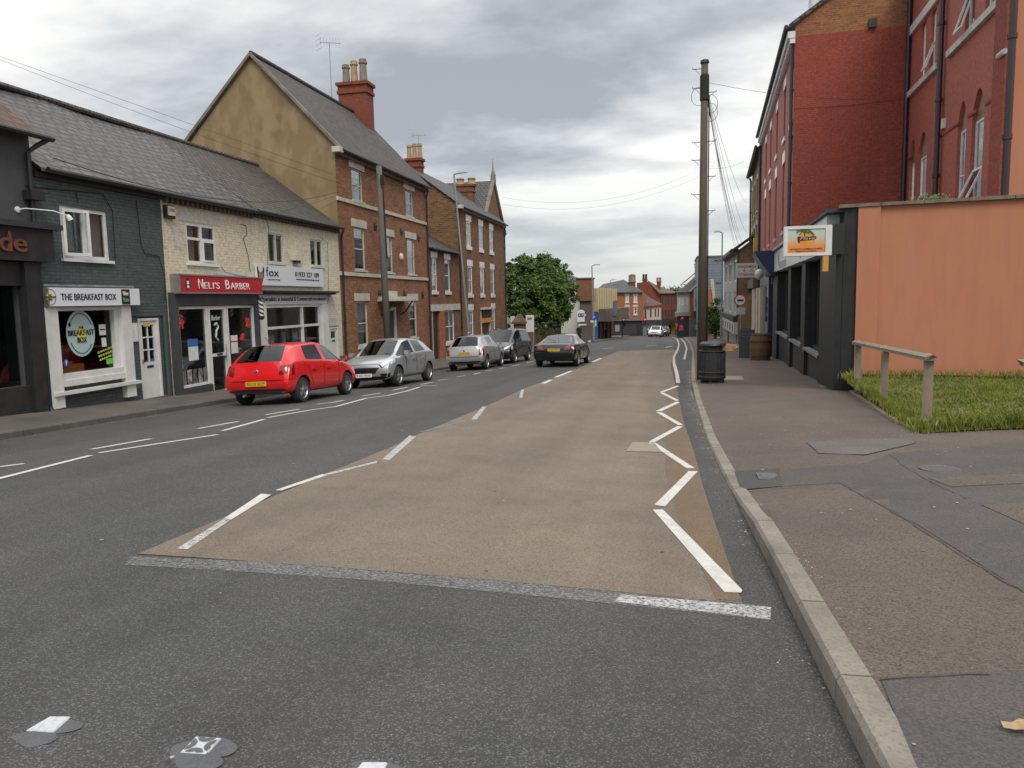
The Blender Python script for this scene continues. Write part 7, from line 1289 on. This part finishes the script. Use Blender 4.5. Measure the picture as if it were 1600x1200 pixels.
MPV=[
('', -2.12,-2.14,-2.14,-2.16,.28,.36,.38,.38,.78,.78,.70),
('', -2.12,-2.18,-2.19,-2.20,.27,.52,.54,.55,.84,.84,.74),
('', -2.08,-2.15,-2.17,-2.19,.26,.80,.82,.83,.88,.85,.76),
('r',-2.02,-2.10,-2.12,-2.15,.25,1.02,1.05,1.06,.89,.85,.76),
('', -1.88,-1.92,-1.90,-1.93,.25,1.04,1.60,1.65,.89,.86,.68),
('s',-1.2,-1.60,-1.58,-1.55,.24,1.03,1.63,1.69,.895,.87,.70),
('', -.20,-.18,-.18,-.18,.24,1.01,1.65,1.72,.895,.875,.71),
('s',.0,-.04,-.04,-.04,.24,1.005,1.65,1.72,.895,.875,.71),
('w',.72,.78,.55,.60,.24,.98,1.58,1.64,.895,.865,.68),
('', 1.15,1.42,1.38,1.50,.24,.95,.99,1.02,.89,.83,.70),
('', 1.60,1.76,1.77,1.83,.24,.86,.90,.93,.88,.80,.64),
('', 1.95,2.02,2.05,2.11,.24,.70,.73,.75,.84,.78,.6),
('', 2.0,2.09,2.12,2.18,.24,.54,.56,.58,.80,.76,.62),
('', 1.98,2.06,2.08,2.14,.24,.31,.32,.33,.74,.72,.62)]
def lf(a,b,t): return tuple(a[i]+(b[i]-a[i])*t for i in range(3))
def car(name,label,cols,L_,W_,H_,paintm,axles,wr_,loc,head,plate,front_plate,rear=None,front=None,group=None,blackbump=False,wheelm=None,spokes=5,lev=2,silver_rail=False):
    Lx=cols[-2][4]-cols[1][4]; Lx=max(c[4] for c in cols)-min(c[4] for c in cols); sx=L_/Lx; sy=W_/2/max(c[9] for c in cols); sz=H_/max(c[8] for c in cols)
    def sec(c):
        tg,xl,xs,xr,xc,zb,zs,zr,zc,wl,ws,wr=c; p4=(xs,ws,zs); p7=(xr,wr,zr); t=1-min(1,(zr-zs)/.35); e0=.10; e1=.93
        m=[(xl,0,zb),(xl,.80*wl,zb),(xl*.9+xs*.1,.965*wl,zb+.06),(xl*.6+xs*.4,wl,zb+(zs-zb)*.52),(xs*.8+xl*.2,wl*.45+ws*.55,zb+(zs-zb)*.86),p4,lf(p4,p7,e0),lf(p4,p7,e1),p7,(xr*.8+xc*.2,wr*.86,zr+(zc-zr)*.35),(xr*.3+xc*.7,.5*wr,zr+(zc-zr)*.85),(xc,0,zc)]
        return [(x*sx,y*sy,z*sz) for x,y,z in m]
    secs=[sec(c) for c in cols]; nr=12; v=[];f=[];mi=[]
    ring=lambda s:[s[0]]+[s[k] for k in range(1,nr)]+[(s[k][0],-s[k][1],s[k][2]) for k in range(nr-2,0,-1)]
    n=2*nr-2
    for s in secs: v+=ring(s)
    for i,c in enumerate(cols[:-1]):
        for j in range(n):
            q=(j+1)%n; f.append((i*n+j,i*n+q,(i+1)*n+q,(i+1)*n+j)); jj=j if j<nr-1 else n-1-j   # half index of the strip
            tg=c[0]; m_=0
            if jj==6 and tg in('s','w'): m_=1
            if jj>=9 and tg=='w': m_=2
            if jj>=9 and tg=='r': m_=3
            if jj<=0: m_=4
            if blackbump and i<2 and jj<=8: m_=4
            mi.append(m_)
    f.append(tuple(range(n))[::-1]); mi.append(4); f.append(tuple((len(secs)-1)*n+j for j in range(n))); mi.append(4)
    me=D.meshes.new('body_cage'); me.from_pydata(v,[],f); mats=[paintm,GLC,GLC,GLC,trim,archm]
    for i in range(6): me.materials.append(D.materials.new('slot%d'%i) if i in(1,2,3) else mats[i])
    me.polygons.foreach_set('material_index',mi); me.update()
    bm=bmesh.new(); bm.from_mesh(me); bmesh.ops.recalc_face_normals(bm,faces=bm.faces[:]); cr=bm.edges.layers.float.new('crease_edge'); cv=bm.verts.layers.float.new('crease_vert')
    for e in bm.edges:
        ms={fc.material_index for fc in e.link_faces}
        if len(ms)==2 and ms&{1,2,3}:
            e[cr]=.85
            for v_ in e.verts: v_[cv]=.55
        elif 4 in ms and len(ms)==2: e[cr]=.6
    bm.to_mesh(me); bm.free()
    o=D.objects.new('body_cage',me); COL.objects.link(o); sm=o.modifiers.new('s','SUBSURF'); sm.levels=lev; sm.render_levels=lev
    cut=[]
    for ax in axles:
        for sd in(1,-1):
            cb=MB(); cb.lathe((ax,sd*(W_/2-.30),wr_*1.0),[(wr_+.055,0),(wr_+.055,.5)],32,(0,sd,0)); cm=D.meshes.new('c'); cm.from_pydata([tuple(p) for p in cb.v],[],cb.f); cm.materials.append(archm)
            bm=bmesh.new(); bm.from_mesh(cm); bmesh.ops.recalc_face_normals(bm,faces=bm.faces[:]); bm.to_mesh(cm); bm.free()
            co=D.objects.new('c',cm); COL.objects.link(co); cut.append(co); b=o.modifiers.new('b','BOOLEAN'); b.object=co; b.operation='DIFFERENCE'; b.solver='EXACT'; b.material_mode='TRANSFER'
    C.view_layer.update(); dg=C.evaluated_depsgraph_get(); ev=D.meshes.new_from_object(o.evaluated_get(dg)); 
    names=[m.name for m in ev.materials]
    for co in cut: D.objects.remove(co)
    D.objects.remove(o)
    root=empty(name,(0,0,0),label,'car',group)
    bm=bmesh.new(); bm.from_mesh(ev); bvh=BVHTree.FromBMesh(bm)
    def mk(nm,faces,mt,sm=True):
        vm={};vv=[];ff=[]
        for fc in faces:
            r_=[]
            for x in fc.verts:
                if x.index not in vm: vm[x.index]=len(vv); vv.append(tuple(x.co))
                r_.append(vm[x.index])
            ff.append(r_)
        m2=D.meshes.new(nm); m2.from_pydata(vv,[],ff); m2.materials.append(mt); m2.polygons.foreach_set('use_smooth',[sm]*len(ff)); q=D.objects.new(nm,m2); COL.objects.link(q); q.parent=root; ORG[q.name]=Vector((0,0,0)); return q
    bm.faces.ensure_lookup_table(); gi={k:[] for k in range(7)}
    for fc in bm.faces:
        nm=names[fc.material_index] if fc.material_index<len(names) else 'x'
        k=1 if nm.startswith('slot1') else 2 if nm.startswith('slot2') else 3 if nm.startswith('slot3') else 4 if nm==trim.name else 5 if nm==archm.name else 0
        gi[k].append(fc)
    body=None
    # paint and lower trim/arch liner stay one mesh with three materials
    vm={};vv=[];ff=[];mm=[]
    for k,slot in((0,0),(4,1),(5,2)):
        for fc in gi[k]:
            r_=[]
            for x in fc.verts:
                if x.index not in vm: vm[x.index]=len(vv); vv.append(tuple(x.co))
                r_.append(vm[x.index])
            ff.append(r_); mm.append(slot)
    m2=D.meshes.new('body'); m2.from_pydata(vv,[],ff)
    for mt in(paintm,trim,archm): m2.materials.append(mt)
    m2.polygons.foreach_set('material_index',mm); m2.polygons.foreach_set('use_smooth',[s!=2 for s in mm]); body=D.objects.new('body',m2); COL.objects.link(body); body.parent=root; ORG[body.name]=Vector((0,0,0))
    def islands(fs):
        left=set(fs); out=[]
        while left:
            st=[left.pop()]; isl=[st[0]]
            while st:
                x=st.pop()
                for e in x.edges:
                    for y in e.link_faces:
                        if y in left: left.remove(y); st.append(y); isl.append(y)
            out.append(isl)
        return out
    for isl in islands(gi[1]): mk('side_window',isl,GLC)
    if gi[2]: mk('windscreen',gi[2],GLC)
    if gi[3]: mk('rear_window',gi[3],GLC)
    bm.free()
    X=lambda x,y,z:(x*sx,y*sy,z*sz)
    def patch(nm,cs,mt,nu=8,nv=6,off=.006,par=None):
        cs=[Vector(X(*c)) for c in cs]; P=[];B_=[]
        for j in range(nv+1):
            for i in range(nu+1):
                u,w=i/nu,j/nv; p=cs[0].lerp(cs[1],u).lerp(cs[3].lerp(cs[2],u),w); h=bvh.find_nearest(p); P.append(h[0]+h[1]*off); B_.append(h[0]-h[1]*.01)
        a=MB(); k=(nu+1); fa=[(j*k+i,j*k+i+1,(j+1)*k+i+1,(j+1)*k+i) for j in range(nv) for i in range(nu)]; N_=len(P)
        ed=[(i,i+1) for i in range(nu)]+[(nv*k+i,nv*k+i+1) for i in range(nu)]+[(j*k,(j+1)*k) for j in range(nv)]+[(j*k+nu,(j+1)*k+nu) for j in range(nv)]
        a.add(P+B_,fa+[(x,y,y+N_,x+N_) for x,y in ed]); return a.build(nm,mt,par or root,smooth=False)
    def line(nm,pts,wd,mt):
        a=MB(); pr_=[]
        for p,q in zip(pts,pts[1:]):
            for i in range(8): h=bvh.find_nearest(Vector(X(*lf(p,q,i/8)))); pr_.append(h[0]+h[1]*.001)
        h=bvh.find_nearest(Vector(X(*pts[-1]))); pr_.append(h[0]+h[1]*.001); a.tube(pr_,wd,4); return a.build(nm,mt,root)
    # wheels
    for ax in axles:
        for sd in(1,-1):
            c=Vector((ax,sd*(W_/2-.125),wr_)); ay=(0,sd,0)
            w_=MB().lathe(c-Vector((0,sd*.09,0)),[(.05,0),(wr_*.58,.0),(wr_*.58,.06),(.05,.07)],20,ay).build('wheel',archm,root)
            MB().lathe(c-Vector((0,sd*.10,0)),[(wr_*.66,0),(wr_*.93,.0),(wr_,.035),(wr_,.165),(wr_*.93,.20),(wr_*.68,.205),(wr_*.66,.19),(wr_*.66,0)],36,ay).build('tyre',rubber,w_,smooth=False)
            a=MB(); a.lathe(c-Vector((0,sd*.02,0)),[(wr_*.60,0),(wr_*.69,.0),(wr_*.69,.115),(wr_*.63,.12),(wr_*.60,.10),(wr_*.60,0)],36,ay)
            a.lathe(c+Vector((0,sd*.05,0)),[(.05,0),(.06,.03),(.03,.045)],14,ay)
            for k in range(spokes):
                an=k/spokes*6.283+.3; d1=Vector((math.cos(an),0,math.sin(an))); t1=Vector((-math.sin(an),0,math.cos(an))); y0=Vector((0,sd*.055,0)); y1=Vector((0,sd*.08,0))
                a.hexa([c+d1*.03-t1*.035+y0,c+d1*wr_*.64-t1*.018+y0,c+d1*wr_*.64+t1*.018+y0,c+d1*.03+t1*.035+y0,c+d1*.03-t1*.035+y1,c+d1*wr_*.64-t1*.018+y1,c+d1*wr_*.64+t1*.018+y1,c+d1*.03+t1*.035+y1])
            a.build('rim',wheelm or alloy,w_)
    # interior
    a=MB(); 
    a.box((0,0,.50*sz),(L_*.52,W_*.8,.08)); a.build('interior',seatm,root)
    for sy_ in(-.36,.36):
        for xs_ in(.05,-.85): a=MB(); a.box((xs_*sx,sy_,.80*sz),(.14,.46,.6)); a.box((xs_*sx-.03,sy_,1.16*sz),(.09,.24,.16)); a.build('seat',seatm,root)
    MB().box((.95*sx,0,.84*sz),(.35,W_*.72,.12)).build('dashboard',seatm,root)
    # mirrors
    a_x=cols[[c[0] for c in cols].index('w')]; mx=a_x[2]*sx+.12; mz=(a_x[6]+.09)*sz
    for sd in(1,-1):
        c=Vector((mx,sd*(W_/2+.085),mz)); a=MB(); a.hexa([c+Vector(p) for p in((-.06,-.09,-.06),(.07,-.07,-.05),(.07,.07,-.05),(-.06,.09,-.06),(-.06,-.09,.07),(.05,-.07,.06),(.05,.07,.06),(-.06,.09,.07))]); w_=a.build('wing_mirror',paintm if sd and not blackbump else trim,root)
        MB().tube([c+Vector((0,-sd*.06,-.04)),c+Vector((.0,-sd*.18,-.07))],.02,6).build('mirror_stalk',trim,w_); MB().box(c+Vector((-.064,0,.005)),(.006,.15,.1)).build('mirror_glass',chrome,w_)
    # door seams, handles, sill
    for sd in(1,-1):
        for col in (a_x,cols[[c[0] for c in cols].index('s')+1]):
            x=col[2]; line('door_seam',[(x,sd*.9,.93),(x-.02,sd*1.0,.6),(x+.0,sd*1.0,.32)],.0065,archm)
        xr_=axles[0]/sx+.42; line('door_seam',[(xr_-.15,sd*.9,.90),(xr_-.02,sd*1.,.6),(xr_+.12,sd*1.,.34)],.0065,archm)
        for x in(a_x[2]-.62 if H_<1.6 else a_x[2]-.66,a_x[2]-1.42):
            h=bvh.find_nearest(Vector(X(x,sd*.95,.80))); a=MB(); a.box(h[0]+Vector((0,sd*.02,0)),(.17,.035,.035)); a.build('door_handle',paintm if not blackbump else trim,root)
    # plates and lights
    def plate_(x,z,sgn,txt,mt):
        h=bvh.find_nearest(Vector(X(x,0,z))); c=h[0]; q=Vector((c.x+sgn*.012,0,c.z)); a=MB(); a.box(q,(.02,.52,.112)); pl2=a.build('number_plate',mt,root)
        fr=Fr((q.x+sgn*.01,0),90,1); 
        f2=Fr((q.x+sgn*.011,0),0 if sgn<0 else 180,-1); 
        # lettering reads left to right seen from outside
        class G: pass
        g=G(); rgt=Vector((0,-1,0)) if sgn<0 else Vector((0,1,0)); g.pt=lambda t,z,n=0: Vector((q.x+sgn*(.010+n),0,z))+rgt*t
        text(txt,g,-.225,.225,q.z-.035,q.z+.035,.0,bk,pl2,ext=.001)
    if rear:
        plate_(rear['px'],rear['pz'],-1,plate,platey)
        for sd in(1,-1): patch('tail_light',[(x,sd*y,z) for x,y,z in rear['lamp']],rear.get('mat',tailm),off=.012)
        if 'badge' in rear:
            h=bvh.find_nearest(Vector(X(-2.1,0,rear['badge']))); MB().lathe(h[0]+Vector((.002,0,0)),[(.05,0),(.05,.012),(.04,.016)],18,(-1,0,0)).build('badge',chrome,root)
            if rear.get('w'): 
                a=MB(); q=h[0]+Vector((-.018,0,0)); 
                a.lathe(q,[(.036,0),(.036,.002)],18,(-1,0,0)); b2=a.build('badge_field',M('badge_blue',(.05,.09,.2),.3) if 'badge_blue' not in MATS else MATS['badge_blue'],root); a=MB()
                for s_ in((-.024,.018,-.01,-.024),(-.01,-.024,0,.0),(0,0,.01,-.024),(.01,-.024,.024,.018)): a.tube([q+Vector((-.004,s_[0],s_[1])),q+Vector((-.004,s_[2],s_[3]))],.003,4)
                a.tube([q+Vector((-.004,-.012,.026)),q+Vector((-.004,0,.004)),q+Vector((-.004,.012,.026))],.003,4); a.build('badge_letters',chrome,b2)
        if 'lower' in rear: patch('rear_valance',[(x,y,z) for x,y,z in rear['lower']],trim,nu=12,nv=3,off=.008)
        h=bvh.find_nearest(Vector(X(rear.get('wx',-1.86),0,1.0*1))); MB().tube([h[0]+Vector((-.02,0,.02)),h[0]+Vector((.04,.22,.07)),h[0]+Vector((.07,.36,.1))],.008,5).build('rear_wiper',trim,root)
        line('tailgate_seam',[(-2.2,.62,.62),(-2.2,0,.60),(-2.2,-.62,.62)],.0065,archm)
        line('bumper_seam',[(-1.62,.86,.60),(-1.85,.80,.585),(-2.1,.5,.57),(-2.1,0,.565),(-2.1,-.5,.57),(-1.85,-.80,.585),(-1.62,-.86,.60)],.005,archm)
    if front:
        plate_(front['px'],front['pz'],1,front_plate,platew)
        for sd in(1,-1): 
            cc=[sum(v[k_] for v in front['lamp'])/4 for k_ in range(3)]; patch('headlight_surround',[tuple(cc[k_]+(v[k_]-cc[k_])*1.18 if k_!=1 else sd*(cc[k_]+(v[k_]-cc[k_])*1.15) for k_ in range(3)) for v in front['lamp']],trim,off=.004)
            patch('headlight',[(x,sd*y,z) for x,y,z in front['lamp']],lampg,off=.010); 
            if 'fog' in front: patch('fog_light_recess',[(x,sd*y,z) for x,y,z in front['fog']],grillem,off=.008)
        g=patch('grille',[(x,y,z) for x,y,z in front['grille']],grillem,nu=12,nv=5,off=.009)
        a=MB(); cs=[Vector(X(*c)) for c in front['grille']]
        for k in range(1,5):
            P=[]
            for i in range(9): p=cs[0].lerp(cs[3],k/5).lerp(cs[1].lerp(cs[2],k/5),i/8); h=bvh.find_nearest(p); P.append(h[0]+h[1]*.012)
            a.tube(P,.006,4)
        a.build('grille_bars',chrome if front.get('chrome') else trim,g)
        line('bonnet_seam',[(1.9,.62,.74),(1.98,0,.77),(1.9,-.62,.74)],.0065,archm)
        a=MB(); a.tube([X(1.16,.55,.975),X(1.0,.15,1.03)],.01,5); a.build('wiper',trim,root); a=MB(); a.tube([X(1.16,-.1,.99),X(.98,-.45,1.02)],.01,5); a.build('wiper',trim,root)
    MB().tube([X(-1.25 if H_<1.6 else -1.6,0,cols[5][8]),X(-1.45 if H_<1.6 else -1.8,0,cols[5][8]+.16)],.006,5).build('aerial',trim,root)
    a=MB(); a.tube([(-L_/2+.25,.35,.24),(-L_/2+.02,.35,.24)],.03,8); a.build('exhaust',steel,root)
    root.location=loc; root.rotation_euler=(0,0,0)
    d=Vector((math.sin(R(head)),math.cos(R(head)),0)); g1=gz(*(Vector(loc[:2])+d.to_2d()*1.2)); g0=gz(*(Vector(loc[:2])-d.to_2d()*1.2)); sl_=math.atan2(g1-g0,2.4)
    rt2=Vector((d.y,-d.x,0)); gr_=gz(*(Vector(loc[:2])+rt2.to_2d()*.7)); gl_=gz(*(Vector(loc[:2])-rt2.to_2d()*.7)); rl_=math.atan2(gl_-gr_,1.4)
    xa=Vector((d.x*math.cos(sl_),d.y*math.cos(sl_),math.sin(sl_))); ya=Vector((-rt2.x,-rt2.y,math.tan(rl_))); ya=(ya-xa*ya.dot(xa)).normalized(); za=xa.cross(ya); mtx=Matrix((xa,ya,za)).transposed().to_4x4(); mtx.translation=Vector((loc[0],loc[1],gz(loc[0],loc[1]))); root.matrix_world=mtx
    return root
redp=cpaint('car_red',(.66,.012,.014),0,.22); silv=cpaint('car_silver',(.42,.44,.46),.55,.3); silv2=cpaint('car_silver_old',(.38,.39,.40),.45,.35); blkc=cpaint('car_black',(.006,.007,.009),0,.12); blkc2=cpaint('car_dark_blue_black',(.007,.008,.013),0,.18); whc=cpaint('car_white',(.66,.67,.68))
RG_='cars parked along the left kerb'
car('parked_car','bright red hatchback parked outside the barber shop, seen from behind',HATCH,3.97,1.70,1.475,redp,(-1.27,1.20),.305,(-9.42,18.0,0),.6,'SG10 XLP','',rear=dict(px=-2.1,pz=.50,lamp=[(-1.93,.58,.93),(-1.66,.86,.91),(-1.70,.86,.70),(-1.95,.58,.70)],badge=.84,w=True),group=RG_)
car('parked_car','silver hatchback with black grille facing the camera behind the red car',HATCH,3.97,1.72,1.50,silv,(-1.27,1.22),.31,(-8.98,23.45,0),180-3.5+7,'','KV65 FNW',front=dict(px=2.1,pz=.36,lamp=[(1.86,.50,.70),(1.36,.84,.86),(1.42,.86,.74),(1.86,.58,.60)],grille=[(2.0,.50,.62),(2.0,-.50,.62),(1.97,-.36,.43),(1.97,.36,.43)],fog=[(1.9,.50,.42),(1.76,.74,.44),(1.76,.70,.34),(1.9,.52,.34)],chrome=False),group=RG_)
car('parked_car','older silver hatchback with grey rear bumper parked before the ironstone house',HATCH,3.97,1.66,1.47,silv2,(-1.27,1.20),.30,(-8.45,32.6,0),1.5,'VX04 ZGE','',rear=dict(px=-2.1,pz=.76,lamp=[(-1.93,.64,.88),(-1.70,.86,.88),(-1.74,.86,.62),(-1.95,.64,.62)],badge=.88),group=RG_,blackbump=False)
car('parked_car','black people carrier parked facing the camera beyond the older silver hatchback',MPV,4.40,1.80,1.72,blkc2,(-1.38,1.34),.325,(-8.25,37.4,0),180+3,'','LK08 VRD',front=dict(px=2.2,pz=.42,lamp=[(2.02,.50,.78),(1.60,.86,.86),(1.66,.88,.68),(2.04,.52,.64)],grille=[(2.2,.42,.72),(2.2,-.42,.72),(2.18,-.34,.56),(2.18,.34,.56)],chrome=True),group=RG_)
car('moving_car','glossy black coupe driving away down the left lane with red tail lights',COUPE,4.62,1.86,1.39,blkc,(-1.42,1.38),.33,(-4.83,34.0,0),2.5,'VO63 YKT','',rear=dict(px=-2.4,pz=.74,lamp=[(-2.22,.50,.86),(-1.86,.92,.88),(-1.92,.92,.72),(-2.26,.40,.70)],lower=[(-2.3,.6,.38),(-2.3,-.6,.38),(-2.28,-.6,.30),(-2.28,.6,.30)],wx=-1.7))
car('moving_car','white hatchback coming towards the camera far down the road',HATCH,4.1,1.78,1.48,whc,(-1.27,1.22),.31,(-2.35,103.5,0),180+6,'','AB12 CDE' if 0 else 'FX14 WKO',front=dict(px=2.1,pz=.44,lamp=[(1.86,.50,.72),(1.45,.84,.80),(1.50,.86,.66),(1.88,.50,.62)],grille=[(2.0,.42,.64),(2.0,-.42,.64),(1.97,-.38,.54),(1.97,.38,.54)]),lev=1)
P=at(1034,522,112); car('moving_car','dark car partly hidden behind the white hatchback far down the road',HATCH,4.1,1.75,1.48,blkc2,(-1.27,1.22),.31,(P.x+.1,111.5,0),180+6,'','GN15 LHT',front=dict(px=2.1,pz=.44,lamp=[(1.86,.50,.72),(1.45,.84,.80),(1.50,.86,.66),(1.88,.50,.62)],grille=[(2.0,.42,.64),(2.0,-.42,.64),(1.97,-.38,.54),(1.97,.38,.54)]),lev=1)
#===== people ================================================================
skin=M('skin',(.42,.24,.17),.6)
def person(loc,head,label,top,legs,hair,stride=.22,h=1.72,group=None):
    s=empty('person',loc,label,'person',group); k=h/1.75; ca,sa=math.cos(R(head)),math.sin(R(head))
    def W(x,y,z): return (x*ca*k+y*sa*k,-x*sa*k+y*ca*k,z*k)
    V=[(0,0,.95),(0,.01,1.15),(0,.0,1.38),(0,.01,1.50),(0,.03,1.56),(0,.03,1.66),(.19,0,1.43),(.24,-.08,1.15),(.22,.08,.92),(-.19,0,1.43),(-.24,.08,1.15),(-.22,.16,.93),(.10,0,.90),(.11,stride*.5+.04,.50),(.11,stride*.6,.09),(.11,stride*.6+.16,.03),(-.10,0,.90),(-.11,-stride*.3,.50),(-.11,-stride,.12),(-.11,-stride+.15,.03),(.21,.12,.84),(-.21,.20,.85)]
    E=[(0,1),(1,2),(2,3),(3,4),(4,5),(2,6),(6,7),(7,8),(8,20),(2,9),(9,10),(10,11),(11,21),(0,12),(12,13),(13,14),(14,15),(0,16),(16,17),(17,18),(18,19)]
    Rr=[.15,.14,.16,.06,.075,.095,.06,.048,.035,.06,.048,.035,.10,.065,.045,.04,.10,.065,.045,.04,.03,.03]
    me=D.meshes.new('body'); me.from_pydata([W(*v) for v in V],E,[]); o=D.objects.new('body',me); COL.objects.link(o); o.modifiers.new('k','SKIN')
    for i,r_ in enumerate(Rr): me.skin_vertices[0].data[i].radius=(r_*k,r_*k*.8); me.skin_vertices[0].data[i].use_root=(i==0)
    q=o.modifiers.new('s','SUBSURF'); q.levels=1; q.render_levels=1; C.view_layer.update(); m2=D.meshes.new_from_object(o.evaluated_get(C.evaluated_depsgraph_get())); D.objects.remove(o)
    m2.materials.clear(); 
    for mt in(skin,top,legs): m2.materials.append(mt)
    for p in m2.polygons:
        z=p.center.z/k; r2=math.hypot(p.center.x,p.center.y)/k; p.material_index=0 if z>1.49 else (2 if z<.93 and r2<.6 and not(.8<z<.93 and r2>.2) else (0 if (z<.97 and r2>.2) else 1)); p.use_smooth=True
    o=D.objects.new('body',m2); COL.objects.link(o); o.parent=s; ORG[o.name]=ORG[s.name]
    a=MB(); c=Vector(loc)+Vector(W(0,.015,1.64)); a.lathe(c,[(.02,.13),(.07,.11),(.105,.05),(.10,-.03),(.08,-.06)][::-1],12); a.build('hair',hair,s,smooth=True)
    return s
hb=M('hair_brown',(.05,.035,.025),.8); jeans=M('jeans',(.03,.04,.07),.9)
P=at(1088.5,522,98); person((P.x,P.y,gz(P.x,P.y)+.12),0,'person in a pale blue top walking by the grey shop front on the right pavement',M('pale_blue_top',(.22,.29,.42),.9),jeans,hb)
P=at(1064.5,523,98); person((P.x,P.y,gz(P.x,P.y)+.1),180,'person in a red coat standing near the far right junction',M('red_coat',(.45,.03,.05),.9),jeans,hb,stride=.05)
P=at(905,532,66); P.z=gz(P.x,P.y); person((P.x,P.y,P.z+.1),180,'person with a pale hat half hidden behind the black coupe',M('black_jacket',(.015,.015,.018),.9),jeans,M('pale_hat',(.5,.5,.5),.8),stride=.15)
P=at(976,529,96.5); person((P.x-.3,P.y,gz(P.x,P.y)+.1),90,'person in dark clothes waiting by the traffic light at the bend',M('black_jacket') if 0 else MATS['black_jacket'],jeans,hb,stride=.05)
